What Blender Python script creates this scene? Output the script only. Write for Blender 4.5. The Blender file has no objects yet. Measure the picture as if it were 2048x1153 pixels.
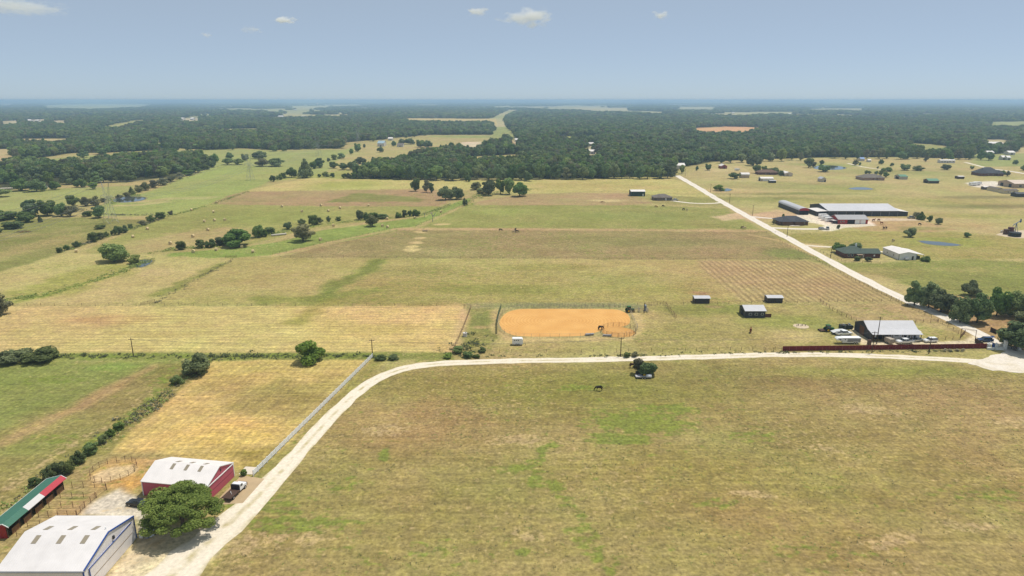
import bpy, bmesh, math, random
import numpy as np
from mathutils import Vector, Matrix
PI = math.pi
SC = bpy.context.scene
COL = SC.collection

# ------------------------------------------------------------------ camera
F_PX, CAM_H, PITCH = 1365.0, 85.0, math.radians(15.4)      # focal length in pixels of a 2048 wide frame
cam = bpy.data.objects.new('camera', bpy.data.cameras.new('camera'))
COL.objects.link(cam)
cam.location = (0, 0, CAM_H)
cam.rotation_euler = (PI / 2 - PITCH, 0, 0)
cam.data.sensor_width = 36.0
cam.data.lens = 36.0 * F_PX / 2048.0
cam.data.clip_start = 1.0
cam.data.clip_end = 120000.0
SC.camera = cam

# ------------------------------------------------------------------ sky, sun, exposure
SUN_EL, SUN_AZ = math.radians(70), math.radians(58)        # azimuth measured from +Y towards +X
world = bpy.data.worlds.new('World'); SC.world = world; world.use_nodes = True
nt = world.node_tree; nt.nodes.clear()
sky = nt.nodes.new('ShaderNodeTexSky'); sky.sky_type = 'NISHITA'; sky.sun_disc = False
sky.sun_elevation = SUN_EL; sky.sun_rotation = SUN_AZ
sky.altitude = 200; sky.air_density = 0.4; sky.dust_density = 0.5; sky.ozone_density = 6.0
bg = nt.nodes.new('ShaderNodeBackground'); bg.inputs['Strength'].default_value = 0.12
wo = nt.nodes.new('ShaderNodeOutputWorld')
veil = nt.nodes.new('ShaderNodeMix'); veil.data_type = 'RGBA'; veil.inputs['Factor'].default_value = 0.55      # even summer haze over the whole sky
veil.inputs['B'].default_value = (4.58, 5.30, 5.50, 1)
nt.links.new(sky.outputs[0], veil.inputs['A']); nt.links.new(veil.outputs['Result'], bg.inputs[0]); nt.links.new(bg.outputs[0], wo.inputs[0])
sl = bpy.data.lights.new('sun', 'SUN'); sl.energy = 3.9; sl.angle = math.radians(0.53); sl.color = (1.0, 0.95, 0.86)
sun = bpy.data.objects.new('sun', sl); COL.objects.link(sun)
sv = Vector((math.cos(SUN_EL) * math.sin(SUN_AZ), math.cos(SUN_EL) * math.cos(SUN_AZ), math.sin(SUN_EL)))
sun.rotation_euler = sv.to_track_quat('Z', 'Y').to_euler(); sun.location = sv * 500
vs = SC.view_settings
vs.view_transform = 'Standard'; vs.look = 'None'; vs.exposure = 0.0; vs.gamma = 1.0; vs.use_curve_mapping = False
SC.render.engine = 'CYCLES'
cy = SC.cycles
cy.max_bounces = 6; cy.diffuse_bounces = 3; cy.glossy_bounces = 3; cy.transmission_bounces = 4
cy.volume_bounces = 4; cy.transparent_max_bounces = 8
cy.use_denoising = True
try: cy.denoiser = 'OPENIMAGEDENOISE'
except Exception: pass

# ------------------------------------------------------------------ helpers
rnd = random.Random(7)
CP, SP = math.cos(PITCH), math.sin(PITCH)
def G(px, py, z=0.0):
    """ground position (metres) seen at a pixel of the 2048 wide survey photograph"""
    u = (px - 1024.0) / F_PX; v = -(py - 576.5) / F_PX
    t = (z - CAM_H) / (-SP + v * CP)
    return Vector((u * t, (CP + v * SP) * t, z))
def mpp(py):
    y = G(1024, py).y
    return (y * CP + CAM_H * SP) / F_PX
def s2l(c):
    c = np.asarray(c, dtype=float) / 255.0
    return np.where(c <= 0.04045, c / 12.92, ((c + 0.055) / 1.055) ** 2.4)
LIT = np.array([1.37, 1.45, 1.48])         # how bright a white sheet on the ground renders here
def A(r, g, b, k=1.0):
    """base colour of something that is seen as sRGB r,g,b in full sun"""
    return tuple(np.clip(s2l((r, g, b)) / LIT * k, 0.004, 0.86)) + (1.0,)

def hsh(ix, iy, seed):
    n = (ix.astype(np.int64) * 374761393 + iy.astype(np.int64) * 668265263 + seed * 982451653) & 0x7fffffff
    n = ((n ^ (n >> 13)) * 1274126177) & 0x7fffffff
    n = (n ^ (n >> 16)) & 0xffffff
    return n / float(0xffffff)
def vnoise(x, y, s, seed=0, sy=None):
    x = x / s; y = y / (sy or s)
    x0 = np.floor(x); y0 = np.floor(y); fx = x - x0; fy = y - y0
    fx = fx * fx * (3 - 2 * fx); fy = fy * fy * (3 - 2 * fy)
    a = hsh(x0, y0, seed); b = hsh(x0 + 1, y0, seed); c = hsh(x0, y0 + 1, seed); d = hsh(x0 + 1, y0 + 1, seed)
    return (a * (1 - fx) + b * fx) * (1 - fy) + (c * (1 - fx) + d * fx) * fy
def fbm(x, y, s, seed=0, o=4, sy=None):
    t = 0; w = 0; a = 1.0; sy = sy or s
    for i in range(o):
        t = t + a * vnoise(x, y, s / 2 ** i, seed + i * 17, sy / 2 ** i); w += a; a *= 0.55
    return t / w
def sstep(a, b, x):
    t = np.clip((x - a) / (b - a), 0, 1); return t * t * (3 - 2 * t)
def poly_sd(X, Y, P):
    """signed distance to a closed polygon, positive inside"""
    n = len(P); d = np.full(X.shape, 1e18); ins = np.zeros(X.shape, bool)
    for i in range(n):
        ax, ay = P[i]; bx, by = P[(i + 1) % n]
        ex, ey = bx - ax, by - ay; wx, wy = X - ax, Y - ay
        t = np.clip((wx * ex + wy * ey) / (ex * ex + ey * ey + 1e-9), 0, 1)
        d = np.minimum(d, (wx - ex * t) ** 2 + (wy - ey * t) ** 2)
        c = (ay > Y) != (by > Y)
        if ey != 0: ins ^= c & (X < ax + (Y - ay) * ex / ey)
    return np.where(ins, 1, -1) * np.sqrt(d)
def line_d(X, Y, P):
    d = np.full(X.shape, 1e18)
    for i in range(len(P) - 1):
        ax, ay = P[i]; bx, by = P[i + 1]
        ex, ey = bx - ax, by - ay; wx, wy = X - ax, Y - ay
        t = np.clip((wx * ex + wy * ey) / (ex * ex + ey * ey + 1e-9), 0, 1)
        d = np.minimum(d, (wx - ex * t) ** 2 + (wy - ey * t) ** 2)
    return np.sqrt(d)
def GP(pts): return [tuple(G(*p)[:2]) for p in pts]

# ------------------------------------------------------------------ materials
MATS = {}
def newmat(name):
    m = bpy.data.materials.new(name); m.use_nodes = True
    return m, m.node_tree, m.node_tree.nodes['Principled BSDF']
def mat(name, col, rough=0.7, metal=0.0, var=0.12, scale=1.2, bump=0.0, rib=None, rib_depth=0.35, spec=0.3):
    """plain painted / weathered surface: colour with two scales of wear, optional ribs (sheet metal)"""
    if name in MATS: return MATS[name]
    m, t, b = newmat(name); N = t.nodes; L = t.links
    if len(col) == 3: col = tuple(col) + (1,)
    b.inputs['Roughness'].default_value = rough; b.inputs['Metallic'].default_value = metal
    b.inputs['Specular IOR Level'].default_value = spec
    tc = N.new('ShaderNodeTexCoord')
    n1 = N.new('ShaderNodeTexNoise'); n1.inputs['Scale'].default_value = scale; n1.inputs['Detail'].default_value = 5
    n2 = N.new('ShaderNodeTexNoise'); n2.inputs['Scale'].default_value = scale * 0.17; n2.inputs['Detail'].default_value = 3
    L.new(tc.outputs['Object'], n1.inputs['Vector']); L.new(tc.outputs['Object'], n2.inputs['Vector'])
    ad = N.new('ShaderNodeMath'); ad.operation = 'ADD'; L.new(n1.outputs[0], ad.inputs[0]); L.new(n2.outputs[0], ad.inputs[1])
    mr = N.new('ShaderNodeMapRange'); mr.inputs['From Min'].default_value = 0.6; mr.inputs['From Max'].default_value = 1.4
    mr.inputs['To Min'].default_value = 1 - var; mr.inputs['To Max'].default_value = 1 + var * 0.6
    L.new(ad.outputs[0], mr.inputs['Value'])
    mx = N.new('ShaderNodeVectorMath'); mx.operation = 'SCALE'; mx.inputs[0].default_value = col[:3]
    L.new(mr.outputs[0], mx.inputs['Scale']); L.new(mx.outputs[0], b.inputs['Base Color'])
    h = None
    if rib:
        ax, period = rib
        sp = N.new('ShaderNodeSeparateXYZ'); L.new(tc.outputs['Object'], sp.inputs[0])
        ml = N.new('ShaderNodeMath'); ml.operation = 'MULTIPLY'; ml.inputs[1].default_value = 2 * PI / period
        L.new(sp.outputs['XYZ'.index(ax)], ml.inputs[0])
        sn = N.new('ShaderNodeMath'); sn.operation = 'SINE'; L.new(ml.outputs[0], sn.inputs[0])
        pw = N.new('ShaderNodeMath'); pw.operation = 'POWER'; 
        ab = N.new('ShaderNodeMath'); ab.operation = 'ABSOLUTE'; L.new(sn.outputs[0], ab.inputs[0]); L.new(ab.outputs[0], pw.inputs[0]); pw.inputs[1].default_value = 6
        h = pw.outputs[0]
    elif bump: h = n1.outputs[0]
    if h is not None:
        bp = N.new('ShaderNodeBump'); bp.inputs['Strength'].default_value = rib_depth if rib else bump
        bp.inputs['Distance'].default_value = 0.04 if rib else 0.1
        L.new(h, bp.inputs['Height']); L.new(bp.outputs[0], b.inputs['Normal'])
    MATS[name] = m
    return m

# ------------------------------------------------------------------ the wood: where trees stand
# base outlines of the woods and of the clearings in them (survey pixels)
WOODS = [
    [(690, 357), (722, 342), (790, 331), (832, 313), (905, 303), (960, 296), (1000, 288), (1040, 276), (1040, 262), (2600, 262), (2600, 300),
     (2048, 306), (1990, 308), (1985, 317), (1740, 314), (1600, 317), (1500, 320), (1432, 324), (1352, 337), (1338, 353), (1200, 358), (900, 360)],
    [(-60, 368), (29, 381), (70, 376), (117, 369), (195, 361), (268, 364), (330, 356), (395, 342), (427, 331), (427, 325), (366, 316), (317, 308), (262, 326), (205, 331), (150, 337), (100, 343), (24, 338), (-60, 345)],
    [(-500, 330), (0, 324), (73, 317), (156, 307), (203, 307), (298, 303), (342, 297), (415, 301), (478, 297), (540, 301), (681, 297), (681, 286), (735, 282), (780, 277), (857, 270), (998, 270), (1029, 270), (1040, 276), (1040, 262), (1700, 262), (1700, 240), (-500, 240)],
]
def clr(pts):
    """a clearing seen over the tree tops in front of it: its near edge lies lower than it looks"""
    c = sum(p[1] for p in pts) / len(pts)
    return [(x, y + (0.15 * (y - 200) if (i > 1 if len(pts) == 4 else y > c) else 0)) for i, (x, y) in enumerate(pts)]
CLEARINGS = [clr(p) for p in [
    [(0, 243), (40, 241), (43, 246), (0, 251)], [(46, 240), (95, 240), (92, 245), (50, 245)], [(104, 242), (134, 241), (134, 246), (106, 247)],
    [(178, 252), (269, 241), (305, 239), (262, 247), (236, 254)], [(354, 237), (403, 237), (400, 242), (356, 242)],
    [(85, 211), (190, 208), (305, 209), (290, 214), (180, 219), (88, 216)], [(0, 208), (26, 208), (24, 212), (0, 212)],
    [(303, 280), (328, 280), (326, 287), (305, 286)], [(32, 277), (146, 277), (140, 281), (34, 282)], [(-40, 300), (30, 298), (26, 307), (-40, 308)],
    [(809, 237), (984, 238), (984, 243), (812, 242)],
    [(857, 265), (990, 267), (1036, 268), (1008, 243), (1020, 232), (1040, 220), (1016, 220), (980, 238), (984, 248), (986, 262), (860, 262)],
    [(1381, 256), (1461, 254), (1548, 255), (1548, 258), (1489, 262), (1420, 266), (1385, 260)],
    [(1800, 286), (1879, 290), (1921, 297), (1841, 297)], [(1976, 245), (2060, 243), (2060, 253), (1980, 253)],
    [(2024, 283), (2100, 281), (2100, 293), (2030, 293)], [(1941, 308), (2200, 306), (2200, 316), (1950, 316)],
    [(1354, 214), (1433, 214), (1430, 220), (1358, 220)], [(1616, 218), (1730, 217), (1728, 221), (1618, 221)], [(1800, 234), (1840, 234), (1838, 235), (1802, 235)],
    [(930, 314), (1046, 309), (1048, 314), (940, 320)], [(920, 285), (963, 284), (962, 291), (922, 292)], [(1026, 281), (1040, 279), (1042, 289), (1028, 290)],
    [(1108, 273), (1200, 274), (1198, 276), (1110, 275)], [(430, 259), (520, 257), (520, 259), (432, 261)], [(560, 231), (700, 229), (700, 232), (562, 233)],
    [(1165, 305), (1205, 305), (1203, 312), (1168, 312)], [(1170, 290), (1190, 290), (1190, 295), (1172, 295)], [(1965, 280), (2015, 280), (2014, 289), (1968, 289)],
    [(590, 213), (660, 212), (660, 215), (592, 216)], [(1150, 216), (1260, 216), (1258, 219), (1152, 219)], [(1500, 224), (1590, 224), (1588, 227), (1502, 227)]]]
CLEAR_COL = [(196, 182, 130), (214, 202, 170), (205, 190, 145), (180, 178, 110), (214, 200, 160), (176, 182, 130), (176, 182, 130), (170, 178, 110), (200, 182, 130), (198, 178, 130),
             (206, 188, 126), (150, 164, 92), (224, 176, 126), (160, 162, 98), (164, 170, 110), (196, 182, 128), (150, 168, 96), (186, 182, 130), (184, 180, 128), (200, 196, 160),
             (186, 178, 112), (220, 205, 170), (215, 190, 150), (178, 182, 104), (190, 180, 120), (186, 178, 120), (200, 190, 150), (200, 190, 150), (196, 186, 140), (190, 186, 130), (196, 188, 140), (176, 176, 120)]
_er = np.random.RandomState(77)
GLADES = []      # far meadows: long enough to be seen over the trees in front of them
while len(GLADES) < 90:
    y = 1 / _er.uniform(1 / 15000., 1 / 2300.); x = _er.uniform(-.8, .8) * y
    if y < 3200 or (abs(x / y) < .14 and y < 9000): continue
    GLADES.append((x, y, _er.uniform(.008, .032) * y + 20, y * _er.uniform(.07, .12)))
def forest_mask(X, Y):
    """> 0 where the wood stands"""
    wx = X + (vnoise(X, Y, 60, 3) - .5) * 26; wy = Y + (vnoise(X, Y, 60, 4) - .5) * 26
    m = np.full(X.shape, -1e9)
    for w in WOODS: m = np.maximum(m, poly_sd(wx, wy, GP(w)))
    far = np.minimum(Y - 1950, 1e9) + 1e-3
    m = np.maximum(m, far)
    for c in CLEARINGS: m = np.minimum(m, -poly_sd(wx, wy, GP(c)))
    f = np.where(Y > 1900)[0]
    if len(f):
        fx, fy_, mf = X[f] + (vnoise(X[f], Y[f], 130, 6) - .5) * 90, Y[f], m[f]
        for (ex, ey, ra, rb) in GLADES: mf = np.where(((fx - ex) / ra) ** 2 + np.abs((fy_ - ey) / rb) ** 3 < 1, -5, mf)
        m[f] = mf
    # the open country far away breaks the woods into long patches
    op = fbm(X, Y, 750, 51, 4, 2600) - 0.5
    fy = sstep(3000, 9000, Y)
    m = np.where((Y > 2500) & (op > 0.20 - 0.115 * fy), -5, m)
    return m

# ------------------------------------------------------------------ ground sheet
def axis_rows():
    r = list(np.arange(-420, 92, 32.0)); y = 92.0
    while y < 60000:
        r.append(y)
        y += max(0.85, y * 0.0052) if y < 1500 else y * 0.022
    return np.array(r)
def axis_cols():
    c = [0.0]; x = 0.0
    while x < 60000:
        x += 0.9 if x < 105 else (x * 0.0088 if x < 1150 else x * 0.06)
        c.append(x)
    return np.array([-v for v in c[:0:-1]] + c)
gy, gx = axis_rows(), axis_cols()
GX, GY = np.meshgrid(gx, gy); SHP = GX.shape
X = GX.ravel(); Y = GY.ravel()
near = np.where((Y > 60) & (Y < 2300) & (np.abs(X) < Y * 1.25 + 120))[0]
nx, ny = X[near], Y[near]
wn1 = vnoise(nx, ny, 6, 11) - .5; wn2 = vnoise(nx, ny, 6, 12) - .5
wn3 = vnoise(nx, ny, 28, 13) - .5; wn4 = vnoise(nx, ny, 28, 14) - .5
colr = np.zeros((len(X), 3)); colr[:] = (150, 146, 92)
cn = np.zeros((len(near), 3)); cn[:] = (182, 170, 112)
mask = np.zeros((len(X), 4)); mn = np.zeros((len(near), 4)); pm_all = np.zeros((len(X), 4)); pn = np.zeros((len(near), 2)); cl = np.zeros(len(near))
def ragged(s, m, c):
    """weedy or bare spots: only how dense they are; the material breaks them up"""
    ch = 0 if c[1] > c[0] else 1
    pn[s, ch] = np.maximum(pn[s, ch], m * (.92 if ch == 0 else .74)); pn[s, 1 - ch] *= 1 - .8 * m
def paint(pts, c, soft=2.0, warp=3.0, a=1.0, big=0.0, mow=None, ground=False, patch=None):
    P = pts if ground else GP(pts)
    xs = [p[0] for p in P]; ys = [p[1] for p in P]; e = soft + warp + big + 3
    s = np.where((nx > min(xs) - e) & (nx < max(xs) + e) & (ny > min(ys) - e) & (ny < max(ys) + e))[0]
    if not len(s): return
    sd = poly_sd(nx[s] + wn1[s] * warp + wn3[s] * big, ny[s] + wn2[s] * warp + wn4[s] * big, P)
    m = sstep(-soft, soft, sd) * a
    if patch: return ragged(s, m, c)
    cn[s] = cn[s] * (1 - m[:, None]) + np.array(c, float) * m[:, None]
    cl[s] = cl[s] * (1 - m) + (m if c[2] > 130 and c[0] > 190 else 0)      # gravel and sand carry no weeds
    pn[s] *= (1 - m * .9)[:, None]
    if mow is not None: mn[s] = mn[s] * (1 - m[:, None]) + np.array(mow, float) * m[:, None]
def streak(pts, c, w=2.0, soft=1.5, warp=2.0, a=1.0, patch=None):
    P = GP(pts); xs = [p[0] for p in P]; ys = [p[1] for p in P]; e = w + soft + warp + 3
    s = np.where((nx > min(xs) - e) & (nx < max(xs) + e) & (ny > min(ys) - e) & (ny < max(ys) + e))[0]
    if not len(s): return
    d = line_d(nx[s] + wn1[s] * warp, ny[s] + wn2[s] * warp, P)
    m = (1 - sstep(w / 2 - soft / 2, w / 2 + soft, d)) * a
    if patch: return ragged(s, m, c)
    cn[s] = cn[s] * (1 - m[:, None]) + np.array(c, float) * m[:, None]
    cl[s] = cl[s] * (1 - m) + (m if c[2] > 130 and c[0] > 190 else 0)      # gravel and sand carry no weeds
    pn[s] *= (1 - m * .9)[:, None]
def blob(px, py, rx, ry, c, a=1.0, soft=0.5, patch=None):
    cc = G(px, py); ex = rx * mpp(py); ey = abs(G(px, py - ry).y - G(px, py + ry).y) / 2
    s = np.where((np.abs(nx - cc.x) < ex * 1.6 + 4) & (np.abs(ny - cc.y) < ey * 1.6 + 4))[0]
    d = np.sqrt(((nx[s] - cc.x + wn1[s] * 3 + wn3[s] * ex * .35) / ex) ** 2 + ((ny[s] - cc.y + wn2[s] * 3 + wn4[s] * ey * .35) / ey) ** 2)
    m = (1 - sstep(1 - soft, 1 + soft, d)) * a
    if patch: return ragged(s, m, c)
    cn[s] = cn[s] * (1 - m[:, None]) + np.array(c, float) * m[:, None]
    cl[s] = cl[s] * (1 - m) + (m if c[2] > 130 and c[0] > 190 else 0)      # gravel and sand carry no weeds
    pn[s] *= (1 - m * .9)[:, None]

ROW, COLM, NONE = (1, 0, 0, 0), (0, 1, 0, 0), (0, 0, 0, 0)
# far fields left of the road
paint([(-300, 330), (70, 320), (180, 312), (305, 304), (430, 300), (480, 299), (560, 302), (690, 300), (722, 286), (720, 310), (640, 350), (545, 362), (440, 333), (340, 346), (240, 330), (120, 345), (-300, 366)], (156, 170, 98), 4, 6)
paint([(-300, 385), (0, 383), (150, 376), (268, 372), (275, 386), (190, 405), (130, 412), (-20, 434), (-300, 450)], (158, 168, 98), 3, 4)
paint([(178, 434), (345, 430), (430, 406), (500, 382), (560, 352), (566, 334), (430, 331), (395, 346), (290, 386), (215, 402)], (150, 170, 90), 2, 3, big=5)
paint([(690, 356), (640, 352), (700, 302), (735, 286), (870, 278), (912, 300), (832, 316), (790, 333), (740, 345)], (186, 174, 116), 3, 5, big=8)
paint([(545, 362), (600, 352), (700, 340), (705, 358), (620, 356)], (166, 170, 94), 2, 4)
streak([(262, 402), (300, 404), (340, 398), (420, 396)], (196, 180, 128), 12, 8, 6, .8)
streak([(232, 412), (285, 410), (335, 404)], (205, 186, 135), 7, 5, 5, .8)
blob(520, 352, 60, 8, (172, 176, 102), .6); blob(460, 372, 60, 9, (138, 166, 82), .6)
paint([(-300, 450), (0, 440), (165, 436), (300, 440), (325, 434), (240, 466), (150, 500), (0, 545), (-300, 640)], (142, 142, 82), 2, 4, big=6)
streak([(-20, 520), (60, 495), (150, 472)], (186, 168, 112), 14, 10, 8, .6); streak([(0, 470), (90, 470), (160, 455)], (176, 160, 108), 9, 8, 8, .5)
paint([(486, 384), (530, 374), (620, 356), (700, 358), (900, 361), (1200, 358), (1338, 354), (1440, 396), (1445, 402), (1260, 385), (1060, 386), (880, 380)], (200, 188, 120), 2, 3, big=7)
blob(690, 370, 70, 8, (166, 172, 88), .7); blob(1180, 372, 120, 9, (182, 174, 104), .6)
paint([(455, 392), (486, 384), (862, 378), (905, 399), (880, 413), (640, 413), (420, 409)], (176, 152, 110), 1.5, 3)
paint([(650, 405), (715, 386), (790, 391), (842, 396), (845, 404)], (140, 144, 80), 4, 8)
paint([(170, 502), (330, 432), (420, 409), (640, 413), (880, 413), (850, 432), (640, 454), (480, 494), (300, 508), (200, 512)], (160, 161, 92), 1.5, 3, mow=(.35, 0, 0, 0))
paint([(190, 502), (330, 470), (450, 455), (520, 462), (470, 494), (300, 508)], (184, 166, 114), 8, 12, .9)
paint([(240, 480), (330, 445), (400, 425), (640, 420), (620, 445), (420, 450), (300, 470)], (146, 154, 82), 9, 12, .75)
paint([(325, 516), (345, 506), (470, 497), (560, 484), (640, 462), (850, 434), (905, 408), (940, 396), (946, 408), (832, 456), (640, 491), (545, 510), (470, 516)], (124, 158, 70), 1.2, 2.5)
paint([(0, 545), (130, 508), (330, 512), (470, 518), (308, 610), (-300, 610), (-300, 640)], (192, 178, 118), 2, 4)
paint([(40, 580), (200, 530), (280, 530), (150, 585), (60, 604)], (164, 164, 88), 6, 10, .9, big=10)
blob(310, 545, 45, 12, (150, 148, 84), .7, patch=(8, .4, .6))
streak([(0, 606), (90, 590), (180, 565), (240, 548)], (118, 128, 62), 3, 2, 5, .8, patch=(14, .35, .55))
streak([(320, 590), (380, 560), (440, 530)], (128, 138, 66), 5, 4, 5, .7)
paint([(308, 610), (470, 517), (560, 516), (900, 518), (1390, 521), (1485, 608), (930, 613)], (182, 168, 108), 1.2, 2, big=4, mow=(.25, 0, 0, 0))
paint([(700, 560), (1000, 545), (1390, 560), (1470, 600), (930, 608), (640, 600)], (160, 154, 86), 14, 14, .5)
streak([(600, 614), (640, 600), (668, 575), (690, 560), (740, 540), (760, 522)], (112, 132, 58), 6, 5, 6, .85)
streak([(520, 600), (560, 604), (640, 600), (760, 580)], (126, 140, 64), 6, 5, 7, .6)
streak([(640, 606), (760, 604), (930, 605)], (140, 142, 74), 9, 7, 6, .6)
blob(1000, 580, 120, 10, (138, 142, 72), .6); blob(1250, 560, 110, 10, (176, 164, 106), .6); blob(850, 540, 90, 10, (150, 148, 84), .6); blob(1120, 535, 80, 7, (156, 148, 84), .6)
paint([(556, 515), (620, 500), (800, 459), (1000, 459), (1531, 463), (1622, 520), (1390, 519)], (160, 146, 98), 1.2, 2, big=3)
blob(1350, 485, 130, 7, (138, 132, 84), .6); blob(1180, 478, 110, 6, (150, 138, 90), .7); blob(1580, 508, 50, 10, (122, 138, 72), .85); blob(740, 490, 70, 9, (152, 146, 92), .6); blob(950, 505, 140, 9, (166, 150, 102), .5)
paint([(832, 455), (900, 424), (938, 407), (1250, 411), (1452, 417), (1520, 458), (1000, 457)], (154, 156, 88), 2, 4, big=5)
blob(1000, 424, 60, 5, (150, 166, 84), .8); blob(1280, 432, 130, 8, (138, 154, 80), .8); blob(1100, 440, 80, 6, (164, 158, 96), .6); blob(1420, 436, 60, 5, (150, 158, 86), .7)
paint([(948, 411), (965, 402), (1050, 389), (1150, 386), (1262, 387), (1312, 406), (1250, 412), (1100, 411)], (180, 156, 114), 2, 4, big=4)
paint([(1262, 387), (1440, 397), (1450, 414), (1312, 408)], (166, 156, 100), 2, 3)
blob(1215, 402, 35, 2.5, (214, 194, 142), .9); blob(1100, 394, 70, 3, (180, 152, 112), .6)
for (x, y, a, b) in ((845, 464, 14, 2.2), (838, 477, 12, 2.2), (829, 486, 15, 2.6), (826, 493.5, 15, 2.4), (822, 500, 16, 3.4), (881, 449, 16, 1.8)):
    blob(x, y, a, b, (216, 192, 138), .95, .3)
streak([(545, 512), (640, 490), (700, 477), (790, 459), (832, 455), (900, 424), (948, 402)], (192, 170, 120), 4, 2, 2, .85)
streak([(790, 459), (1000, 458.5), (1530, 462.5)], (196, 168, 124), 6, 2.5, 2, .9)
# right of the road
paint([(1362, 350), (1432, 324), (1600, 317), (2048, 313), (2700, 330), (2700, 720), (2010, 705), (1810, 603), (1532, 452), (1442, 403)], (190, 177, 120), 2, 3)
for (x, y, a, b, c) in ((1600, 372, 160, 7, (162, 158, 98)), (1800, 345, 130, 6, (160, 158, 98)), (1650, 400, 160, 7, (166, 162, 96)), (1930, 405, 150, 9, (172, 164, 100)), (1980, 395, 90, 3, (138, 128, 88)), (1980, 413, 130, 4, (134, 134, 82)),
                        (1520, 398, 110, 3.5, (146, 146, 84)), (1570, 388, 150, 2.4, (138, 142, 80)), (1500, 345, 60, 5, (190, 172, 122)), (1950, 378, 80, 4, (196, 176, 122)), (1460, 382, 45, 5, (206, 182, 130)), (1700, 380, 60, 5, (170, 166, 100)), (1640, 330, 60, 4, (150, 160, 92)), (1930, 432, 120, 5, (166, 162, 94)), (1950, 450, 80, 4, (186, 166, 112))):
    blob(x, y, a, b, c, .8, .7)
paint([(1545, 470), (1700, 462), (1900, 464), (2048, 478), (2300, 500), (2300, 515), (1860, 520), (1660, 500)], (170, 160, 96), 4, 6)
blob(1640, 480, 90, 9, (156, 152, 80), .8); blob(1900, 485, 80, 9, (150, 162, 78), .9, .5); blob(1760, 505, 60, 8, (182, 164, 108), .5); blob(1950, 510, 90, 6, (172, 160, 96), .6)
paint([(1622, 522), (1700, 524), (1860, 524), (2300, 520), (2300, 640), (1990, 604), (1900, 592), (1830, 574)], (142, 150, 80), 4, 6, big=10)
blob(1760, 545, 70, 10, (166, 156, 98), .6); blob(1930, 540, 120, 6, (168, 158, 98), .6); blob(2000, 565, 80, 10, (132, 148, 74), .6)
paint([(1815, 602), (1870, 590), (2048, 596), (2400, 620), (2400, 720), (2010, 700), (1925, 655)], (178, 150, 104), 3, 4, big=4)
# drives, yards and paddocks of the stables
paint([(1485, 432), (1576, 416), (1612, 432), (1600, 441), (1560, 436), (1500, 440)], (206, 180, 138), 2, 3)
paint([(1690, 452), (1742, 441), (1850, 444), (1915, 460), (1860, 464), (1726, 463)], (192, 162, 118), 2, 4)
blob(1860, 455, 45, 3, (216, 190, 144), .8); paint([(1790, 453), (1900, 455), (1890, 461), (1800, 462)], (150, 148, 86), 3, 4, .6)
paint([(1588, 434), (1600, 425), (1622, 428), (1668, 440), (1740, 443), (1752, 452), (1690, 456), (1664, 463), (1642, 462), (1648, 452), (1630, 447), (1600, 443)], (238, 226, 204), 1, 1.5)
paint([(1735, 436), (1845, 438), (1860, 441), (1740, 443)], (220, 205, 172), 1, 1.5)
paint([(1426, 434), (1480, 425), (1492, 438), (1445, 442)], (208, 186, 144), 3, 5); paint([(1465, 415), (1500, 425), (1520, 448), (1495, 446)], (198, 176, 134), 2, 4, .6)
blob(1630, 492, 18, 4, (212, 188, 144), .8)
streak([(1500, 470), (1560, 482), (1630, 512)], (206, 180, 128), 2.5, 2, 1, .8)
paint([(1400, 338), (1480, 332), (1500, 343), (1420, 345)], (206, 186, 136), 3, 6, .7)
paint([(1930, 366), (1990, 362), (2020, 372), (1960, 376), (1940, 372)], (238, 230, 212), 2, 3)
# ranch ground in front of the road
paint([(1388, 522), (1618, 522), (1816, 605), (1484, 604)], (178, 160, 110), 1.2, 2, mow=(0, .3, 1, 0))
paint([(1560, 530), (1618, 524), (1720, 566), (1640, 566)], (178, 162, 108), 5, 6, .7)
paint([(1640, 607), (1812, 607), (1992, 684), (1940, 690), (1843, 650), (1716, 641)], (184, 162, 114), 1.2, 2)
paint([(1845, 652), (1930, 672), (1925, 684), (1848, 684)], (176, 162, 104), 1.5, 2)
paint([(1270, 613), (1638, 608), (1716, 642), (1700, 690), (1560, 702), (1270, 703)], (172, 160, 102), 1.5, 3, mow=(.3, 0, 0, 0))
blob(1420, 620, 90, 12, (142, 150, 78), .8); blob(1560, 640, 80, 12, (150, 154, 82), .7); blob(1350, 660, 80, 14, (164, 156, 94), .5); blob(1590, 672, 60, 11, (206, 184, 130), .8); blob(1650, 655, 35, 8, (158, 160, 92), .6)
blob(1400, 588, 20, 4, (168, 130, 98), .7); blob(1430, 615, 22, 3, (178, 152, 112), .6); blob(1290, 635, 30, 20, (192, 172, 116), .6)
paint([(1694, 656), (1714, 654), (1724, 668), (1752, 690), (1722, 690)], (222, 206, 172), 1, 1.5)
paint([(1735, 691), (1748, 682), (1850, 684), (1926, 681), (1946, 668), (1962, 668), (1988, 686), (1950, 691), (1930, 693)], (230, 214, 182), 1, 1.5)
paint([(905, 703), (928, 614), (1002, 618), (998, 678), (960, 706)], (150, 150, 88), 1.5, 3); blob(960, 640, 30, 14, (128, 140, 76), .8); blob(965, 656, 22, 3, (196, 166, 120), .8)
blob(940, 690, 40, 10, (138, 146, 76), .8); blob(1080, 698, 150, 8, (178, 164, 106), .8); blob(1120, 690, 90, 5, (186, 168, 112), .6)
streak([(990, 624), (1000, 618), (1180, 616), (1250, 619), (1275, 634), (1280, 660), (1250, 678), (1020, 680), (992, 660), (990, 624)], (214, 188, 134), 3, 2, 2, .7)
streak([(940, 612), (1100, 612), (1260, 612)], (146, 148, 100), 7, 3, 1, .8)
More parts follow.
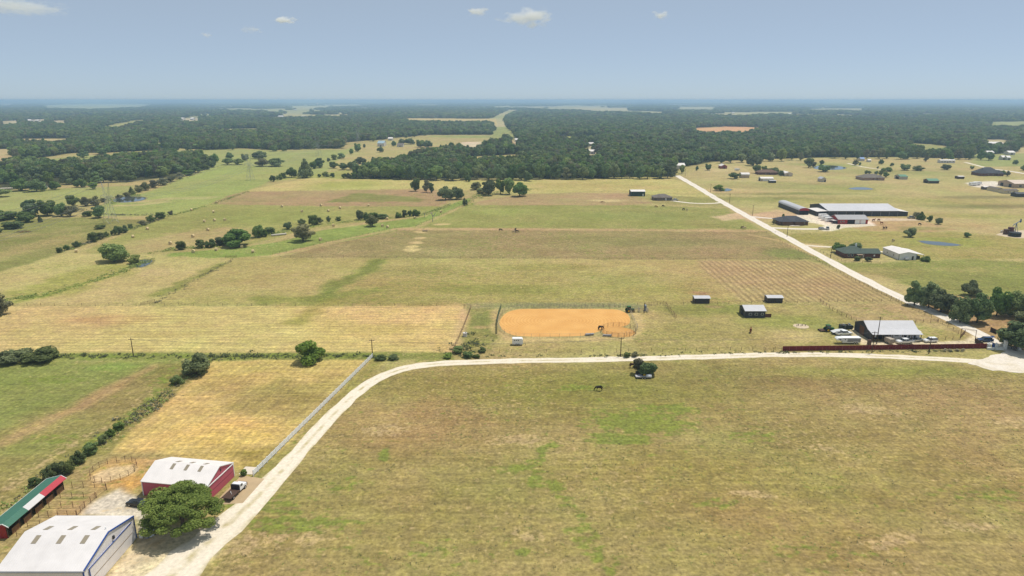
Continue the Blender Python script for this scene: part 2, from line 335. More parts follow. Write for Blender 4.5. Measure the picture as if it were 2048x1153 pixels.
# hay field
paint([(-300, 613), (930, 613), (926, 640), (903, 706), (400, 706), (-300, 706)], (208, 186, 126), 1, 2, mow=ROW)
paint([(560, 612), (935, 612), (905, 706), (640, 700)], (220, 192, 126), 10, 10, .6); blob(220, 640, 90, 10, (196, 164, 112), .8); blob(300, 668, 80, 7, (184, 160, 106), .7); blob(100, 660, 120, 14, (198, 178, 118), .6); blob(760, 660, 60, 12, (196, 176, 108), .6); streak([(590, 645), (620, 630), (660, 600)], (160, 152, 82), 5, 4, 5, .6)
streak([(930, 620), (915, 680), (903, 706)], (214, 186, 136), 3, 2, 2, .8)
paint([(-300, 706), (400, 706), (905, 706), (905, 719), (740, 722), (430, 722), (-300, 724)], (140, 146, 80), 1.2, 2); streak([(0, 712), (250, 713), (420, 714), (590, 712), (740, 714)], (104, 122, 58), 4, 3, 3, .8, patch=(10, .35, .55))
# near left green field
paint([(-300, 724), (330, 724), (350, 745), (330, 790), (240, 850), (95, 935), (0, 1010), (-200, 1120), (-500, 1000)], (156, 148, 90), 1.5, 3, mow=(0, .6, 0, 0))
paint([(-300, 726), (320, 728), (300, 760), (150, 800), (0, 850), (-300, 900)], (132, 150, 76), 6, 8, .95, big=12)
blob(225, 735, 50, 8, (118, 158, 66), .9); blob(100, 760, 70, 10, (112, 140, 62), .6, patch=(5, .45, .6)); blob(130, 880, 120, 14, (140, 158, 82), .6, patch=(9, .4, .6)); blob(40, 900, 60, 14, (140, 150, 80), .7)
streak([(300, 735), (200, 790), (100, 840), (0, 890)], (184, 158, 110), 3.5, 3, 3, .8); streak([(355, 745), (290, 800), (235, 845), (120, 905), (0, 985)], (180, 158, 108), 3, 3, 2.5, .7, patch=(9, .3, .5))
paint([(310, 728), (425, 724), (420, 740), (300, 845), (210, 920), (60, 1000), (0, 1010), (100, 925), (240, 850), (330, 790)], (150, 144, 84), 1.5, 3)
streak([(350, 735), (300, 800), (235, 850), (150, 920)], (116, 132, 64), 3, 2.5, 3, .6, patch=(6, .4, .6))
# straw field
paint([(225, 905), (245, 880), (425, 722), (742, 721), (690, 775), (560, 905), (505, 955), (440, 930), (347, 918), (225, 925)], (212, 186, 118), 1.0, 2, mow=(0, .9, 0, 0))
paint([(440, 780), (640, 760), (660, 800), (560, 845), (420, 830)], (156, 146, 86), 10, 10, .8, big=16); blob(600, 735, 110, 10, (192, 174, 108), .6); blob(460, 865, 120, 26, (222, 186, 112), .75); blob(330, 880, 60, 18, (222, 190, 120), .6)
paint([(690, 775), (742, 721), (770, 722), (600, 905), (540, 955), (505, 958)], (168, 158, 94), 1.2, 2)
paint([(470, 900), (560, 890), (530, 945), (500, 955), (470, 940)], (160, 142, 76), 2, 3, .7)
# main near field
paint([(300, 1400), (390, 1153), (520, 1015), (610, 905), (700, 800), (770, 748), (850, 732), (1000, 727), (1400, 722), (1560, 716), (1700, 717), (1900, 726), (1980, 741), (2050, 750), (2600, 800), (2600, 1400)], (166, 152, 97), 1.5, 2, mow=(.5, 0, 0, 0))
for (x, y, a, b, c, k) in ((950, 768, 220, 26, (148, 140, 78), .8), (1150, 785, 260, 36, (146, 144, 76), .85), (1550, 760, 200, 24, (146, 132, 82), .85), (1750, 745, 200, 12, (150, 154, 80), .8), (1290, 800, 120, 20, (148, 146, 80), .8),
                           (800, 860, 200, 60, (172, 148, 98), .7), (1600, 860, 160, 50, (158, 144, 90), .7), (1850, 950, 260, 70, (166, 148, 92), .6), (1500, 1020, 240, 80, (168, 148, 92), .7), (800, 1020, 200, 60, (168, 150, 96), .7), (1900, 790, 180, 30, (166, 148, 98), .7), (1350, 940, 200, 40, (164, 150, 88), .7)):
    blob(x, y, a, b, c, k, .8)
for (x, y, a, b, k) in ((1290, 845, 120, 26, .95), (1240, 880, 75, 16, .95), (1330, 820, 80, 12, .8), (1090, 886, 40, 9, .9), (1045, 935, 50, 12, .8), (1105, 968, 45, 12, .8), (768, 912, 17, 12, .9), (1150, 778, 60, 8, .7), (600, 1050, 110, 34, .8), (545, 1005, 60, 24, .7), (1040, 1108, 26, 10, .9), (1510, 870, 60, 16, .6), (1960, 985, 120, 26, .5), (1430, 1010, 50, 14, .6), (860, 1100, 60, 18, .5), (1620, 1090, 140, 30, .45), (1200, 1125, 60, 16, .5), (690, 970, 60, 22, .5)):
    blob(x, y, a, b, (140, 152, 68), k * .9, .7, patch=(3.6, .40, .56))
blob(1290, 845, 60, 10, (150, 168, 66), .75, .6, patch=(2.6, .42, .56)); blob(1230, 885, 40, 6, (150, 168, 66), .75, .6, patch=(2.6, .42, .56))
streak([(1075, 875), (1090, 940), (1130, 1000), (1160, 1060), (1180, 1110), (1195, 1160)], (150, 152, 96), 3, 4, 7, .62, patch=(6, .35, .55))
for (x, y, a, b) in ((1735, 822, 60, 14), (2015, 842, 50, 16), (1795, 830, 20, 10), (500, 1085, 60, 20), (470, 1110, 60, 20), (620, 1080, 40, 14), (1050, 1075, 30, 12), (1660, 900, 40, 6), (1040, 880, 60, 10), (1770, 1080, 80, 14), (1940, 1050, 60, 10), (770, 860, 60, 12), (560, 1075, 40, 10), (1500, 990, 60, 8)):
    blob(x, y, a, b, (206, 178, 128), .8, .6, patch=(3.2, .45, .58))
# yard around the barns, bottom left
paint([(-200, 1200), (0, 1010), (60, 985), (150, 925), (225, 905), (300, 905), (505, 958), (540, 955), (420, 1060), (330, 1180), (150, 1250)], (176, 160, 106), 1.5, 2)
paint([(170, 950), (225, 915), (320, 920), (300, 960), (255, 990), (190, 975)], (208, 172, 112), 1.5, 3, .9); blob(262, 962, 34, 12, (212, 164, 96), .9); blob(290, 930, 30, 10, (214, 178, 116), .7)
paint([(150, 1032), (170, 1010), (235, 980), (262, 992), (280, 1015), (300, 1050), (280, 1078), (262, 1040), (200, 1034)], (228, 218, 198), 1.0, 2.5)
blob(262, 1010, 22, 12, (172, 168, 108), .8, patch=(2.5, .4, .55)); blob(225, 1020, 26, 5, (172, 168, 110), .6, patch=(2.5, .4, .55))
paint([(190, 1180), (272, 1082), (300, 1062), (420, 1048), (470, 1010), (520, 1000), (400, 1140), (360, 1200)], (234, 216, 182), 1.2, 2.5)
blob(300, 1090, 40, 18, (160, 138, 106), .7, .7, patch=(3, .4, .6)); blob(275, 1120, 40, 10, (146, 128, 102), .5, .7, patch=(2, .45, .6))
paint([(60, 1075), (135, 990), (200, 980), (160, 1035), (130, 1075)], (192, 164, 114), 1.2, 2); blob(150, 1000, 22, 6, (138, 146, 82), .8); blob(160, 985, 22, 5, (146, 148, 86), .7); blob(130, 965, 30, 6, (158, 160, 86), .7)
blob(228, 943, 40, 15, (226, 200, 154), 1.0, .12)
paint([(445, 985), (470, 955), (520, 958), (470, 1030), (430, 1040)], (176, 164, 104), 1, 2, .6)
# the wood floor and its clearings
fm = forest_mask(nx, ny)
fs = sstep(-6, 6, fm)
for c, k in zip(CLEARINGS, CLEAR_COL):
    if G(*c[0]).y < 2300: paint(c, k, 6, 8, big=10)
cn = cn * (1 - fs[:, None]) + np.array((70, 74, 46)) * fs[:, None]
# broad natural drift of colour
d1 = (fbm(nx, ny, 46, 31, 5) - .5)[:, None]; d2 = (fbm(nx, ny, 17, 37, 4, 9) - .5)[:, None]; d3 = (fbm(nx, ny, 3.2, 41, 3, 2.2) - .5)[:, None]
k = (1 - fs)[:, None]
cn = cn + k * (d1 * np.array((-16, 12, -12)) + d2 * np.array((26, 26, 20)) + d3 * np.array((30, 26, 22)))
ex = np.clip(cn[:, 1] - cn[:, 0], 0, None); cn[:, 0] += .6 * ex; cn[:, 1] += .08 * ex; cn[:, 2] += .38 * ex      # dry-summer greens
tame = (1 - cl) * (1 - fs) * (1 - .75 * np.clip(mn[:, 0] * .8 + mn[:, 1] + mn[:, 2], 0, 1)) 
base = tame * (.24 + .62 * (fbm(nx, ny, 22, 81, 4) - .5))
pn[:, 0] = np.maximum(pn[:, 0], base * .9); pn[:, 1] = np.maximum(pn[:, 1], tame * (.20 + .55 * (fbm(nx, ny, 26, 85, 4) - .5)))
pm_all[near, 0] = pn[:, 0]; pm_all[near, 1] = pn[:, 1]
colr[near] = cn; mask[near] = mn
out = np.ones(len(X), bool); out[near] = False
fo = np.where(out)[0]; fmo = forest_mask(X[fo], Y[fo])
c_open = np.array((178, 176, 122)) + (fbm(X[fo], Y[fo], 900, 71, 3)[:, None] - .5) * np.array((60, 30, 50))
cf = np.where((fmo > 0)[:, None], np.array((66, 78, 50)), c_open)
nearside = Y[fo] < 1300
cf[nearside] = (166, 156, 102)
for c, kk in zip(CLEARINGS, CLEAR_COL):
    P = GP(c)
    if P[0][1] > 1900:
        sel = poly_sd(X[fo], Y[fo], P) > -20
        cf[sel] = kk
colr[fo] = cf
lin = np.clip(s2l(np.clip(colr, 5, 250)) / LIT, 0.01, 0.75)

R_, C_ = SHP
idx = np.arange(R_ * C_).reshape(R_, C_)
quads = np.stack([idx[:-1, :-1], idx[:-1, 1:], idx[1:, 1:], idx[1:, :-1]], -1).reshape(-1, 4)
me = bpy.data.meshes.new('ground')
me.vertices.add(len(X)); co = np.stack([X, Y, np.zeros_like(X)], -1)
me.vertices.foreach_set('co', co.ravel())
me.loops.add(quads.size); me.loops.foreach_set('vertex_index', quads.ravel().astype(np.int32))
me.polygons.add(len(quads)); me.polygons.foreach_set('loop_start', np.arange(0, quads.size, 4, dtype=np.int32))
me.update(calc_edges=True)
at = me.color_attributes.new('soil', 'FLOAT_COLOR', 'POINT'); at.data.foreach_set('color', np.concatenate([lin, np.ones((len(X), 1))], 1).ravel())
at = me.color_attributes.new('mow', 'FLOAT_COLOR', 'POINT'); at.data.foreach_set('color', mask.ravel())
at = me.color_attributes.new('patch', 'FLOAT_COLOR', 'POINT'); at.data.foreach_set('color', pm_all.ravel())
ground = bpy.data.objects.new('ground', me); COL.objects.link(ground); ground['kind'] = 'structure'

def ground_material():
    m, t, b = newmat('grassland'); N = t.nodes; L = t.links
    b.inputs['Roughness'].default_value = 1.0; b.inputs['Specular IOR Level'].default_value = 0.05
    ge = N.new('ShaderNodeNewGeometry'); a1 = N.new('ShaderNodeAttribute'); a1.attribute_name = 'soil'; a2 = N.new('ShaderNodeAttribute'); a2.attribute_name = 'mow'
    def noise(scale, detail, sx=1, sy=1):
        mp = N.new('ShaderNodeMapping'); mp.inputs['Scale'].default_value = (sx, sy, 1); L.new(ge.outputs['Position'], mp.inputs[0])
        n = N.new('ShaderNodeTexNoise'); n.inputs['Scale'].default_value = scale; n.inputs['Detail'].default_value = detail; n.inputs['Roughness'].default_value = 0.62
        L.new(mp.outputs[0], n.inputs[0]); return n.outputs[0]
    def rng(v, lo, hi, a, bb):
        r = N.new('ShaderNodeMapRange'); r.inputs['From Min'].default_value = lo; r.inputs['From Max'].default_value = hi
        r.inputs['To Min'].default_value = a; r.inputs['To Max'].default_value = bb; L.new(v, r.inputs[0]); return r.outputs[0]
    def mul(a, bb):
        q = N.new('ShaderNodeMath'); q.operation = 'MULTIPLY'
        for i, v in enumerate((a, bb)):
            if isinstance(v, (int, float)): q.inputs[i].default_value = v
            else: L.new(v, q.inputs[i])
        return q.outputs[0]
    fine = noise(1.1, 7); tuft = noise(0.36, 5); streaks = noise(0.5, 4, .22, 1.0); hue = noise(0.09, 5)
    f = mul(mul(rng(fine, .3, .7, .62, 1.38), rng(tuft, .3, .7, .80, 1.20)), rng(streaks, .3, .7, .96, 1.04))
    # mowing lines: rows along X (varying in Y) and along Y (varying in X)
    sp0 = N.new('ShaderNodeSeparateXYZ'); L.new(ge.outputs['Position'], sp0.inputs[0])
    tilt = N.new('ShaderNodeMath'); tilt.operation = 'MULTIPLY_ADD'; L.new(sp0.outputs[1], tilt.inputs[0]); tilt.inputs[1].default_value = -.165; L.new(sp0.outputs[0], tilt.inputs[2])
    class sp: outputs = (sp0.outputs[0], sp0.outputs[1])
    tv = N.new('ShaderNodeCombineXYZ'); L.new(tilt.outputs[0], tv.inputs[0]); L.new(sp0.outputs[1], tv.inputs[1])
    def tnoise(scale, detail, sx, sy):
        mp = N.new('ShaderNodeMapping'); mp.inputs['Scale'].default_value = (sx, sy, 1); L.new(tv.outputs[0], mp.inputs[0])
        n = N.new('ShaderNodeTexNoise'); n.inputs['Scale'].default_value = scale; n.inputs['Detail'].default_value = detail; L.new(mp.outputs[0], n.inputs[0]); return n.outputs[0]
    ms = N.new('ShaderNodeSeparateColor'); L.new(a2.outputs['Color'], ms.inputs[0])
    wob = noise(0.05, 3)
    def stripes(coord, period, amt, maskv):
        ad = N.new('ShaderNodeMath'); ad.operation = 'MULTIPLY_ADD'; L.new(wob, ad.inputs[0]); ad.inputs[1].default_value = 2.2; L.new(coord, ad.inputs[2])
        s = N.new('ShaderNodeMath'); s.operation = 'SINE'; L.new(mul(ad.outputs[0], 2 * PI / period), s.inputs[0])
        s2 = N.new('ShaderNodeMath'); s2.operation = 'SINE'; L.new(mul(ad.outputs[0], 2 * PI / (period * .43)), s2.inputs[0])
        sm = N.new('ShaderNodeMath'); sm.operation = 'MULTIPLY_ADD'; L.new(s2.outputs[0], sm.inputs[0]); sm.inputs[1].default_value = .35; L.new(s.outputs[0], sm.inputs[2])
        rag = tnoise(1.1, 6, 1.0, .10) if coord is tilt.outputs[0] else noise(.8, 5, .05, 1.0)
        s3 = N.new('ShaderNodeMath'); s3.operation = 'MULTIPLY_ADD'; L.new(sm.outputs[0], s3.inputs[0]); s3.inputs[1].default_value = .2 if coord is tilt.outputs[0] else .45; L.new(rng(rag, .3, .7, -1.4, 1.4), s3.inputs[2])
        v = mul(mul(s3.outputs[0], maskv), mul(rng(tuft, .3, .7, .3, 1.6), amt))
        o = N.new('ShaderNodeMath'); o.operation = 'ADD'; L.new(v, o.inputs[0]); o.inputs[1].default_value = 1.0; return o.outputs[0]
    f = mul(f, stripes(sp.outputs[1], 3.1, .15, ms.outputs[0])); f = mul(f, stripes(tilt.outputs[0], 2.7, .17, ms.outputs[1]))
    pl = N.new('ShaderNodeMath'); pl.operation = 'MULTIPLY_ADD'; L.new(wob, pl.inputs[0]); pl.inputs[1].default_value = 3.0; L.new(sp.outputs[0], pl.inputs[2])
    ps = N.new('ShaderNodeMath'); ps.operation = 'SINE'; L.new(mul(pl.outputs[0], 2 * PI / 3.0), ps.inputs[0])
    po = N.new('ShaderNodeMath'); po.operation = 'ADD'; po.inputs[1].default_value = 1.0; L.new(mul(mul(ps.outputs[0], ms.outputs[2]), rng(tuft, .3, .7, .06, .30)), po.inputs[0])
    f = mul(f, po.outputs[0])
    # ragged green weeds and bare earth, broken up at plant size
    a3 = N.new('ShaderNodeAttribute'); a3.attribute_name = 'patch'; p3 = N.new('ShaderNodeSeparateColor'); L.new(a3.outputs['Color'], p3.inputs[0])
    def spots(n, mv, soft):
        inv = N.new('ShaderNodeMath'); inv.operation = 'SUBTRACT'; inv.inputs[0].default_value = 1.0; L.new(mv, inv.inputs[1])
        d = N.new('ShaderNodeMath'); d.operation = 'SUBTRACT'; L.new(rng(n, .28, .72, 0, 1), d.inputs[0]); L.new(inv.outputs[0], d.inputs[1])
        return rng(d.outputs[0], -soft, soft, 0, 1)
    def mixc(c, col, fac):
        x = N.new('ShaderNodeMix'); x.data_type = 'RGBA'; L.new(fac, x.inputs['Factor']); L.new(c, x.inputs['A']); x.inputs['B'].default_value = col; return x.outputs['Result']
    cbase = mixc(a1.outputs['Color'], A(204, 180, 134), mul(spots(noise(.55, 8), p3.outputs[1], .18), .62))
    cbase = mixc(cbase, A(132, 148, 66), mul(spots(noise(.42, 8, .8, 1.1), p3.outputs[0], .14), .8))
    hs = N.new('ShaderNodeHueSaturation'); L.new(cbase, hs.inputs['Color'])
    L.new(rng(hue, .3, .7, .491, .509), hs.inputs['Hue']); L.new(rng(tuft, .3, .7, .94, 1.03), hs.inputs['Saturation']); L.new(f, hs.inputs['Value'])
    L.new(hs.outputs[0], b.inputs['Base Color'])
    bp = N.new('ShaderNodeBump'); bp.inputs['Strength'].default_value = .55; bp.inputs['Distance'].default_value = .35
    L.new(fine, bp.inputs['Height']); L.new(bp.outputs[0], b.inputs['Normal'])
    return m
me.materials.append(ground_material())

# ------------------------------------------------------------------ tree prototypes (unit size: crown 1 wide, tree 1 high)
def foliage(name, c1, c2, trans=0.30, vary=True):
    m, t, b = newmat(name); N = t.nodes; L = t.links
    b.inputs['Roughness'].default_value = .75; b.inputs['Specular IOR Level'].default_value = .18
    at = N.new('ShaderNodeAttribute'); at.attribute_name = 'leaf'
    oi = N.new('ShaderNodeObjectInfo')
    mx = N.new('ShaderNodeMix'); mx.data_type = 'RGBA'; mx.inputs['A'].default_value = c1; mx.inputs['B'].default_value = c2
    L.new(at.outputs['Fac'], mx.inputs['Factor'])
    hs = N.new('ShaderNodeHueSaturation'); L.new(mx.outputs['Result'], hs.inputs['Color'])
    def rng(a, bb, src, k):
        w = N.new('ShaderNodeMath'); w.operation = 'MULTIPLY'; w.inputs[1].default_value = k; L.new(src, w.inputs[0])
        fr = N.new('ShaderNodeMath'); fr.operation = 'FRACT'; L.new(w.outputs[0], fr.inputs[0])
        r = N.new('ShaderNodeMapRange'); r.inputs['To Min'].default_value = a; r.inputs['To Max'].default_value = bb; L.new(fr.outputs[0], r.inputs[0]); return r.outputs[0]
    if vary: L.new(rng(.465, .51, oi.outputs['Random'], 7.3), hs.inputs['Hue']); L.new(rng(.74, 1.5, oi.outputs['Random'], 1.0), hs.inputs['Value']); L.new(rng(.75, 1.1, oi.outputs['Random'], 3.7), hs.inputs['Saturation'])
    L.new(hs.outputs[0], b.inputs['Base Color'])
    tr = N.new('ShaderNodeBsdfTranslucent'); L.new(hs.outputs[0], tr.inputs[0])
    ms = N.new('ShaderNodeMixShader'); ms.inputs[0].default_value = trans
    L.new(b.outputs[0], ms.inputs[1]); L.new(tr.outputs[0], ms.inputs[2]); L.new(ms.outputs[0], N['Material Output'].inputs['Surface'])
    return m
FOL = {'oak': foliage('oak_leaves', (.080, .138, .038, 1), (.215, .305, .102, 1)),
       'green': foliage('bright_leaves', (.105, .165, .036, 1), (.265, .36, .10, 1)),
       'olive': foliage('dull_leaves', (.12, .13, .055, 1), (.26, .26, .13, 1)),
       'cedar': foliage('cedar_leaves', (.068, .112, .030, 1), (.18, .25, .075, 1))}
BARK = mat('bark', (.11, .085, .062), .95, var=.35, scale=6, bump=.5)

def mesh_from(name, V, F, m, attr=None):
    me = bpy.data.meshes.new(name)
    V = np.asarray(V, dtype=np.float32)
    me.from_pydata(V.tolist(), [], F) if not isinstance(F, np.ndarray) else None
    if isinstance(F, np.ndarray):
        me.vertices.add(len(V)); me.vertices.foreach_set('co', V.ravel())
        k = F.shape[1]
        me.loops.add(F.size); me.loops.foreach_set('vertex_index', F.ravel().astype(np.int32))
        me.polygons.add(len(F)); me.polygons.foreach_set('loop_start', np.arange(0, F.size, k, dtype=np.int32))
        me.update(calc_edges=True)
    if attr is not None:
        a = me.attributes.new('leaf', 'FLOAT', 'FACE'); a.data.foreach_set('value', np.asarray(attr, dtype=np.float32))
    me.materials.append(m)
    return me
def ico(sub):
    bm = bmesh.new(); bmesh.ops.create_icosphere(bm, subdivisions=sub, radius=1.0)
    v = np.array([x.co[:] for x in bm.verts]); f = np.array([[q.index for q in p.verts] for p in bm.faces]); bm.free(); return v, f
ICO1, ICO1F = ico(1)
def crown(name, seed, kind='oak', n_lobe=16, n_leaf=1500, leaf=.05, zb=.22, shape='dome', holes=.0, core=.66, spread=.35):
    r = np.random.RandomState(seed)
    lobes = []
    for i in range(n_lobe):
        for _ in range(40):
            p = r.uniform(-1, 1, 3)
            if p @ p < 1: break
        zc = (1 + zb) / 2; hz = (1 - zb) / 2
        if shape == 'dome':
            rad = r.uniform(.075, .19); c = np.array([p[0] * spread, p[1] * spread, zc + p[2] * hz * .62 - (p[0] ** 2 + p[1] ** 2) * .10 + .02])
        elif shape == 'shell':      # big broad crown: many clumps over a dome, a few inside
            a = i * 2.39996; t = (i + .5) / n_lobe; q = math.sqrt(t) * r.uniform(.80, 1.08)
            rad = r.uniform(.06, .115); c = np.array([math.cos(a) * q * .42, math.sin(a) * q * .42, zb + .10 + (1 - zb - .16) * math.sqrt(max(0, 1 - q * q * .96)) * r.uniform(.66, 1.06)])
        elif shape == 'round':
            rad = r.uniform(.09, .21); c = np.array([p[0] * spread, p[1] * spread, zc + p[2] * hz * .7])
        elif shape == 'cone':
            t = (i + .5) / n_lobe; rad = (.24 * (1 - t) + .07) * r.uniform(.85, 1.15); a = i * 2.4
            c = np.array([math.cos(a) * .22 * (1 - t), math.sin(a) * .22 * (1 - t), zb + .05 + t * (.9 - zb)])
        else:   # bush, down to the ground
            rad = r.uniform(.10, .24); c = np.array([p[0] * spread * 1.05, p[1] * spread * 1.05, max(.10, .42 + p[2] * .36)])
        lobes.append((c, rad, r.uniform(.75, 1.15)))
    C = np.array([l[0] for l in lobes]); Rr = np.array([l[1] for l in lobes]); Zs = np.array([l[2] for l in lobes])
    n = n_leaf * 3
    li = r.choice(n_lobe, n, p=Rr ** 2 / (Rr ** 2).sum())
    d = r.normal(size=(n, 3)); d /= np.linalg.norm(d, axis=1)[:, None]
    rr = Rr[li] * r.uniform(.86, 1.10, n)
    dd = d.copy(); dd[:, 2] *= Zs[li] * .8
    p = C[li] + dd * rr[:, None]
    # drop leaves buried inside another lobe
    keep = np.ones(n, bool)
    for j in range(n_lobe):
        q = (p - C[j]); q[:, 2] /= (Zs[j] * .8)
        keep &= ~((np.linalg.norm(q, axis=1) < Rr[j] * .72) & (li != j))
    keep &= p[:, 2] > .015
    if holes: keep &= r.uniform(size=n) > holes * (np.sin(p[:, 0] * 19) * np.sin(p[:, 1] * 17 + 2) * np.sin(p[:, 2] * 21) > .1)
    p = p[keep][:n_leaf]; d = d[keep][:n_leaf]; li = li[keep][:n_leaf]; n = len(p)
    nr = d + r.normal(size=(n, 3)) * .55 + np.array([0, 0, .25]); nr /= np.linalg.norm(nr, axis=1)[:, None]
    a = np.cross(nr, r.normal(size=(n, 3))); a /= np.linalg.norm(a, axis=1)[:, None]; bvec = np.cross(nr, a)
    s = leaf * r.uniform(.55, 1.25, n)[:, None]; s2 = s * r.uniform(.5, .9, n)[:, None]
    V = np.stack([p - a * s, p - bvec * s2 + nr * s * .2, p + a * s, p + bvec * s2 + nr * s * .2], 1).reshape(-1, 3)
    Fq = np.arange(4 * n).reshape(-1, 4)
    lobev = r.uniform(0, 1, n_lobe)
    at = np.clip(.45 * lobev[li] + .55 * r.uniform(0, 1, n), 0, 1)
    F = np.concatenate([Fq[:, [0, 1, 2]], Fq[:, [0, 2, 3]]]); at = np.concatenate([at, at])
    # solid hearts of the lobes
    cv, cf = [], []; k = len(V)
    for (c, rad, zs) in lobes:
        w = ICO1 * np.array([1, 1, zs * .8]) * rad * core * (1 + r.uniform(-.16, .16, (len(ICO1), 1)))
        cv.append(w + c); cf.append(ICO1F + k); k += len(ICO1)
    V = np.concatenate([V] + cv); cfa = np.concatenate(cf)
    e = np.percentile(np.abs(V[:, :2]), 98.5); V[:, :2] *= .5 / e
    z0 = zb * .55; V[:, 2] = z0 + (V[:, 2] - V[:, 2].min()) * (1 - z0) / (np.percentile(V[:, 2], 99.7) - V[:, 2].min())
    V[:, 2] = np.maximum(V[:, 2], .004)
    F = np.concatenate([F, cfa]); at = np.concatenate([at, np.full(len(cfa), .3)])
    return mesh_from(name, V, F, FOL[kind], at)
def tube_pts(pts, rads, n=7):
    V, F = [], []
    for i, (p, rd) in enumerate(zip(pts, rads)):
        p = Vector(p); q = Vector(pts[min(i + 1, len(pts) - 1)]) - Vector(pts[max(i - 1, 0)])
        q = q.normalized() if q.length > 1e-6 else Vector((0, 0, 1))
        u = q.orthogonal().normalized(); w = q.cross(u)
        for k in range(n):
            a = 2 * PI * k / n; V.append(tuple(p + (u * math.cos(a) + w * math.sin(a)) * rd))
    for i in range(len(pts) - 1):
        for k in range(n): F.append((i * n + k, i * n + (k + 1) % n, (i + 1) * n + (k + 1) % n, (i + 1) * n + k))
    F.append(tuple(range(n))[::-1]); F.append(tuple(range((len(pts) - 1) * n, len(pts) * n)))
    return V, F
def trunk(name, seed, th=.45, r0=.035, limbs=5, lean=.02, bare=False):
    rr = random.Random(seed); V, F = [], []
    def add(v, f):
        k = len(V); V.extend(v); F.extend([tuple(i + k for i in q) for q in f])
    add(*tube_pts([(0, 0, -.01), (0, 0, .03), (lean, 0, th * .5), (lean * 2, lean, th)], [r0 * 1.5, r0 * 1.05, r0 * .85, r0 * .6], 8))
    for i in range(limbs):
        a = i * 2.4 + rr.uniform(-.4, .4); h = th * rr.uniform(.55, 1.0); L = rr.uniform(.18, .34) * (1.3 if bare else 1)
        e = (lean + math.cos(a) * L, math.sin(a) * L, h + L * rr.uniform(.7, 1.3))
        mid = (lean + math.cos(a) * L * .45, math.sin(a) * L * .45, h + L * .42)
        add(*tube_pts([(lean, 0, h), mid, e], [r0 * .5, r0 * .36, r0 * .12], 6))
        if bare:
            for j in range(3):
                b = a + rr.uniform(-1, 1); l2 = rr.uniform(.08, .18)
                add(*tube_pts([mid, (mid[0] + math.cos(b) * l2, mid[1] + math.sin(b) * l2, mid[2] + l2 * 1.2)], [r0 * .28, r0 * .08], 5))
    return mesh_from(name, V, F, BARK)
PROTO = {
    'oak': [crown('crown', 10 + i, 'oak', 30, 3600, .036, .08, 'dome', .55) for i in range(4)],
    'round': [crown('crown', 30 + i, 'oak', 24, 3000, .038, .08, 'round', .45) for i in range(3)],
    'green': [crown('crown', 40 + i, 'green', 24, 2800, .038, .10, 'round', .5) for i in range(2)],
    'olive': [crown('crown', 50 + i, 'olive', 20, 2200, .038, .12, 'round', .6, core=.5) for i in range(2)],
    'cedar': [crown('crown', 60 + i, 'cedar', 14, 1300, .05, .02, 'cone') for i in range(2)],
    'bush': [crown('foliage', 70 + i, 'cedar', 18, 2200, .042, .0, 'bush', .45) for i in range(3)],
    'gbush': [crown('foliage', 80 + i, 'green', 16, 1900, .042, .0, 'bush', .5) for i in range(2)],
    'obush': [crown('foliage', 90 + i, 'olive', 16, 1700, .042, .0, 'bush', .6, core=.5) for i in range(2)],
}
TRUNKS = [trunk('trunk', 5 + i) for i in range(3)]
def linked(name, me, parent=None):
    o = bpy.data.objects.new(name, me); COL.objects.link(o)
    if parent: o.parent = parent
    return o
def empty(name, loc=(0, 0, 0), rz=0.0, label=None, cat=None, group=None):
    o = bpy.data.objects.new(name, None); COL.objects.link(o); o.empty_display_size = .3
    o.location = loc; o.rotation_euler = (0, 0, rz)
    if label: o['label'] = label
    if cat: o['category'] = cat
    if group: o['group'] = group
    return o
tree_rng = random.Random(99)
TREE_N = 0
def tree(px, base, w, h, kind, label, group=None, name=None):
    """px, base: foot of the tree; w, h: crown width and tree height, all in survey pixels"""
    global TREE_N
    TREE_N += 1
    g = G(px, base); s = mpp(base); el = math.atan2(CAM_H, g.y)
    W = w * s; Hh = max(h * s / math.cos(el) - 0.35 * W * math.sin(el), .35 * W)
    bushy = 'bush' in kind
    nm = name or ('bush' if bushy else {'cedar': 'cedar_tree', 'oak': 'oak_tree'}.get(kind, 'tree'))
    o = empty(nm, g, tree_rng.uniform(0, 6.28), label, 'bush' if bushy else 'tree', group)
    o.scale = (W, W, Hh)
    pr = PROTO[kind]
    linked('foliage' if bushy else 'crown', pr[TREE_N % len(pr)], o)
    if not bushy: linked('trunk', TRUNKS[TREE_N % 3], o)
    else:
        st = linked('stem', TRUNKS[TREE_N % 3], o); st.scale = (.8, .8, .8)
    return o

# ------------------------------------------------------------------ the wood itself: a mass nobody could count
def wood_points():
    r = np.random.RandomState(4); P = []
    # near wood: single trees
    for (y0, y1, sp, scl) in ((780, 1500, 8.2, 1.0), (1500, 3200, 11.5, 1.3), (3200, 7000, 26, 2.4), (7000, 16000, 62, 4.6), (16000, 52000, 200, 11)):
        n = int((y1 * y1 - y0 * y0) * .86 / (sp * sp))
        y = np.sqrt(r.uniform(y0 * y0, y1 * y1, n)); x = r.uniform(-1, 1, n) * (y * .86 + 10)
        m = forest_mask(x, y); ok = m > (2 if y0 < 3200 else 0)
        x, y = x[ok], y[ok]; n = len(x)
        cl = vnoise(x, y, 45, 5)
        w = r.uniform(8.5, 14, n) * scl * (.85 + .3 * cl); hgt = r.uniform(9.5, 15.5, n) * (1 if scl < 2 else 1.15) * (.8 + .4 * cl)
        P.append(np.stack([x, y, w, hgt, r.uniform(0, 6.28, n), cl], -1))
    return np.concatenate(P)
WP = wood_points()
WKIND = [PROTO['oak'][0], PROTO['oak'][2], PROTO['round'][0], PROTO['round'][1], PROTO['oak'][3], PROTO['green'][0], PROTO['olive'][0]]
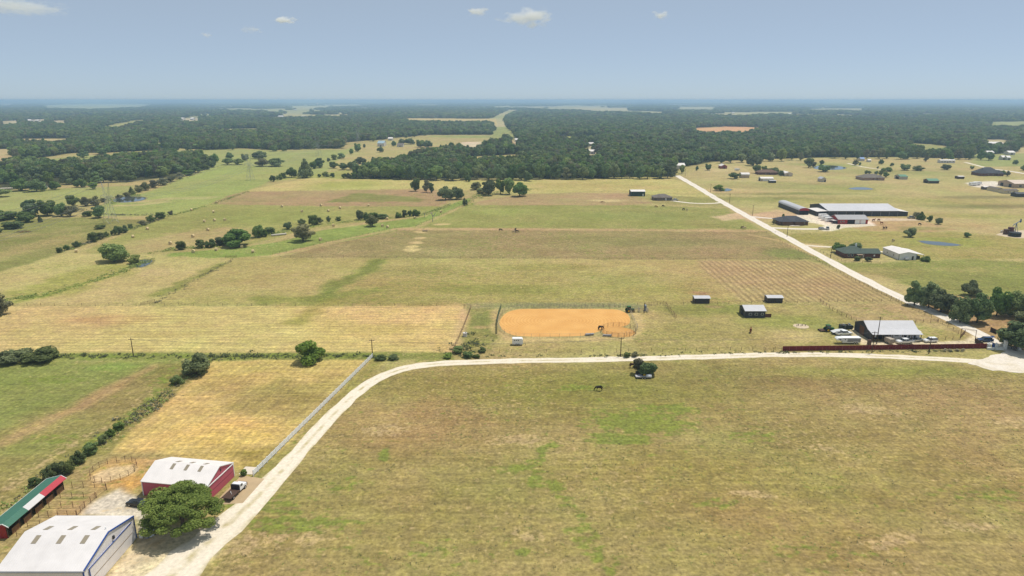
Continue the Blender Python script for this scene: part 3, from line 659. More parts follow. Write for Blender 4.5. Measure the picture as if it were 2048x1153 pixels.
def make_wood(P):
    r = np.random.RandomState(8); n = len(P)
    me = bpy.data.meshes.new('wood'); me.vertices.add(n)
    co = np.stack([P[:, 0], P[:, 1], np.zeros(n)], -1); me.vertices.foreach_set('co', co.ravel().astype(np.float32))
    k = np.where(r.uniform(size=n) < .80 - .25 * (P[:, 5] > .6), r.randint(0, 5, n), r.randint(5, 7, n))
    k = np.where((P[:, 1] > 5000), r.randint(0, 5, n), k)
    a = me.attributes.new('tree_kind', 'INT', 'POINT'); a.data.foreach_set('value', k.astype(np.int32))
    a = me.attributes.new('tree_size', 'FLOAT_VECTOR', 'POINT'); a.data.foreach_set('vector', np.stack([P[:, 2], P[:, 2], P[:, 3]], -1).ravel().astype(np.float32))
    a = me.attributes.new('tree_turn', 'FLOAT_VECTOR', 'POINT'); a.data.foreach_set('vector', np.stack([0 * P[:, 4], 0 * P[:, 4], P[:, 4]], -1).ravel().astype(np.float32))
    o = bpy.data.objects.new('woodland', me); COL.objects.link(o); o['kind'] = 'stuff'
    o['label'] = 'dense dark green oak woodland stretching back to the horizon'; o['category'] = 'woodland'
    t = bpy.data.node_groups.new('woodland', 'GeometryNodeTree'); N = t.nodes; L = t.links
    t.interface.new_socket('Geometry', in_out='INPUT', socket_type='NodeSocketGeometry'); t.interface.new_socket('Geometry', in_out='OUTPUT', socket_type='NodeSocketGeometry')
    gi = N.new('NodeGroupInput'); go = N.new('NodeGroupOutput'); iop = N.new('GeometryNodeInstanceOnPoints'); jo = N.new('GeometryNodeJoinGeometry')
    L.new(gi.outputs[0], iop.inputs['Points'])
    for meh in reversed(WKIND):
        ob = next(q for q in bpy.data.objects if q.data is meh)
        oi = N.new('GeometryNodeObjectInfo'); oi.inputs['Object'].default_value = ob; oi.transform_space = 'ORIGINAL'; oi.inputs['As Instance'].default_value = True
        L.new(oi.outputs['Geometry'], jo.inputs[0])
    L.new(jo.outputs[0], iop.inputs['Instance']); iop.inputs['Pick Instance'].default_value = True
    def na(nm, ty):
        q = N.new('GeometryNodeInputNamedAttribute'); q.data_type = ty; q.inputs['Name'].default_value = nm; return q.outputs[0]
    L.new(na('tree_kind', 'INT'), iop.inputs['Instance Index']); L.new(na('tree_size', 'FLOAT_VECTOR'), iop.inputs['Scale']); L.new(na('tree_turn', 'FLOAT_VECTOR'), iop.inputs['Rotation'])
    L.new(iop.outputs[0], go.inputs[0])
    md = o.modifiers.new('trees', 'NODES'); md.node_group = t
    return o

# ------------------------------------------------------------------ individual trees and bushes
NTH = ['first', 'second', 'third', 'fourth', 'fifth', 'sixth', 'seventh', 'eighth', 'ninth', 'tenth', 'eleventh', 'twelfth', '13th', '14th', '15th', '16th', '17th', '18th', '19th', '20th'] + ['%dth' % i for i in range(21, 120)]
def row(items, what, where, group, name=None):
    """items: (x0, x1, ytop, ybase, kind); numbered from the left of the picture"""
    items = sorted(items, key=lambda q: q[0])
    for i, (x0, x1, yt, yb, kind) in enumerate(items):
        tree((x0 + x1) / 2, yb, x1 - x0, yb - yt, kind, '%s %s from the left %s' % (NTH[i], what, where), group, name)
def one(x0, x1, yt, yb, kind, label, name=None): return tree((x0 + x1) / 2, yb, x1 - x0, yb - yt, kind, label, None, name)

row([(355, 373, 482, 500, 'bush'), (392, 412, 478, 496, 'bush'), (410, 432, 477, 495, 'bush'), (430, 456, 474, 491, 'bush'), (505, 528, 449, 475, 'round'), (520, 536, 458, 474, 'bush'), (533, 551, 454, 468, 'bush'),
     (566, 584, 444, 459, 'bush'), (597, 613, 437, 449, 'bush'), (616, 634, 430, 451, 'bush'), (628, 645, 434, 449, 'bush'), (653, 662, 432, 444, 'bush'), (672, 684, 433, 442, 'bush'), (712, 728, 420, 440, 'round'), (724, 740, 424, 440, 'bush'),
     (740, 758, 425, 438, 'bush'), (756, 775, 427, 438, 'bush'), (790, 804, 424, 436, 'bush'), (803, 814, 420, 435, 'bush'), (814, 824, 421, 433, 'bush'), (821, 841, 418, 432, 'bush')],
    'bush', 'in the hedgerow between the bale field and the green strip', 'hedgerow between the bale field and the green strip')
row([(114, 125, 495, 506, 'bush'), (128, 138, 490, 501, 'bush'), (147, 163, 482, 494, 'bush'), (178, 197, 464, 484, 'bush'), (192, 209, 464, 479, 'bush'), (208, 218, 463, 474, 'bush'), (221, 227, 462, 470, 'bush'), (228, 244, 452, 470, 'bush'), (240, 256, 450, 466, 'bush'),
     (256, 265, 448, 458, 'bush'), (276, 294, 440, 451, 'obush'), (294, 312, 430, 444, 'bush'), (311, 329, 424, 438, 'bush'), (336, 347, 421, 430, 'obush')],
    'bush', 'along the fence on the left of the bale field', 'bushes along the bale field fence')
row([(10, 46, 442, 458, 'bush'), (35, 69, 422, 445, 'oak'), (-20, 30, 420, 440, 'oak'), (48, 84, 398, 432, 'oak'), (78, 112, 399, 432, 'oak'), (111, 134, 405, 433, 'round'), (128, 155, 410, 433, 'olive'), (135, 158, 389, 412, 'round'), (160, 180, 394, 413, 'olive'), (176, 200, 392, 411, 'obush'), (200, 213, 396, 405, 'obush')],
    'tree', 'in the dark clump left of the nearest pylon', 'clump left of the nearest pylon')
one(76, 85, 430, 445, 'cedar', 'small upright dark tree in front of the clump left of the pylon')
one(185, 212, 410, 436, 'round', 'round dark tree right beside the nearest pylon')
one(166, 184, 422, 433, 'bush', 'low bush just left of the round tree beside the nearest pylon')
one(191, 211, 449, 458, 'bush', 'low flat dark bush in front of the nearest pylon')
one(-8, 5, 454, 466, 'bush', 'dark bush cut by the left edge below the power lines')
one(-30, 17, 378, 395, 'green', 'pale green tree cut by the left edge beyond the green meadow')
one(203, 256, 484, 523, 'round', 'large round dark tree on the bank of the near pond')
one(256, 281, 508, 527, 'gbush', 'light green bush between the round tree and the near pond')
one(-26, 20, 584, 632, 'olive', 'greyish tree cut by the left edge beside the hay field')
lone = one(592, 652, 677, 724, 'gbush', 'bright green round bush standing alone on the lane verge')
lone.children[0].data = lone.children[0].data.copy(); lone.children[0].data.materials[0] = foliage('fresh_leaves', (.09, .15, .022, 1), (.25, .36, .06, 1), .3, False)
one(365, 421, 702, 749, 'bush', 'dark round tree at the corner of the straw field')
one(343, 368, 748, 768, 'gbush', 'small green bush below the dark tree at the straw field corner')
one(0, 60, 705, 723, 'bush', 'long dark green thicket at the left end of the lane verge')
one(45, 115, 709, 722, 'bush', 'low dark thicket beside the longer one on the lane verge')
one(586, 627, 446, 483, 'olive', 'lone olive green tree with a thin trunk on the green strip')
one(732, 758, 429, 453, 'olive', 'lone dark tree with its trunk showing amid bales on the green strip')
one(450, 506, 455, 493, 'oak', 'wide spreading tree casting a dark shadow in the hedgerow')
row([(821, 840, 357, 383, 'round'), (846, 860, 360, 385, 'olive'), (857, 869, 366, 386, 'round'), (876, 906, 372, 400, 'oak'), (898, 926, 374, 399, 'oak'), (925, 936, 396, 412, 'bush')],
    'tree', 'in the loose group left of the copse', 'loose group left of the copse')
row([(938, 962, 364, 380, 'olive'), (962, 994, 360, 391, 'round'), (990, 1012, 358, 388, 'green'), (1008, 1030, 356, 389, 'green'), (1024, 1055, 364, 393, 'oak'), (952, 972, 376, 388, 'gbush')],
    'tree', 'in the copse in the middle of the fields', 'copse in the middle of the fields')
one(1050, 1065, 345, 363, 'oak', 'single oak standing in front of the wood above the copse')
one(930, 943, 350, 364, 'oak', 'small oak in front of the wood left of the copse')
# right hand side
row([(1811, 1846, 560, 611, 'oak'), (1838, 1876, 562, 616, 'oak'), (1856, 1905, 578, 624, 'oak'), (1924, 1959, 559, 592, 'oak'), (1898, 1942, 590, 645, 'oak'), (1930, 1977, 584, 646, 'oak'), (1973, 2012, 575, 633, 'oak'), (2004, 2060, 580, 634, 'oak'), (2030, 2075, 620, 652, 'green')],
    'oak', 'in the grove beside the gravel road', 'oak grove beside the gravel road')
one(1992, 2066, 638, 701, 'oak', 'big oak shading the entrance gate at the right edge')
one(1924, 1937, 636, 648, 'gbush', 'light green bush at the foot of the oak grove')
one(1265, 1290, 714, 748, 'olive', 'thin pale topped tree standing over the parked trailer')
one(1278, 1314, 722, 752, 'round', 'dark green tree standing over the parked trailer')
one(1809, 1832, 455, 475, 'round', 'round dark tree standing alone near the right hand pond')
one(1663, 1688, 485, 505, 'oak', 'leafy tree with visible trunk at the left of the green roofed house')
one(1698, 1724, 484, 501, 'round', 'rounded tree behind the green roofed house')
row([(1709, 1722, 512, 522, 'bush'), (1730, 1743, 513, 523, 'bush')], 'bush', 'in front of the green roofed house', 'bushes in front of the green roofed house')
one(1841, 1861, 511, 523, 'bush', 'dark bush at the right corner of the white workshop')
one(1927, 1940, 464, 475, 'round', 'small solitary tree right of the pond on the right')
row([(1826, 1840, 424, 438, 'olive'), (1834, 1850, 423, 440, 'cedar'), (1854, 1865, 431, 444, 'round'), (1871, 1884, 435, 449, 'round')], 'tree', 'in the line right of the long riding hall', 'trees right of the riding hall')
row([(1544, 1551, 438, 449, 'olive'), (1564, 1570, 428, 436, 'round'), (1673, 1680, 449, 458, 'round')], 'sapling', 'around the stable yard', 'saplings in the stable yard')
row([(1728, 1736, 341, 349, 'round'), (1735, 1742, 342, 348, 'round'), (1749, 1756, 342, 349, 'round'), (1757, 1766, 341, 351, 'round'), (1766, 1777, 344, 355, 'round')], 'round tree', 'around the grey roofed house far right', 'round trees by the grey roofed house')
row([(1703, 1716, 320, 331, 'olive'), (1717, 1722, 325, 332, 'round'), (1757, 1767, 319, 329, 'oak'), (1780, 1787, 326, 333, 'oak'), (1753, 1757, 333, 338, 'round'), (1762, 1785, 334, 343, 'bush'), (1799, 1819, 328, 341, 'oak'), (1826, 1847, 331, 342, 'bush'),
     (1883, 1901, 329, 340, 'bush'), (1939, 1947, 332, 339, 'oak'), (1847, 1856, 312, 324, 'olive'), (2025, 2036, 320, 329, 'oak'), (2041, 2056, 329, 342, 'oak')], 'tree', 'scattered over the far right pasture', 'trees scattered over the far right pasture')
row([(1999, 2011, 341, 350, 'oak'), (2011, 2020, 342, 353, 'olive')], 'tree', 'beside the dark roofed brick house', 'trees beside the dark roofed brick house')
row([(1458, 1481, 345, 358, 'green'), (1505, 1520, 330, 347, 'green'), (1523, 1535, 332, 344, 'green'), (1534, 1558, 335, 345, 'oak'), (1556, 1568, 341, 352, 'oak')], 'tree', 'around the low brick house by the white sheds', 'trees around the low brick house')
one(1428, 1449, 369, 382, 'gbush', 'yellow green willow bush at the small pond by the gravel road')
row([(1391, 1397, 332, 342, 'oak'), (1409, 1422, 328, 341, 'oak'), (1492, 1520, 308, 332, 'oak')], 'oak', 'along the field edge left of the red shed', 'oaks at the field edge by the red shed')
row([(1608, 1625, 316, 336, 'green'), (1622, 1632, 324, 335, 'olive'), (1638, 1647, 320, 332, 'green'), (1634, 1658, 330, 344, 'oak')], 'tree', 'on the banks of the far pond on the right', 'trees at the far right pond')
one(1358, 1369, 330, 348, 'green', 'light green tree at the far end of the gravel road')
one(1340, 1356, 334, 352, 'olive', 'olive tree at the corner of the wood by the gravel road')
# upper left
row([(540, 551, 351, 364, 'bush'), (552, 566, 348, 360, 'bush'), (562, 575, 345, 357, 'bush'), (573, 594, 335, 355, 'oak'), (597, 626, 318, 356, 'cedar'), (600, 626, 332, 356, 'round'), (619, 634, 323, 338, 'bush'), (630, 650, 316, 336, 'oak'), (654, 661, 316, 324, 'oak'), (663, 677, 309, 320, 'gbush'), (675, 690, 306, 318, 'gbush'), (698, 707, 298, 309, 'oak'), (708, 722, 287, 304, 'oak'), (726, 732, 288, 296, 'oak')],
    'tree', 'in the hedge running up to the far clearing', 'hedge running up to the far clearing')
row([(658, 676, 323, 337, 'round'), (676, 695, 326, 340, 'oak'), (694, 716, 322, 340, 'oak'), (710, 731, 314, 328, 'oak'), (742, 753, 314, 326, 'oak'), (752, 768, 314, 331, 'oak'), (764, 780, 314, 328, 'oak')], 'oak', 'in the tan clearing above the brown field', 'oaks in the tan clearing')
row([(635, 643, 348, 355, 'bush'), (645, 660, 343, 354, 'gbush'), (661, 670, 346, 355, 'bush'), (684, 695, 347, 357, 'bush'), (692, 704, 346, 357, 'bush'), (702, 716, 345, 358, 'bush'), (712, 726, 345, 358, 'bush')], 'bush', 'at the left end of the main wood', 'bushes at the left end of the main wood')
row([(754, 767, 294, 305, 'oak'), (783, 792, 282, 293, 'oak'), (797, 812, 278, 289, 'oak'), (810, 830, 277, 289, 'oak'), (831, 850, 280, 295, 'oak'), (846, 865, 281, 295, 'oak'), (860, 882, 294, 305, 'oak')], 'oak', 'by the farmstead in the far clearing', 'oaks by the farmstead in the far clearing')
row([(10, 37, 324, 340, 'oak'), (27, 54, 311, 329, 'oak'), (50, 78, 312, 329, 'oak'), (156, 177, 299, 316, 'oak'), (193, 220, 294, 309, 'oak'), (189, 228, 312, 329, 'oak'), (231, 246, 308, 324, 'oak')], 'oak', 'dotting the upper left meadow', 'oaks dotting the upper left meadow')
row([(420, 437, 308, 325, 'oak'), (444, 466, 316, 330, 'green'), (464, 487, 317, 330, 'green'), (452, 468, 305, 318, 'oak'), (482, 498, 308, 322, 'oak'), (504, 534, 302, 318, 'oak'), (511, 540, 317, 333, 'olive'), (538, 570, 316, 333, 'oak'), (373, 390, 300, 315, 'oak'), (388, 409, 299, 315, 'oak'), (540, 556, 290, 303, 'oak'), (562, 574, 292, 303, 'oak')], 'tree', 'around the meadow beside the second pylon', 'trees around the meadow by the second pylon')
row([(26, 60, 356, 382, 'oak'), (56, 91, 358, 383, 'oak'), (100, 120, 362, 380, 'oak'), (151, 174, 357, 375, 'oak'), (177, 194, 364, 379, 'green')], 'oak', 'in front of the left wood by the parked cars', 'oaks in front of the left wood')
row([(268, 286, 370, 385, 'obush'), (282, 302, 364, 381, 'olive'), (298, 318, 360, 376, 'olive'), (314, 336, 356, 371, 'olive'), (332, 352, 350, 364, 'olive'), (348, 368, 345, 358, 'olive'), (364, 384, 340, 352, 'bush'), (380, 402, 334, 346, 'bush'), (398, 418, 328, 340, 'oak'), (414, 432, 322, 335, 'oak')], 'tree', 'along the scrubby lower edge of the left wood', 'scrubby lower edge of the left wood')
row([(257, 270, 374, 390, 'cedar'), (232, 246, 388, 398, 'obush'), (246, 262, 384, 394, 'obush')], 'bush', 'on the bank of the pond behind the pylon', 'bushes on the pond bank')
# bushes at the stalls, bottom left
row([(60, 82, 953, 972, 'bush'), (88, 116, 930, 958, 'bush'), (108, 134, 924, 952, 'bush'), (124, 150, 920, 946, 'bush'), (147, 174, 900, 926, 'bush'), (172, 198, 884, 908, 'bush'), (196, 216, 868, 886, 'bush'), (214, 232, 856, 872, 'bush'), (230, 250, 844, 860, 'bush')], 'bush', 'in the row behind the green roofed stalls', 'bush row behind the stalls')
one(482, 495, 937, 951, 'gbush', 'small green shrub at the right end of the red barn')
row([(885, 905, 704, 716, 'gbush'), (903, 925, 690, 706, 'gbush'), (925, 945, 703, 716, 'bush'), (955, 972, 693, 705, 'gbush'), (946, 960, 708, 716, 'bush'), (1248, 1262, 704, 715, 'bush'), (1262, 1276, 702, 714, 'obush'), (750, 775, 708, 719, 'bush'), (774, 796, 710, 719, 'bush')], 'shrub', 'along the weedy verge of the curved lane', 'shrubs along the verge of the curved lane')
# front row of the main wood
fr = random.Random(21); fi = []
for (xa, ya, xb, yb, n) in ((722, 357, 900, 361, 11), (900, 361, 1340, 357, 26), (1436, 327, 1610, 321, 9), (1660, 318, 1850, 318, 9), (1870, 320, 1985, 321, 6)):
    for i in range(n):
        t = (i + fr.uniform(.2, .8)) / n; x = xa + (xb - xa) * t; b = ya + (yb - ya) * t + fr.uniform(-1.5, 1); s = mpp(b); w = fr.uniform(9, 15) / s; h = fr.uniform(12, 18) / s
        fi.append((x - w / 2, x + w / 2, b - h, b, fr.choice(['oak', 'oak', 'oak', 'round', 'green', 'olive'])))
row(fi, 'tree', 'along the front edge of the main wood', 'front edge of the main wood', 'wood_edge_tree')
fi = []
for (xa, ya, xb, yb, n) in ((-20, 367, 110, 371, 6), (120, 369, 268, 364, 9), (300, 303, 480, 299, 8), (575, 299, 681, 297, 7), (735, 284, 860, 272, 6)):
    for i in range(n):
        t = (i + fr.uniform(.2, .8)) / n; x = xa + (xb - xa) * t; b = ya + (yb - ya) * t + fr.uniform(-1, 1); s = mpp(b); w = fr.uniform(10, 15) / s; h = fr.uniform(12, 17) / s
        fi.append((x - w / 2, x + w / 2, b - h, b, fr.choice(['oak', 'oak', 'oak', 'round', 'green'])))
row(fi, 'tree', 'along the front edges of the left hand woods', 'front edges of the left hand woods', 'wood_edge_tree')
# two dead trees
for (x, b, h, lab) in ((865, 444, 22, 'taller bare dead tree on the fence line'), (849, 436, 14, 'shorter bare dead tree on the fence line')):
    s = mpp(b); o = linked('dead_tree', trunk('dead_tree', int(x), .6, .03, 8, .03, True)); o.location = G(x, b); o.scale = (h * s * .9, h * s * .9, h * s); o['label'] = lab; o['category'] = 'tree'
    o.data.materials[0] = mat('grey_wood', (.34, .32, .29), .9, var=.3, scale=5)
# the large oak in front of the red barn
OAK = crown('crown', 777, 'green', 80, 30000, .012, .14, 'shell', .5, .66)
OAK.materials[0] = foliage('big_oak_leaves', (.10, .15, .028, 1), (.30, .37, .085, 1), .25, False)
oo = empty('oak_tree', G(366, 1060), .4, 'large spreading oak in front of the red barn', 'tree'); oo.scale = (14.4, 14.4, 10.0)
linked('crown', OAK, oo); linked('trunk', trunk('trunk', 31, .4, .03, 7, .01), oo)

# ------------------------------------------------------------------ weeds and rank grass nobody could count
def weed_mesh(name, label, spots, kind, seed, nq=12):
    """spots: array of x, y, radius, height"""
    r = np.random.RandomState(seed); S = np.repeat(np.asarray(spots), nq, 0); n = len(S)
    a = r.uniform(0, 2 * PI, n); q = np.sqrt(r.uniform(0, 1, n)) * S[:, 2]; z = r.uniform(.05, 1, n) * S[:, 3] * (1 - .6 * (q / S[:, 2]) ** 2)
    p = np.stack([S[:, 0] + np.cos(a) * q, S[:, 1] + np.sin(a) * q, z], -1)
    nr = r.normal(size=(n, 3)) * .6 + np.array([0, -.2, .9]); nr /= np.linalg.norm(nr, axis=1)[:, None]
    u = np.cross(nr, r.normal(size=(n, 3))); u /= np.linalg.norm(u, axis=1)[:, None]; v = np.cross(nr, u); s = (.42 * np.minimum(S[:, 2], 1.1) * r.uniform(.5, 1.1, n))[:, None]
    V = np.stack([p - u * s, p - v * s * .6, p + u * s, p + v * s * .6], 1).reshape(-1, 3); V[:, 2] = np.maximum(V[:, 2], .01)
    me = mesh_from(name, V, np.arange(4 * n).reshape(-1, 4), FOL[kind], np.clip(r.uniform(0, 1, n), 0, 1)); o = linked(name, me); o['kind'] = 'stuff'; o['label'] = label; o['category'] = 'weeds'; return o
def along(pts, n, spread, rad, hgt, seed):
    r = np.random.RandomState(seed); P = np.array(GP(pts)); d = np.r_[0, np.cumsum(np.linalg.norm(np.diff(P, axis=0), axis=1))]; t = np.sort(r.uniform(0, d[-1], n)); t = t + 6 * np.sin(t * .09 + seed) 
    x = np.interp(t, d, P[:, 0]) + r.normal(0, spread, n); y = np.interp(t, d, P[:, 1]) + r.normal(0, spread, n); k = r.uniform(0, 1, n) ** 1.6
    return np.stack([x, y, rad[0] + (rad[1] - rad[0]) * k, hgt[0] + (hgt[1] - hgt[0]) * k], -1)
def cat_(*a): return np.concatenate(a)
weed_mesh('verge_weeds', 'rank green weeds along the lane verge and ditch', cat_(along([(-60, 713), (250, 713), (430, 714), (590, 712), (740, 714)], 300, 1.2, (.4, 1.4), (.25, .9), 1), along([(-60, 714), (110, 712)], 120, 2.0, (.8, 2.2), (.6, 1.8), 2), along([(890, 706), (960, 690), (930, 660)], 60, 2.5, (.5, 1.4), (.3, 1.2), 3), along([(900, 712), (1250, 712), (1560, 706)], 110, .7, (.3, .8), (.2, .6), 4), along([(1570, 706), (1960, 702)], 90, .6, (.3, .8), (.2, .6), 5)), 'cedar', 1)
weed_mesh('scrub', 'thin scrub and tall grass along the field ditches', cat_(along([(425, 720), (355, 765), (300, 815), (250, 850), (190, 892), (120, 942), (60, 975), (0, 1020)], 170, 1.5, (.3, 1.1), (.2, .8), 6), along([(280, 512), (350, 498), (430, 495), (500, 478), (560, 466), (640, 450), (760, 438), (850, 430), (905, 408)], 330, 1.6, (.8, 2.2), (.5, 1.8), 7), along([(120, 505), (200, 480), (260, 460), (330, 436), (430, 408), (495, 384)], 240, 1.3, (.5, 1.6), (.3, 1.4), 8), along([(0, 604), (90, 589), (180, 564), (250, 540), (300, 520), (330, 514)], 200, 2.0, (.5, 1.6), (.3, 1.0), 9), along([(225, 408), (220, 398), (260, 391), (300, 393)], 90, 2.5, (.8, 2.2), (.6, 1.8), 10), along([(930, 408), (950, 396), (985, 386), (1060, 380)], 160, 4, (.8, 2.4), (.5, 1.8), 11)), 'green', 2)
weed_mesh('dry_scrub', 'dry brown scrub along hedges and fence lines', cat_(along([(425, 720), (300, 815), (190, 892), (60, 975)], 110, 1.7, (.4, 1.2), (.3, .9), 12), along([(120, 505), (260, 460), (330, 436)], 120, 1.4, (.6, 1.6), (.4, 1.3), 13), along([(130, 412), (200, 430), (330, 431)], 130, 1.5, (.8, 2.0), (.4, 1.4), 14), along([(270, 384), (330, 370), (427, 334)], 130, 3, (1, 2.6), (.6, 2.2), 15), along([(1690, 660), (1700, 648), (1712, 644)], 30, 1.0, (.3, .8), (.2, .6), 16), along([(310, 606), (470, 517)], 90, 1.0, (.3, .9), (.2, .7), 17)), 'olive', 3)
def in_field(n, seed, rad, hgt, thr):
    r = np.random.RandomState(seed); P = GP([(400, 1153), (520, 1020), (620, 905), (710, 800), (780, 752), (860, 735), (1400, 726), (1700, 722), (1970, 745), (2200, 760), (2500, 1153)])
    x = r.uniform(-75, 190, n); y = r.uniform(108, 214, n); k = (poly_sd(x, y, P) > 1.5) & (fbm(x, y, 14, 61, 3) + .25 * r.uniform(-1, 1, n) > thr); x, y = x[k], y[k]; q = r.uniform(0, 1, len(x)) ** 2
    return np.stack([x, y, rad[0] + (rad[1] - rad[0]) * q, hgt[0] + (hgt[1] - hgt[0]) * q], -1)
weed_mesh('field_weeds', 'scattered green weeds in the front pasture', in_field(9000, 21, (.14, .5), (.06, .3), .56), 'green', 4, 5)
weed_mesh('dry_tufts', 'scattered dry grass tufts in the front pasture', in_field(9000, 22, (.14, .45), (.06, .28), .48), 'olive', 5, 5)

# ------------------------------------------------------------------ small mesh builder
class MB:
    def __init__(s): s.v = []; s.f = []
    def add(s, v, f):
        k = len(s.v); s.v.extend([tuple(p) for p in v]); s.f.extend([tuple(i + k for i in q) for q in f]); return s
    def box(s, x0, x1, y0, y1, z0, z1):
        return s.add([(x0, y0, z0), (x1, y0, z0), (x1, y1, z0), (x0, y1, z0), (x0, y0, z1), (x1, y0, z1), (x1, y1, z1), (x0, y1, z1)],
                     [(3, 2, 1, 0), (4, 5, 6, 7), (0, 1, 5, 4), (1, 2, 6, 5), (2, 3, 7, 6), (3, 0, 4, 7)])
    def extr(s, prof, a, b, axis='y'):
        """prof: list of (u, z) counter-clockwise seen from the near end; extruded from a to b along axis"""
        n = len(prof)
        P = (lambda u, w, z: (u, w, z)) if axis == 'y' else (lambda u, w, z: (w, u, z))
        v = [P(u, a, z) for u, z in prof] + [P(u, b, z) for u, z in prof]
        f = [tuple(range(n)), tuple(range(2 * n - 1, n - 1, -1))] + [((i + 1) % n, i, n + i, n + (i + 1) % n) for i in range(n)]
        return s.add(v, f)
    def cyl(s, c, r, l, axis='z', n=12, r2=None):
        c = Vector(c); d = {'x': Vector((1, 0, 0)), 'y': Vector((0, 1, 0)), 'z': Vector((0, 0, 1))}[axis]
        return s.add(*tube_pts([c - d * l / 2, c + d * l / 2], [r, r if r2 is None else r2], n))
    def tube(s, pts, r, n=6):
        return s.add(*tube_pts(pts, [r] * len(pts) if not isinstance(r, (list, tuple)) else r, n))
    def bar(s, a, b, w):
        a, b = Vector(a), Vector(b); d = (b - a).normalized(); u = d.orthogonal().normalized() * w; t = d.cross(u)
        v = [a + u, a + t, a - u, a - t, b + u, b + t, b - u, b - t]
        return s.add(v, [(0, 1, 5, 4), (1, 2, 6, 5), (2, 3, 7, 6), (3, 0, 4, 7), (3, 2, 1, 0), (4, 5, 6, 7)])
    def build(s, name, m, parent=None, loc=None, bevel=0.0, smooth=False):
        me = bpy.data.meshes.new(name); me.from_pydata(s.v, [], s.f)
        bm = bmesh.new(); bm.from_mesh(me)
        if bevel:
            bmesh.ops.remove_doubles(bm, verts=bm.verts, dist=1e-5)
            bmesh.ops.bevel(bm, geom=[e for e in bm.edges if len(e.link_faces) == 2 and e.calc_face_angle(0) > .5], offset=bevel, segments=2, affect='EDGES', profile=.6)
        bmesh.ops.recalc_face_normals(bm, faces=bm.faces); bm.to_mesh(me); bm.free()
        if smooth: me.polygons.foreach_set('use_smooth', [True] * len(me.polygons))
        me.materials.append(m)
        o = linked(name, me, parent)
        if loc: o.location = loc
        return o
def tag(o, label, cat, group=None):
    o['label'] = label; o['category'] = cat
    if group: o['group'] = group
    return o
def copy_tree(o, parent=None):
    c = o.copy(); COL.objects.link(c); c.parent = parent
    for ch in list(o.children): copy_tree(ch, c)
    return c

# ------------------------------------------------------------------ roads, yards, sand, water
def gravel_material(name, c, dirt, strip=.5):
    m, t, b = newmat(name); N = t.nodes; L = t.links; b.inputs['Roughness'].default_value = .95; b.inputs['Specular IOR Level'].default_value = .1
    ge = N.new('ShaderNodeNewGeometry'); at = N.new('ShaderNodeAttribute'); at.attribute_name = 'across'
    n1 = N.new('ShaderNodeTexNoise'); n1.inputs['Scale'].default_value = .22; n1.inputs['Detail'].default_value = 6; L.new(ge.outputs['Position'], n1.inputs[0])
    n2 = N.new('ShaderNodeTexNoise'); n2.inputs['Scale'].default_value = 1.3; n2.inputs['Detail'].default_value = 5; L.new(ge.outputs['Position'], n2.inputs[0])
    # grass comes through on the crown and at the edges
    ab = N.new('ShaderNodeMath'); ab.operation = 'ABSOLUTE'; L.new(at.outputs['Fac'], ab.inputs[0])
    mid = N.new('ShaderNodeMapRange'); mid.inputs['From Min'].default_value = .30; mid.inputs['From Max'].default_value = .08; L.new(ab.outputs[0], mid.inputs[0])
    edg = N.new('ShaderNodeMapRange'); edg.inputs['From Min'].default_value = .72; edg.inputs['From Max'].default_value = 1.0; L.new(ab.outputs[0], edg.inputs[0])
    mxm = N.new('ShaderNodeMath'); mxm.operation = 'MAXIMUM'; L.new(mid.outputs[0], mxm.inputs[0]); L.new(edg.outputs[0], mxm.inputs[1])
    nr = N.new('ShaderNodeMapRange'); nr.inputs['From Min'].default_value = .42; nr.inputs['From Max'].default_value = .62; L.new(n1.outputs[0], nr.inputs[0])
    ml = N.new('ShaderNodeMath'); ml.operation = 'MULTIPLY'; L.new(mxm.outputs[0], ml.inputs[0]); L.new(nr.outputs[0], ml.inputs[1])
    m2 = N.new('ShaderNodeMath'); m2.operation = 'MULTIPLY'; L.new(ml.outputs[0], m2.inputs[0]); m2.inputs[1].default_value = strip
    mx = N.new('ShaderNodeMix'); mx.data_type = 'RGBA'; mx.inputs['A'].default_value = c; mx.inputs['B'].default_value = dirt; L.new(m2.outputs[0], mx.inputs['Factor'])
    vr = N.new('ShaderNodeMapRange'); vr.inputs['From Min'].default_value = .3; vr.inputs['From Max'].default_value = .7; vr.inputs['To Min'].default_value = .86; vr.inputs['To Max'].default_value = 1.08; L.new(n2.outputs[0], vr.inputs[0])
    sc = N.new('ShaderNodeVectorMath'); sc.operation = 'SCALE'; L.new(mx.outputs['Result'], sc.inputs[0]); L.new(vr.outputs[0], sc.inputs['Scale'])
    L.new(sc.outputs[0], b.inputs['Base Color'])
    bp = N.new('ShaderNodeBump'); bp.inputs['Strength'].default_value = .4; bp.inputs['Distance'].default_value = .1; L.new(n2.outputs[0], bp.inputs['Height']); L.new(bp.outputs[0], b.inputs['Normal'])
    return m
M_LANE = gravel_material('lane_gravel', A(255, 247, 226), A(196, 184, 124), .75)
M_ROAD = gravel_material('road_gravel', A(252, 246, 232), A(214, 200, 156), .35)
def spline(P, step=4.0):
    P = [Vector((p[0], p[1])) for p in P]; out = []
    for i in range(len(P) - 1):
        p0, p1, p2, p3 = P[max(i - 1, 0)], P[i], P[i + 1], P[min(i + 2, len(P) - 1)]
        n = max(2, int((p2 - p1).length / step))
        for k in range(n):
            t = k / n
            out.append(.5 * ((2 * p1) + (p2 - p0) * t + (2 * p0 - 5 * p1 + 4 * p2 - p3) * t * t + (3 * p1 - p0 - 3 * p2 + p3) * t ** 3))
    out.append(P[-1]); return out
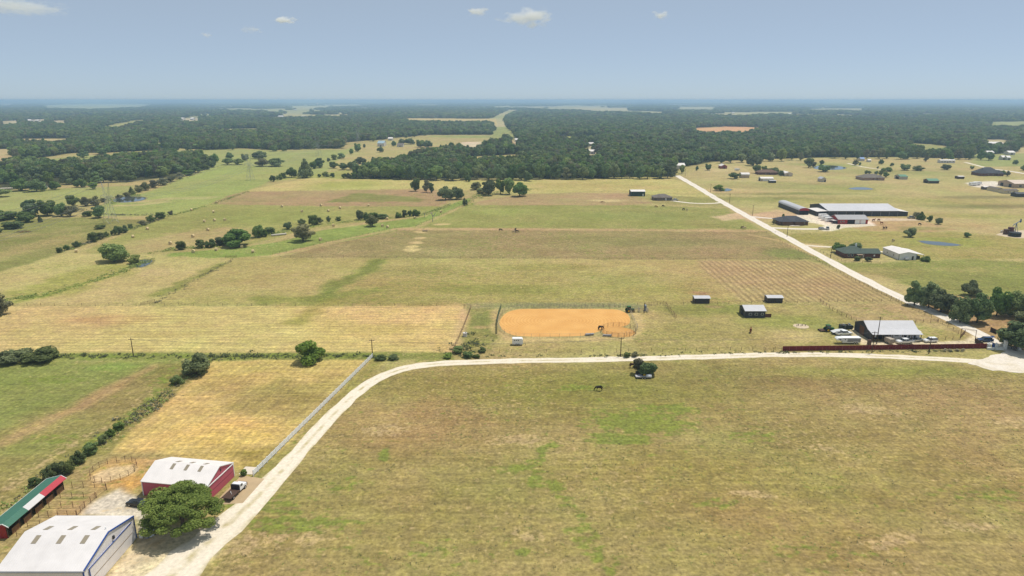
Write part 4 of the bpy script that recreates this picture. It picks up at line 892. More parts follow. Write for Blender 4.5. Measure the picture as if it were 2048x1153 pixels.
def road(name, pts, w, m, z=.03, seed=1, step=4.0):
    C = spline(GP(pts), step); rr = random.Random(seed); us = (-1, -.75, -.4, 0, .4, .75, 1); V, F, at = [], [], []
    ws = w if isinstance(w, (list, tuple)) else (w, w)
    flare = ws[2] if len(ws) > 2 else 0
    for i, c in enumerate(C):
        d = (C[min(i + 1, len(C) - 1)] - C[max(i - 1, 0)]).normalized(); nrm = Vector((-d.y, d.x)); ww = ws[0] + (ws[1] - ws[0]) * i / (len(C) - 1) + flare * max(0, 1 - i / 13) ** 1.5
        jl, jr = rr.uniform(.86, 1.12), rr.uniform(.86, 1.12)
        for u in us:
            k = u * ww / 2 * (jl if u == -1 else jr if u == 1 else 1); V.append((c.x + nrm.x * k, c.y + nrm.y * k, z)); at.append(u)
    n = len(us)
    for i in range(len(C) - 1):
        for k in range(n - 1): F.append((i * n + k, i * n + k + 1, (i + 1) * n + k + 1, (i + 1) * n + k))
    me = bpy.data.meshes.new(name); me.from_pydata(V, [], F); a = me.attributes.new('across', 'FLOAT', 'POINT'); a.data.foreach_set('value', at)
    me.materials.append(m); o = linked(name, me); o['kind'] = 'structure'; return o
def sheet(name, P, m, z=.03, jit=.3, seed=1, step=2.0, kind='structure', ground=False):
    P = P if ground else GP(P); rr = random.Random(seed); V = []
    for i in range(len(P)):
        a, b = Vector(P[i]), Vector(P[(i + 1) % len(P)]); n = max(1, int((b - a).length / step))
        for k in range(n):
            q = a + (b - a) * k / n; V.append((q.x + rr.uniform(-jit, jit), q.y + rr.uniform(-jit, jit), z))
    bm = bmesh.new(); vs_ = [bm.verts.new(v) for v in V]; f = bm.faces.new(vs_); bmesh.ops.triangulate(bm, faces=[f]); bmesh.ops.recalc_face_normals(bm, faces=bm.faces)
    if sum(f.normal.z for f in bm.faces) < 0: bmesh.ops.reverse_faces(bm, faces=bm.faces)
    me = bpy.data.meshes.new(name); bm.to_mesh(me); bm.free(); me.materials.append(m); o = linked(name, me); o['kind'] = kind; return o
road('gravel_lane', [(300, 1200), (355, 1140), (420, 1080), (500, 1008), (570, 935), (640, 858), (700, 797), (745, 763), (800, 740), (870, 728.5), (1000, 723), (1200, 719.5), (1400, 714.5), (1520, 710.5), (1600, 710), (1700, 711), (1850, 717), (1950, 723), (2040, 728), (2150, 732)], (4.6, 4.4, 7), M_LANE, seed=3)
road('gravel_road', [(2075, 712), (2020, 700), (1962, 671), (1880, 630), (1810, 600), (1700, 544.5), (1600, 490), (1530, 452), (1440, 402), (1400, 378), (1354, 351.5)], (5.8, 7.2), M_ROAD, .036, 5, 7)
road('gravel_driveway', [(1497, 433), (1545, 437.5), (1600, 438.5)], 4.2, M_ROAD, .042, 6, 5)
road('gravel_driveway', [(1532, 455), (1580, 458), (1640, 458.5), (1656, 455)], 5, M_ROAD, .042, 7, 5)
road('gravel_driveway', [(1598, 490), (1640, 493.5), (1690, 496), (1720, 499), (1790, 507)], 3.6, M_LANE, .042, 8, 5)
road('gravel_driveway', [(1446, 405), (1420, 407.5), (1380, 406.5), (1344, 402)], 4, M_ROAD, .042, 9, 5)
road('gravel_driveway', [(1980, 338), (2020, 343), (2080, 353)], 6, M_ROAD, .042, 10, 8); road('dirt_track', [(1930, 325), (1980, 338)], 5, M_LANE, .042, 11, 8)
road('gravel_driveway', [(0, 377), (28, 376)], 5, M_ROAD, .042, 12, 8); road('dirt_track', [(1695, 327), (1730, 335), (1780, 342)], 4, M_LANE, .042, 12, 8)
sheet('gravel_apron', [(1935, 727), (1970, 716), (2012, 704), (2060, 700), (2160, 706), (2160, 752), (2040, 746), (1985, 741)], M_ROAD, .05, .5, 4)
def sand_material(name, c1, c2):
    m, t, b = newmat(name); N = t.nodes; L = t.links; b.inputs['Roughness'].default_value = 1; b.inputs['Specular IOR Level'].default_value = .05
    ge = N.new('ShaderNodeNewGeometry'); n1 = N.new('ShaderNodeTexNoise'); n1.inputs['Scale'].default_value = .13; n1.inputs['Detail'].default_value = 6; L.new(ge.outputs['Position'], n1.inputs[0])
    tc = N.new('ShaderNodeTexCoord'); mp = N.new('ShaderNodeMapping'); mp.inputs['Scale'].default_value = (.7, 1, 1); L.new(tc.outputs['Object'], mp.inputs[0])
    w = N.new('ShaderNodeTexWave'); w.wave_type = 'RINGS'; w.rings_direction = 'Z'; w.inputs['Scale'].default_value = .32; w.inputs['Distortion'].default_value = 3; w.inputs['Detail'].default_value = 3; w.inputs['Detail Scale'].default_value = .5; L.new(mp.outputs[0], w.inputs[0])
    ad = N.new('ShaderNodeMath'); ad.operation = 'MULTIPLY_ADD'; L.new(w.outputs['Fac'], ad.inputs[0]); ad.inputs[1].default_value = .3; L.new(n1.outputs[0], ad.inputs[2])
    r = N.new('ShaderNodeMapRange'); r.inputs['From Min'].default_value = .45; r.inputs['From Max'].default_value = .9; L.new(ad.outputs[0], r.inputs[0])
    mx = N.new('ShaderNodeMix'); mx.data_type = 'RGBA'; mx.inputs['A'].default_value = c1; mx.inputs['B'].default_value = c2; L.new(r.outputs[0], mx.inputs['Factor']); L.new(mx.outputs['Result'], b.inputs['Base Color'])
    bp = N.new('ShaderNodeBump'); bp.inputs['Strength'].default_value = .5; bp.inputs['Distance'].default_value = .12; L.new(ad.outputs[0], bp.inputs['Height']); L.new(bp.outputs[0], b.inputs['Normal'])
    return m
def recentre(o):
    c = sum((Vector(v.co) for v in o.data.vertices), Vector()) / len(o.data.vertices); c.z = 0
    o.data.transform(Matrix.Translation(-c)); o.location = c; return o
M_SAND = sand_material('arena_sand', A(232, 178, 106), A(246, 196, 122))
def loop_px(pts, step=1.5): return [tuple(q) for q in spline(GP(pts + [pts[0]]), step)[:-1]]
ARENA = [(998.5, 648), (1003, 636), (1012, 627), (1027, 621), (1055, 618.5), (1150, 618.5), (1215, 618.8), (1240, 621.5), (1254, 628), (1260, 638), (1257, 649), (1240, 655), (1212, 657.5), (1196, 664), (1172, 671), (1140, 673.5), (1100, 674), (1050, 673.5), (1024, 670), (1006, 661)]
recentre(sheet('arena_sand', loop_px(ARENA), M_SAND, .03, .1, 3, 50, ground=True))
recentre(sheet('round_pen_sand', [tuple((G(1237, 664.5) + Vector((math.cos(a) * 6.3, math.sin(a) * 6.0, 0)))[:2]) for a in np.linspace(0, 2 * PI, 40)[:-1]], sand_material('pen_sand', A(216, 164, 96), A(232, 186, 118)), .035, .1, 4, 50, ground=True))
mw, tw_, bw = newmat('pond_water'); bw.inputs['Base Color'].default_value = (.045, .06, .062, 1); bw.inputs['Roughness'].default_value = .06; bw.inputs['IOR'].default_value = 1.45; bw.inputs['Specular IOR Level'].default_value = .8
nw = tw_.nodes.new('ShaderNodeTexNoise'); nw.inputs['Scale'].default_value = .8; nw.inputs['Detail'].default_value = 3; bpw = tw_.nodes.new('ShaderNodeBump'); bpw.inputs['Strength'].default_value = .06; tw_.links.new(nw.outputs[0], bpw.inputs['Height']); tw_.links.new(bpw.outputs[0], bw.inputs['Normal'])
M_BANK = mat('muddy_bank', A(150, 144, 92), 1, var=.3, scale=.6)
for i, P in enumerate(([(264, 534), (270, 525), (285, 520.5), (304, 521.5), (298, 529), (283, 535)], [(226, 402), (236, 396.5), (258, 393.5), (285, 394.5), (292, 397.5), (280, 402), (255, 405), (236, 405)], [(1836, 482), (1855, 482.5), (1890, 485.5), (1920, 490), (1905, 492.5), (1870, 490.5), (1848, 487)],
                       [(1697, 377), (1715, 375), (1735, 376), (1746, 379), (1725, 380), (1705, 379.5)], [(1446, 378.5), (1456, 377.5), (1463, 380), (1455, 383), (1447, 382.5)], [(1626, 334), (1645, 331.5), (1672, 332), (1692, 336), (1680, 339.5), (1650, 340), (1630, 338)])):
    lp = loop_px(P); c = Vector((sum(p[0] for p in lp) / len(lp), sum(p[1] for p in lp) / len(lp)))
    bank = [tuple(c + (Vector(p) - c) * 1.0 + (Vector(p) - c).normalized() * 1.6) for p in lp]
    b_ = sheet('pond_bank', bank, M_BANK, .025, .5, i, 50, ground=True); w_ = sheet('pond', lp, mw, .05, .25, i, 50, ground=True)

# ------------------------------------------------------------------ fences
M_PIPE = mat('rusty_pipe', A(138, 106, 86), .8, var=.3, scale=3); M_GREY = mat('grey_pipe', A(186, 184, 174), .6, .3, var=.2, scale=2)
M_POST = mat('fence_wood', A(112, 98, 78), .9, var=.3, scale=3); M_WHITE = mat('white_paint', (.80, .80, .79), .5, var=.08, scale=.8)
M_DARK = mat('dark_paint', (.035, .035, .04), .5, var=.15)
def fence_run(P, gap):
    P = [Vector((p[0], p[1])) for p in P]; out = []
    for i in range(len(P) - 1):
        n = max(1, round((P[i + 1] - P[i]).length / gap)); out += [P[i] + (P[i + 1] - P[i]) * k / n for k in range(n)]
    return out + [P[-1]]
def wire_fence(pts, label, gap=5.0, h=1.3, m=None, ground=False, name='wire_fence', wires=(.4, .8, 1.2), r=.045, wr=.014, panels=False):
    Q = fence_run(pts if ground else GP(pts), gap); o = empty(name, (Q[0].x, Q[0].y, 0), 0, label, 'fence'); o0 = Vector((Q[0].x, Q[0].y)); m = m or M_POST
    p = MB(); w = MB()
    for q in Q: q = q - o0; p.box(q.x - r, q.x + r, q.y - r, q.y + r, -.1, h)
    for a, b in zip(Q[:-1], Q[1:]):
        a, b = a - o0, b - o0
        for z in wires: w.bar((a.x, a.y, z * h / 1.3), (b.x, b.y, z * h / 1.3), wr)
    p.build('post_row', m, o)['kind'] = 'stuff'; w.build('rails' if wr > .025 else 'wires', m, o); return o
wire_fence([(560, 515.5), (900, 517.5), (1390, 520.5), (1620, 521)], 'long wire fence across the middle of the pastures', 6)
wire_fence([(0, 612), (300, 612), (620, 612.5), (930, 612)], 'wire fence along the far side of the hay field', 6)
wire_fence([(310, 606), (470, 517)], 'wire fence running away from the hay field corner', 6)
wire_fence([(1275, 611), (1390, 609.5), (1480, 608), (1640, 606)], 'wire fence behind the grey sheds', 5)
wire_fence([(545, 510), (640, 489), (790, 457.5), (832, 453.5), (905, 421), (946, 400)], 'wire fence beside the green strip track', 5)
wire_fence([(496, 384), (862, 377.5)], 'wire fence on the far side of the brown field', 7); wire_fence([(430, 407), (496, 384)], 'wire fence on the left of the brown field', 7)
wire_fence([(1060, 386), (1260, 385), (1440, 396)], 'wire fence behind the green barn', 7)
wire_fence([(1550, 700), (1280, 704), (905, 706.5)], 'wire fence between the lane and the arena lawn', 4)
wire_fence([(1560, 484), (1626, 518), (1703, 559), (1792, 603), (1875, 643), (1917, 668)], 'pipe fence along the left side of the gravel road', 4, 1.4, M_POST, wires=(.3, .7, 1.1), wr=.03)
wire_fence([(1640, 604), (1665, 622), (1712, 645)], 'dark pipe fence on the left of the brown paddock', 3, 1.5, M_PIPE, name='pipe_fence', wires=(.35, .8, 1.28), r=.06, wr=.035)
wire_fence([(1640, 604), (1815, 603.5)], 'thin fence on the far side of the brown paddock', 4, 1.3)
wire_fence([(1816, 646), (1876, 645.5)], 'pipe fence behind the ranch house', 3, 1.4, M_PIPE, name='pipe_fence', wires=(.35, .8, 1.28), r=.06, wr=.03)
wire_fence([(1846, 683), (1920, 679)], 'wire fence between the ranch drive and the lawn', 3, 1.3, M_PIPE)
wire_fence([(1530, 703), (1563, 703)], 'short wire fence at the left end of the red fence', 2.5, 1.4)
wire_fence([(1640, 505), (1690, 526), (1760, 528)], 'wire fence round the green roofed house', 4, 1.3)
wire_fence([(1620, 470), (1600, 466), (1500, 466)], 'wire fence beside the pasture left of the road', 6)
wire_fence([(1290, 613), (1326, 610), (1332, 612.5), (1352, 637)], 'cattle pipe fence right of the arena', 2.6, 1.7, M_PIPE, name='pipe_fence', wires=(.3, .65, 1.0, 1.28), r=.06, wr=.03)
wire_fence([(928, 616), (942, 617), (928, 655), (906, 704)], 'pipe fence on the left of the weedy pen by the arena', 3, 1.6, M_PIPE, name='pipe_fence', wires=(.4, .85, 1.28), r=.06, wr=.03)
AF = [tuple(p) for p in loop_px([(995, 648), (1000, 634), (1010, 624), (1026, 618.5), (1055, 616.2), (1150, 616.2), (1220, 616.6), (1246, 619.5), (1259, 626), (1266, 640), (1275, 660), (1262, 668), (1238, 675), (1180, 675.5), (1100, 676.5), (1048, 676), (1020, 672), (1001, 662)], 3)]
wire_fence(AF + [AF[0]], 'grey pipe rail fence around the orange sand arena', 3.0, 1.7, M_GREY, True, 'arena_fence', (.4, .85, 1.28), .045, .025)
rp = G(1237, 664.5); RP = [(rp.x + math.cos(a) * 6.6, rp.y + math.sin(a) * 6.4) for a in np.linspace(0, 2 * PI, 19)]
wire_fence(RP, 'round pipe pen at the near right corner of the arena', 2.2, 1.8, M_PIPE, True, 'round_pen', (.3, .65, 1.0, 1.28), .06, .032)
wire_fence([(994, 668), (993.5, 650), (997, 632), (1002, 619)], 'tall green mesh fence on the left side of the arena', 3.2, 2.4, mat('green_mesh', A(84, 108, 78), .8), name='mesh_fence', wires=(.2, .4, .6, .8, 1.0, 1.2), r=.09, wr=.05)
wire_fence([(1022, 613.5), (1240, 613), (1241, 616), (1030, 616)], 'narrow grey cattle alley behind the arena', 2.4, 1.6, M_GREY, name='cattle_alley', wires=(.4, .8, 1.25), r=.05, wr=.03)
# white board fence beside the lane
A0, A1 = G(507, 953), G(745, 716); NP = 36; o = empty('board_fence', A0, math.atan2((A1 - A0).y, (A1 - A0).x), 'long white three rail board fence along the curved lane', 'fence')
Lf = (A1 - A0).length; gp = Lf / NP
pm = MB().box(-.09, .09, -.09, .09, -.05, 1.55).box(-.11, .11, -.11, .11, 1.55, 1.60); p0 = pm.build('post', M_WHITE, o)
for i in range(1, NP + 1):
    c = p0.copy(); COL.objects.link(c); c.location.x = gp * i
r0 = MB().box(.09, gp - .09, -.03, .03, -.17, .17).build('rail', M_WHITE, o); r0.location.z = .45
for i in range(NP):
    for z in (.45, .90, 1.33):
        if i == 0 and z == .45: continue
        c = r0.copy(); COL.objects.link(c); c.location = (gp * i, 0, z)
# red panel fence
M_RED = mat('red_stained_boards', A(128, 44, 44), .85, var=.25, scale=2.2, rib=('X', .30), rib_depth=.5); M_REDP = mat('fence_post_red', A(170, 96, 92), .8, var=.2)
A0, A1 = G(1565, 703), G(1972, 697.5); o = empty('panel_fence', A0, math.atan2((A1 - A0).y, (A1 - A0).x), 'dark red solid panel fence in front of the ranch yard', 'fence'); Lf = (A1 - A0).length; NP = 31; gp = Lf / NP
m0 = MB().box(.06, gp - .06, -.03, .03, .06, 1.78).build('panel', M_RED, o); q0 = MB().box(-.06, .06, -.07, .07, -.05, 1.9).build('post', M_REDP, o); t0 = MB().box(.06, gp - .06, -.06, .06, 1.78, 1.86).build('top_rail', M_RED, o)
for i in range(1, NP + 1):
    c = q0.copy(); COL.objects.link(c); c.location.x = gp * i
    if i < NP:
        for s_ in (m0, t0): c = s_.copy(); COL.objects.link(c); c.location.x = gp * i
# stall pens, bottom left: each run of pipe is a fence of its own
def pen(pts, label): wire_fence(pts, label, 2.2, 1.5, M_PIPE, True, 'pipe_fence', (.3, .65, 1.0, 1.28), .038, .022)
PX = (-100.2, -91.5)
pen([(-100.0, 137.6), (-92.5, 137.8), (-91.6, 136.6)], 'pipe fence closing the farthest stall pen')
for i, y in enumerate((133.4, 129.6, 126.2, 122.8, 119.6)):
    pen([(-100.0, y), (-92.4 + (.4 if i == 2 else 0), y + .2)], '%s pipe divider between the stall pens counted from the far end' % NTH[i])
pen([(-91.6, 136.6), (-92.0, 133.4), (-92.3, 129.6), (-92.0, 126.2), (-92.4, 122.8), (-92.4, 119.6)], 'pipe fence along the open side of the stall pens')
rp = G(228, 944); pen([(rp.x + math.cos(a) * 4.9, rp.y + math.sin(a) * 4.9) for a in np.linspace(0, 2 * PI, 17)], 'rusty round pen on pale sand behind the stalls')

# ------------------------------------------------------------------ buildings
def metal(name, c, ax='X', k=1.0): return mat(name, A(*c, k), .55, .0, var=.13, scale=.5, rib=(ax, .9), rib_depth=.3, spec=.35)
def wallm(name, c): return mat(name, A(*c), .7, var=.12, scale=.9)
GLASS = mat('window_glass', (.03, .04, .05), .12, var=.1, spec=.6)
SHADE_IN = mat('painted_inner_shade', (.02, .02, .022), .9)  # near-black paint for the shade inside bays, doorways and hollows; walls behind stay solid
SHING = lambda n, c: mat(n, A(*c), .95, var=.22, scale=2.5, bump=.3)
def opening(o, W2, D2, kind, side, u, z0, w, h, m, m2=None):
    """door, window or panel on a wall of a building whose walls lie at x=+-W2, y=+-D2"""
    def bx(a0, a1, b0, b1, p0, p1):
        b = MB()
        if side == 'f': b.box(a0, a1, -D2 - p1, -D2 - p0, b0, b1)
        elif side == 'b': b.box(a0, a1, D2 + p0, D2 + p1, b0, b1)
        elif side == 'l': b.box(-W2 - p1, -W2 - p0, a0, a1, b0, b1)
        else: b.box(W2 + p0, W2 + p1, a0, a1, b0, b1)
        return b
    a0, a1 = u - w / 2, u + w / 2
    if kind == 'window':
        f = bx(a0, a1, z0, z0 + h, .002, .06).build('window', m2 or M_WHITE, o); bx(a0 + .08, a1 - .08, z0 + .08, z0 + h - .08, .062, .075).build('pane', m, f); return f
    q = bx(a0, a1, z0, z0 + h, .002, .07).build(kind, m, o)
    return q
def barn(name, label, cat, x0, x1, y0, y1, eave, rise, wall, roof, ridge='x', hip=False, over=.35, parts=(), rz=0.0, group=None, z0=0.0, prof=None, arch=False):
    cx, cy = (x0 + x1) / 2, (y0 + y1) / 2; W2, D2 = (x1 - x0) / 2, (y1 - y0) / 2
    o = empty(name, (cx, cy, 0), rz, label, cat, group)
    L2, S2 = (W2, D2) if ridge == 'x' else (D2, W2); ax = 'x' if ridge == 'x' else 'y'
    th = .14
    if hip:
        MB().box(-W2, W2, -D2, D2, -.1, eave).build('wall', wall, o)
        e = over + .15; q = max(L2 - S2, .2)
        V = [(-L2 - e, -S2 - e, eave), (L2 + e, -S2 - e, eave), (L2 + e, S2 + e, eave), (-L2 - e, S2 + e, eave), (-q, 0, eave + rise), (q, 0, eave + rise), (-L2 - e, -S2 - e, eave - .12), (L2 + e, -S2 - e, eave - .12), (L2 + e, S2 + e, eave - .12), (-L2 - e, S2 + e, eave - .12)]
        if ridge != 'x': V = [(v[1], v[0], v[2]) for v in V]
        MB().add(V, [(0, 1, 5, 4), (1, 2, 5), (2, 3, 4, 5), (3, 0, 4), (0, 6, 7, 1), (1, 7, 8, 2), (2, 8, 9, 3), (3, 9, 6, 0), (9, 8, 7, 6)]).build('roof', roof, o)
    else:
        P = prof or ([(math.cos(a) * S2, eave + math.sin(a) * rise) for a in np.linspace(0, PI, 9)][::-1] if arch else [(-S2, eave), (0, eave + rise), (S2, eave)])
        pw = [(u, z - .02) for u, z in P]
        MB().extr([(P[-1][0], -.1)] + pw[::-1] + [(P[0][0], -.1)], -L2, L2, 'y' if ridge == 'y' else 'x').build('wall', wall, o)
        def ext(a, b): d = Vector((a[0] - b[0], a[1] - b[1])).normalized() * over; return (a[0] + d.x, a[1] + d.y)
        R = [ext(P[0], P[1])] + P[1:-1] + [ext(P[-1], P[-2])]
        up = [(u, z + th) for u, z in R]
        MB().extr(up + [(u, z + .01) for u, z in R[::-1]], -L2 - over, L2 + over, 'y' if ridge == 'y' else 'x').build('roof', roof, o)
    for p in parts: opening(o, W2, D2, *p)
    return o
def bpx(xl, xr, yb, depth):
    a, b = G(xl, yb), G(xr, yb); return a.x, b.x, a.y, a.y + depth
STEEL = metal('galvanised_roof', (220, 224, 230)); STEELY = metal('galvanised_roof_cross', (206, 210, 216), 'Y'); WROOF = metal('white_roof', (252, 250, 246), 'X', 1.05); WROOFY = metal('white_roof_cross', (250, 248, 244), 'Y', 1.05)
CHAR = metal('charcoal_siding', (66, 68, 76)); CHARY = metal('charcoal_siding_cross', (60, 62, 70), 'Y'); WSIDE = metal('white_siding', (252, 254, 255), 'X', 1.05); BRICK = mat('dark_brick', A(118, 80, 68), .9, var=.3, scale=4, bump=.3)
TAN = metal('tan_siding', (196, 178, 152)); REDM = metal('red_siding', (178, 50, 52)); CREAM = wallm('cream_siding', (232, 224, 196)); WOODB = wallm('brown_wood', (120, 82, 54)); SLATE = SHING('slate_shingles', (84, 88, 96)); GSH = SHING('green_shingles', (92, 108, 100)); BSH = SHING('brown_shingles', (128, 104, 88)); GRSH = SHING('grey_shingles', (132, 126, 118)); GRN = metal('green_roof', (92, 150, 118)); DGRN = metal('dark_green_siding', (40, 72, 60))
LITE = mat('fibreglass_skylight', A(168, 160, 140), .5, var=.1)

# hangar with blue trim, bottom left
BLUE = mat('blue_trim', A(46, 92, 178), .5, var=.08); HW = metal('hangar_siding', (255, 255, 255), 'Y', 1.08); 
HR = metal('hangar_roof', (246, 246, 246), 'X', 1.02)
hg = barn('hangar', 'white metal hangar with blue trim and large bifold door', 'hangar', -91, -75.6, 102.7, 119.2, 4.9, 2.15, HW, HR, 'x', over=.12)
for s_ in (-1, 1):
    for i, u in enumerate((-4.6, .0, 4.4)):
        ang = math.atan2(2.15, 8.25); yc = 1.75
        b_ = MB().box(u - .45, u + .45, -.95, .95, .0, .03).build('skylight', LITE, hg); b_.rotation_euler = (-s_ * ang, 0, 0); b_.location = (0, s_ * yc, 4.9 + 2.15 * (1 - yc / 8.25) + .16)
X1 = 7.7
dr = MB().box(X1 + .01, X1 + .16, -6.9, 6.9, .05, 4.35).build('bifold_door', HW, hg)
MB().box(X1 + .162, X1 + .2, -6.8, 6.8, 2.12, 2.2).build('hinge_line', mat('door_seam', A(150, 130, 100), .8), dr)
MB().box(X1 + .162, X1 + .26, -7.0, 7.0, 4.3, 4.48).build('door_header', BLUE, dr)
MB().box(X1 + .162, X1 + .26, -7.0, -6.82, .05, 4.3).build('door_jamb', BLUE, dr)
for s_ in (-1, 1):
    t_ = MB().extr([(s_ * 8.25, 4.86), (s_ * 8.25, 5.08), (0, 7.22), (0, 7.0)][::s_], X1 + .02, X1 + .22, 'x').build('rake_trim', BLUE, hg)
    MB().box(X1 - .12, X1 + .08, s_ * 8.25 - .1, s_ * 8.25 + .1, 0, 4.88).build('corner_trim', BLUE, hg)
MB().box(-7.7, 7.7, -8.48, -8.38, 4.72, 4.90).build('gutter', mat('gutter_grey', A(170, 178, 190), .5), hg)
MB().box(X1 + .02, X1 + .3, .9, 1.3, 4.9, 5.5).build('door_motor', M_DARK, hg)
MB().cyl((6.6, 1.2, 7.0), .12, .7).build('roof_vent', M_WHITE, hg)

# red barn with white roof
RBW = metal('barn_red_siding', (214, 104, 124), 'X'); RBR = metal('barn_white_roof', (255, 254, 252), 'X', 1.06)
rb = barn('red_barn', 'red metal barn with white roof behind the large oak', 'barn', -81.4, -65.8, 133.2, 143.8, 3.5, 2.05, RBW, RBR, 'x', over=.2, rz=math.radians(-9))
for s_ in (-1, 1):
    for u in (-2.8, .6, 4.0):
        ang = math.atan2(2.05, 5.3); yc = 1.1
        b_ = MB().box(u - .38, u + .38, -.8, .8, 0, .03).build('skylight', LITE, rb); b_.rotation_euler = (-s_ * ang, 0, 0); b_.location = (0, s_ * yc, 3.5 + 2.05 * (1 - yc / 5.3) + .16)
    MB().extr([(s_ * 5.3, 3.46), (s_ * 5.3, 3.66), (0, 5.72), (0, 5.52)][::s_], 7.82, 8.02, 'x').build('rake_trim', M_WHITE, rb)
    for q in (-1, 1): MB().box(q * 7.8 - .09, q * 7.8 + .09, s_ * 5.3 - .09, s_ * 5.3 + .09, 0, 3.5).build('corner_trim', M_WHITE, rb)
dr = MB().box(7.81, 7.93, -4.9, 4.9, .05, 3.35).build('sliding_door', RBW, rb); MB().box(7.93, 8.08, -5.1, 5.1, 3.3, 3.5).build('door_track', M_WHITE, dr); MB().box(7.931, 7.96, -4.8, 4.8, 1.68, 1.74).build('door_seam', mat('seam_red', A(120, 40, 56), .8), dr)
opening(rb, 7.8, 5.3, 'vent', 'r', .4, 4.2, .4, .5, M_DARK)
pad = sheet('concrete_pad', [(-65.2, 130.6), (-58.9, 131.4), (-57.6, 141.4), (-63.6, 142.8)], mat('worn_concrete', A(206, 184, 146), .9, var=.15, scale=.6), .04, .05, 2, 3, ground=True)
sheet('concrete_pad', [(-64.4, 143.4), (-60.6, 143.2), (-60.2, 146.4), (-64.0, 146.8)], mat('pale_concrete', A(240, 232, 214), .9, var=.1, scale=.6), .045, .05, 3, 3, ground=True)
sheet('concrete_slab', [(-84.2, 131.6), (-81.9, 131.2), (-81.6, 133.0), (-83.9, 133.4)], mat('pale_concrete', (1, 1, 1)), .045, .05, 3, 3, ground=True)

# green roofed stalls
st = empty('horse_stalls', (-102.9, 127.9, 0), 0, 'long green roofed horse stalls with one red and one white roof panel', 'stable')
GR = metal('stall_green_roof', (70, 128, 108), 'Y'); STW = wallm('stall_boards', (150, 116, 84)); RPANEL = metal('red_roof_panel', (206, 70, 84), 'Y'); WPANEL = metal('white_roof_panel', (238, 240, 240), 'Y')
YL = 9.2
MB().extr([(-2.2, 2.45), (1.2, 3.35), (1.2, 3.45), (-2.2, 2.55)], -YL, YL, 'y').build('roof_back_slope', GR, st)
for (a, b, m_, n_) in ((-YL, -3.3, GR, 'roof_front_slope'), (-3.28, 1.9, WPANEL, 'white_roof_panel'), (1.92, YL, RPANEL, 'red_roof_panel')):
    MB().extr([(1.22, 3.36), (2.3, 2.62), (2.3, 2.72), (1.22, 3.46)], a, b, 'y').build(n_, m_, st)
MB().box(-2.28, -2.2, -YL, YL, 2.38, 2.6).build('back_fascia', mat('fascia_white', A(235, 238, 232), .6), st)
for s_ in (-1, 1):
    MB().extr([(-2.25, 2.4), (1.2, 3.32), (2.36, 2.58), (2.36, 2.76), (1.2, 3.5), (-2.25, 2.6)], s_ * (YL + .03) - .05, s_ * (YL + .03) + .05, 'y').build('gable_trim', M_WHITE, st)
    MB().extr([(-2.0, 0), (1.5, 0), (1.5, 3.1), (1.2, 3.3), (-2.0, 2.45)], s_ * (YL - .25) - .06, s_ * (YL - .25) + .06, 'y').build('end_wall', REDM, st)
MB().box(-2.05, -1.95, -YL + .3, YL - .3, 0, 2.45).build('back_wall', STW, st)
for i in range(6):
    y = -YL + .4 + i * (2 * YL - .8) / 5
    MB().box(-1.95, 1.5, y - .05, y + .05, 0, 2.4).build('partition', STW, st); MB().box(1.5, 1.66, y - .08, y + .08, 0, 2.95).build('front_post', M_POST, st)
    if i < 5: MB().box(1.5, 1.58, y + 1.2, y + (2 * YL - .8) / 5 - .1, 0, 1.3).build('stall_front', STW, st)

# ranch house
rh = empty('ranch_house', (140.2, 241.5, 0), 0, 'grey metal ranch house with deep front porch and light roof', 'house')
def Y_(y): return y - 241.5
W2 = 8.9
pr_ = [(Y_(234.4), 2.75), (Y_(238.2), 3.55), (Y_(242.0), 5.7), (Y_(248.7), 3.3)]
MB().extr([(u, z + .14) for u, z in pr_] + [(u, z + .01) for u, z in pr_[::-1]], -W2 - .3, W2 + .3, 'x').build('roof', STEEL, rh)
MB().extr([(Y_(248.4), -.1), (Y_(248.4), 3.3), (Y_(242), 5.66), (Y_(238.2), 3.5), (Y_(238.0), 3.45), (Y_(238.0), -.1)], -W2, W2, 'x').build('wall', CHARY, rh)
wf = MB().box(-1.5, W2, Y_(236.0), Y_(237.95), -.1, 3.0).build('front_wall', WSIDE, rh)
MB().box(-W2, -W2 + .15, Y_(235.4), Y_(238), -.1, 2.85).build('porch_end_wall', CHARY, rh)
MB().box(-W2 + .4, -1.7, Y_(237.9), Y_(237.97), 0, 2.9).build('carport_shade_panel', SHADE_IN, rh)  # dark sheet on the closed wall paints the shade inside the carport
MB().box(-W2 - .07, -W2 - .002, Y_(241.0), Y_(244.4), 0, 3.4).build('barn_door', WOODB, rh)
for x in (-W2 + .1, -5.2, -1.6, 2.0, 5.4, W2 - .1): MB().box(x - .09, x + .09, Y_(234.8), Y_(234.98), 0, 2.74).build('porch_post', M_POST, rh)
for (x, w, z, h) in ((.4, 1.6, 1.7, .5), (5.1, .8, 1.1, 1.1), (7.1, 1.0, 1.2, 1.0)): opening(rh, W2, Y_(241.5) - Y_(236.0), 'window', 'f', x, z, w, h, GLASS)
opening(rh, W2, 5.5, 'door', 'f', 3.6, 0, 1.0, 2.1, SHADE_IN)
MB().box(5.6, 8.2, Y_(235.6), Y_(236.4), 0, 1.1).build('porch_table', WOODB, rh)
MB().extr([(Y_(238.5), 2.4), (Y_(244.5), 2.4), (Y_(244.5), 2.9), (Y_(238.5), 2.5)], W2 + .35, W2 + 2.1, 'x').build('side_awning', WROOF, rh)

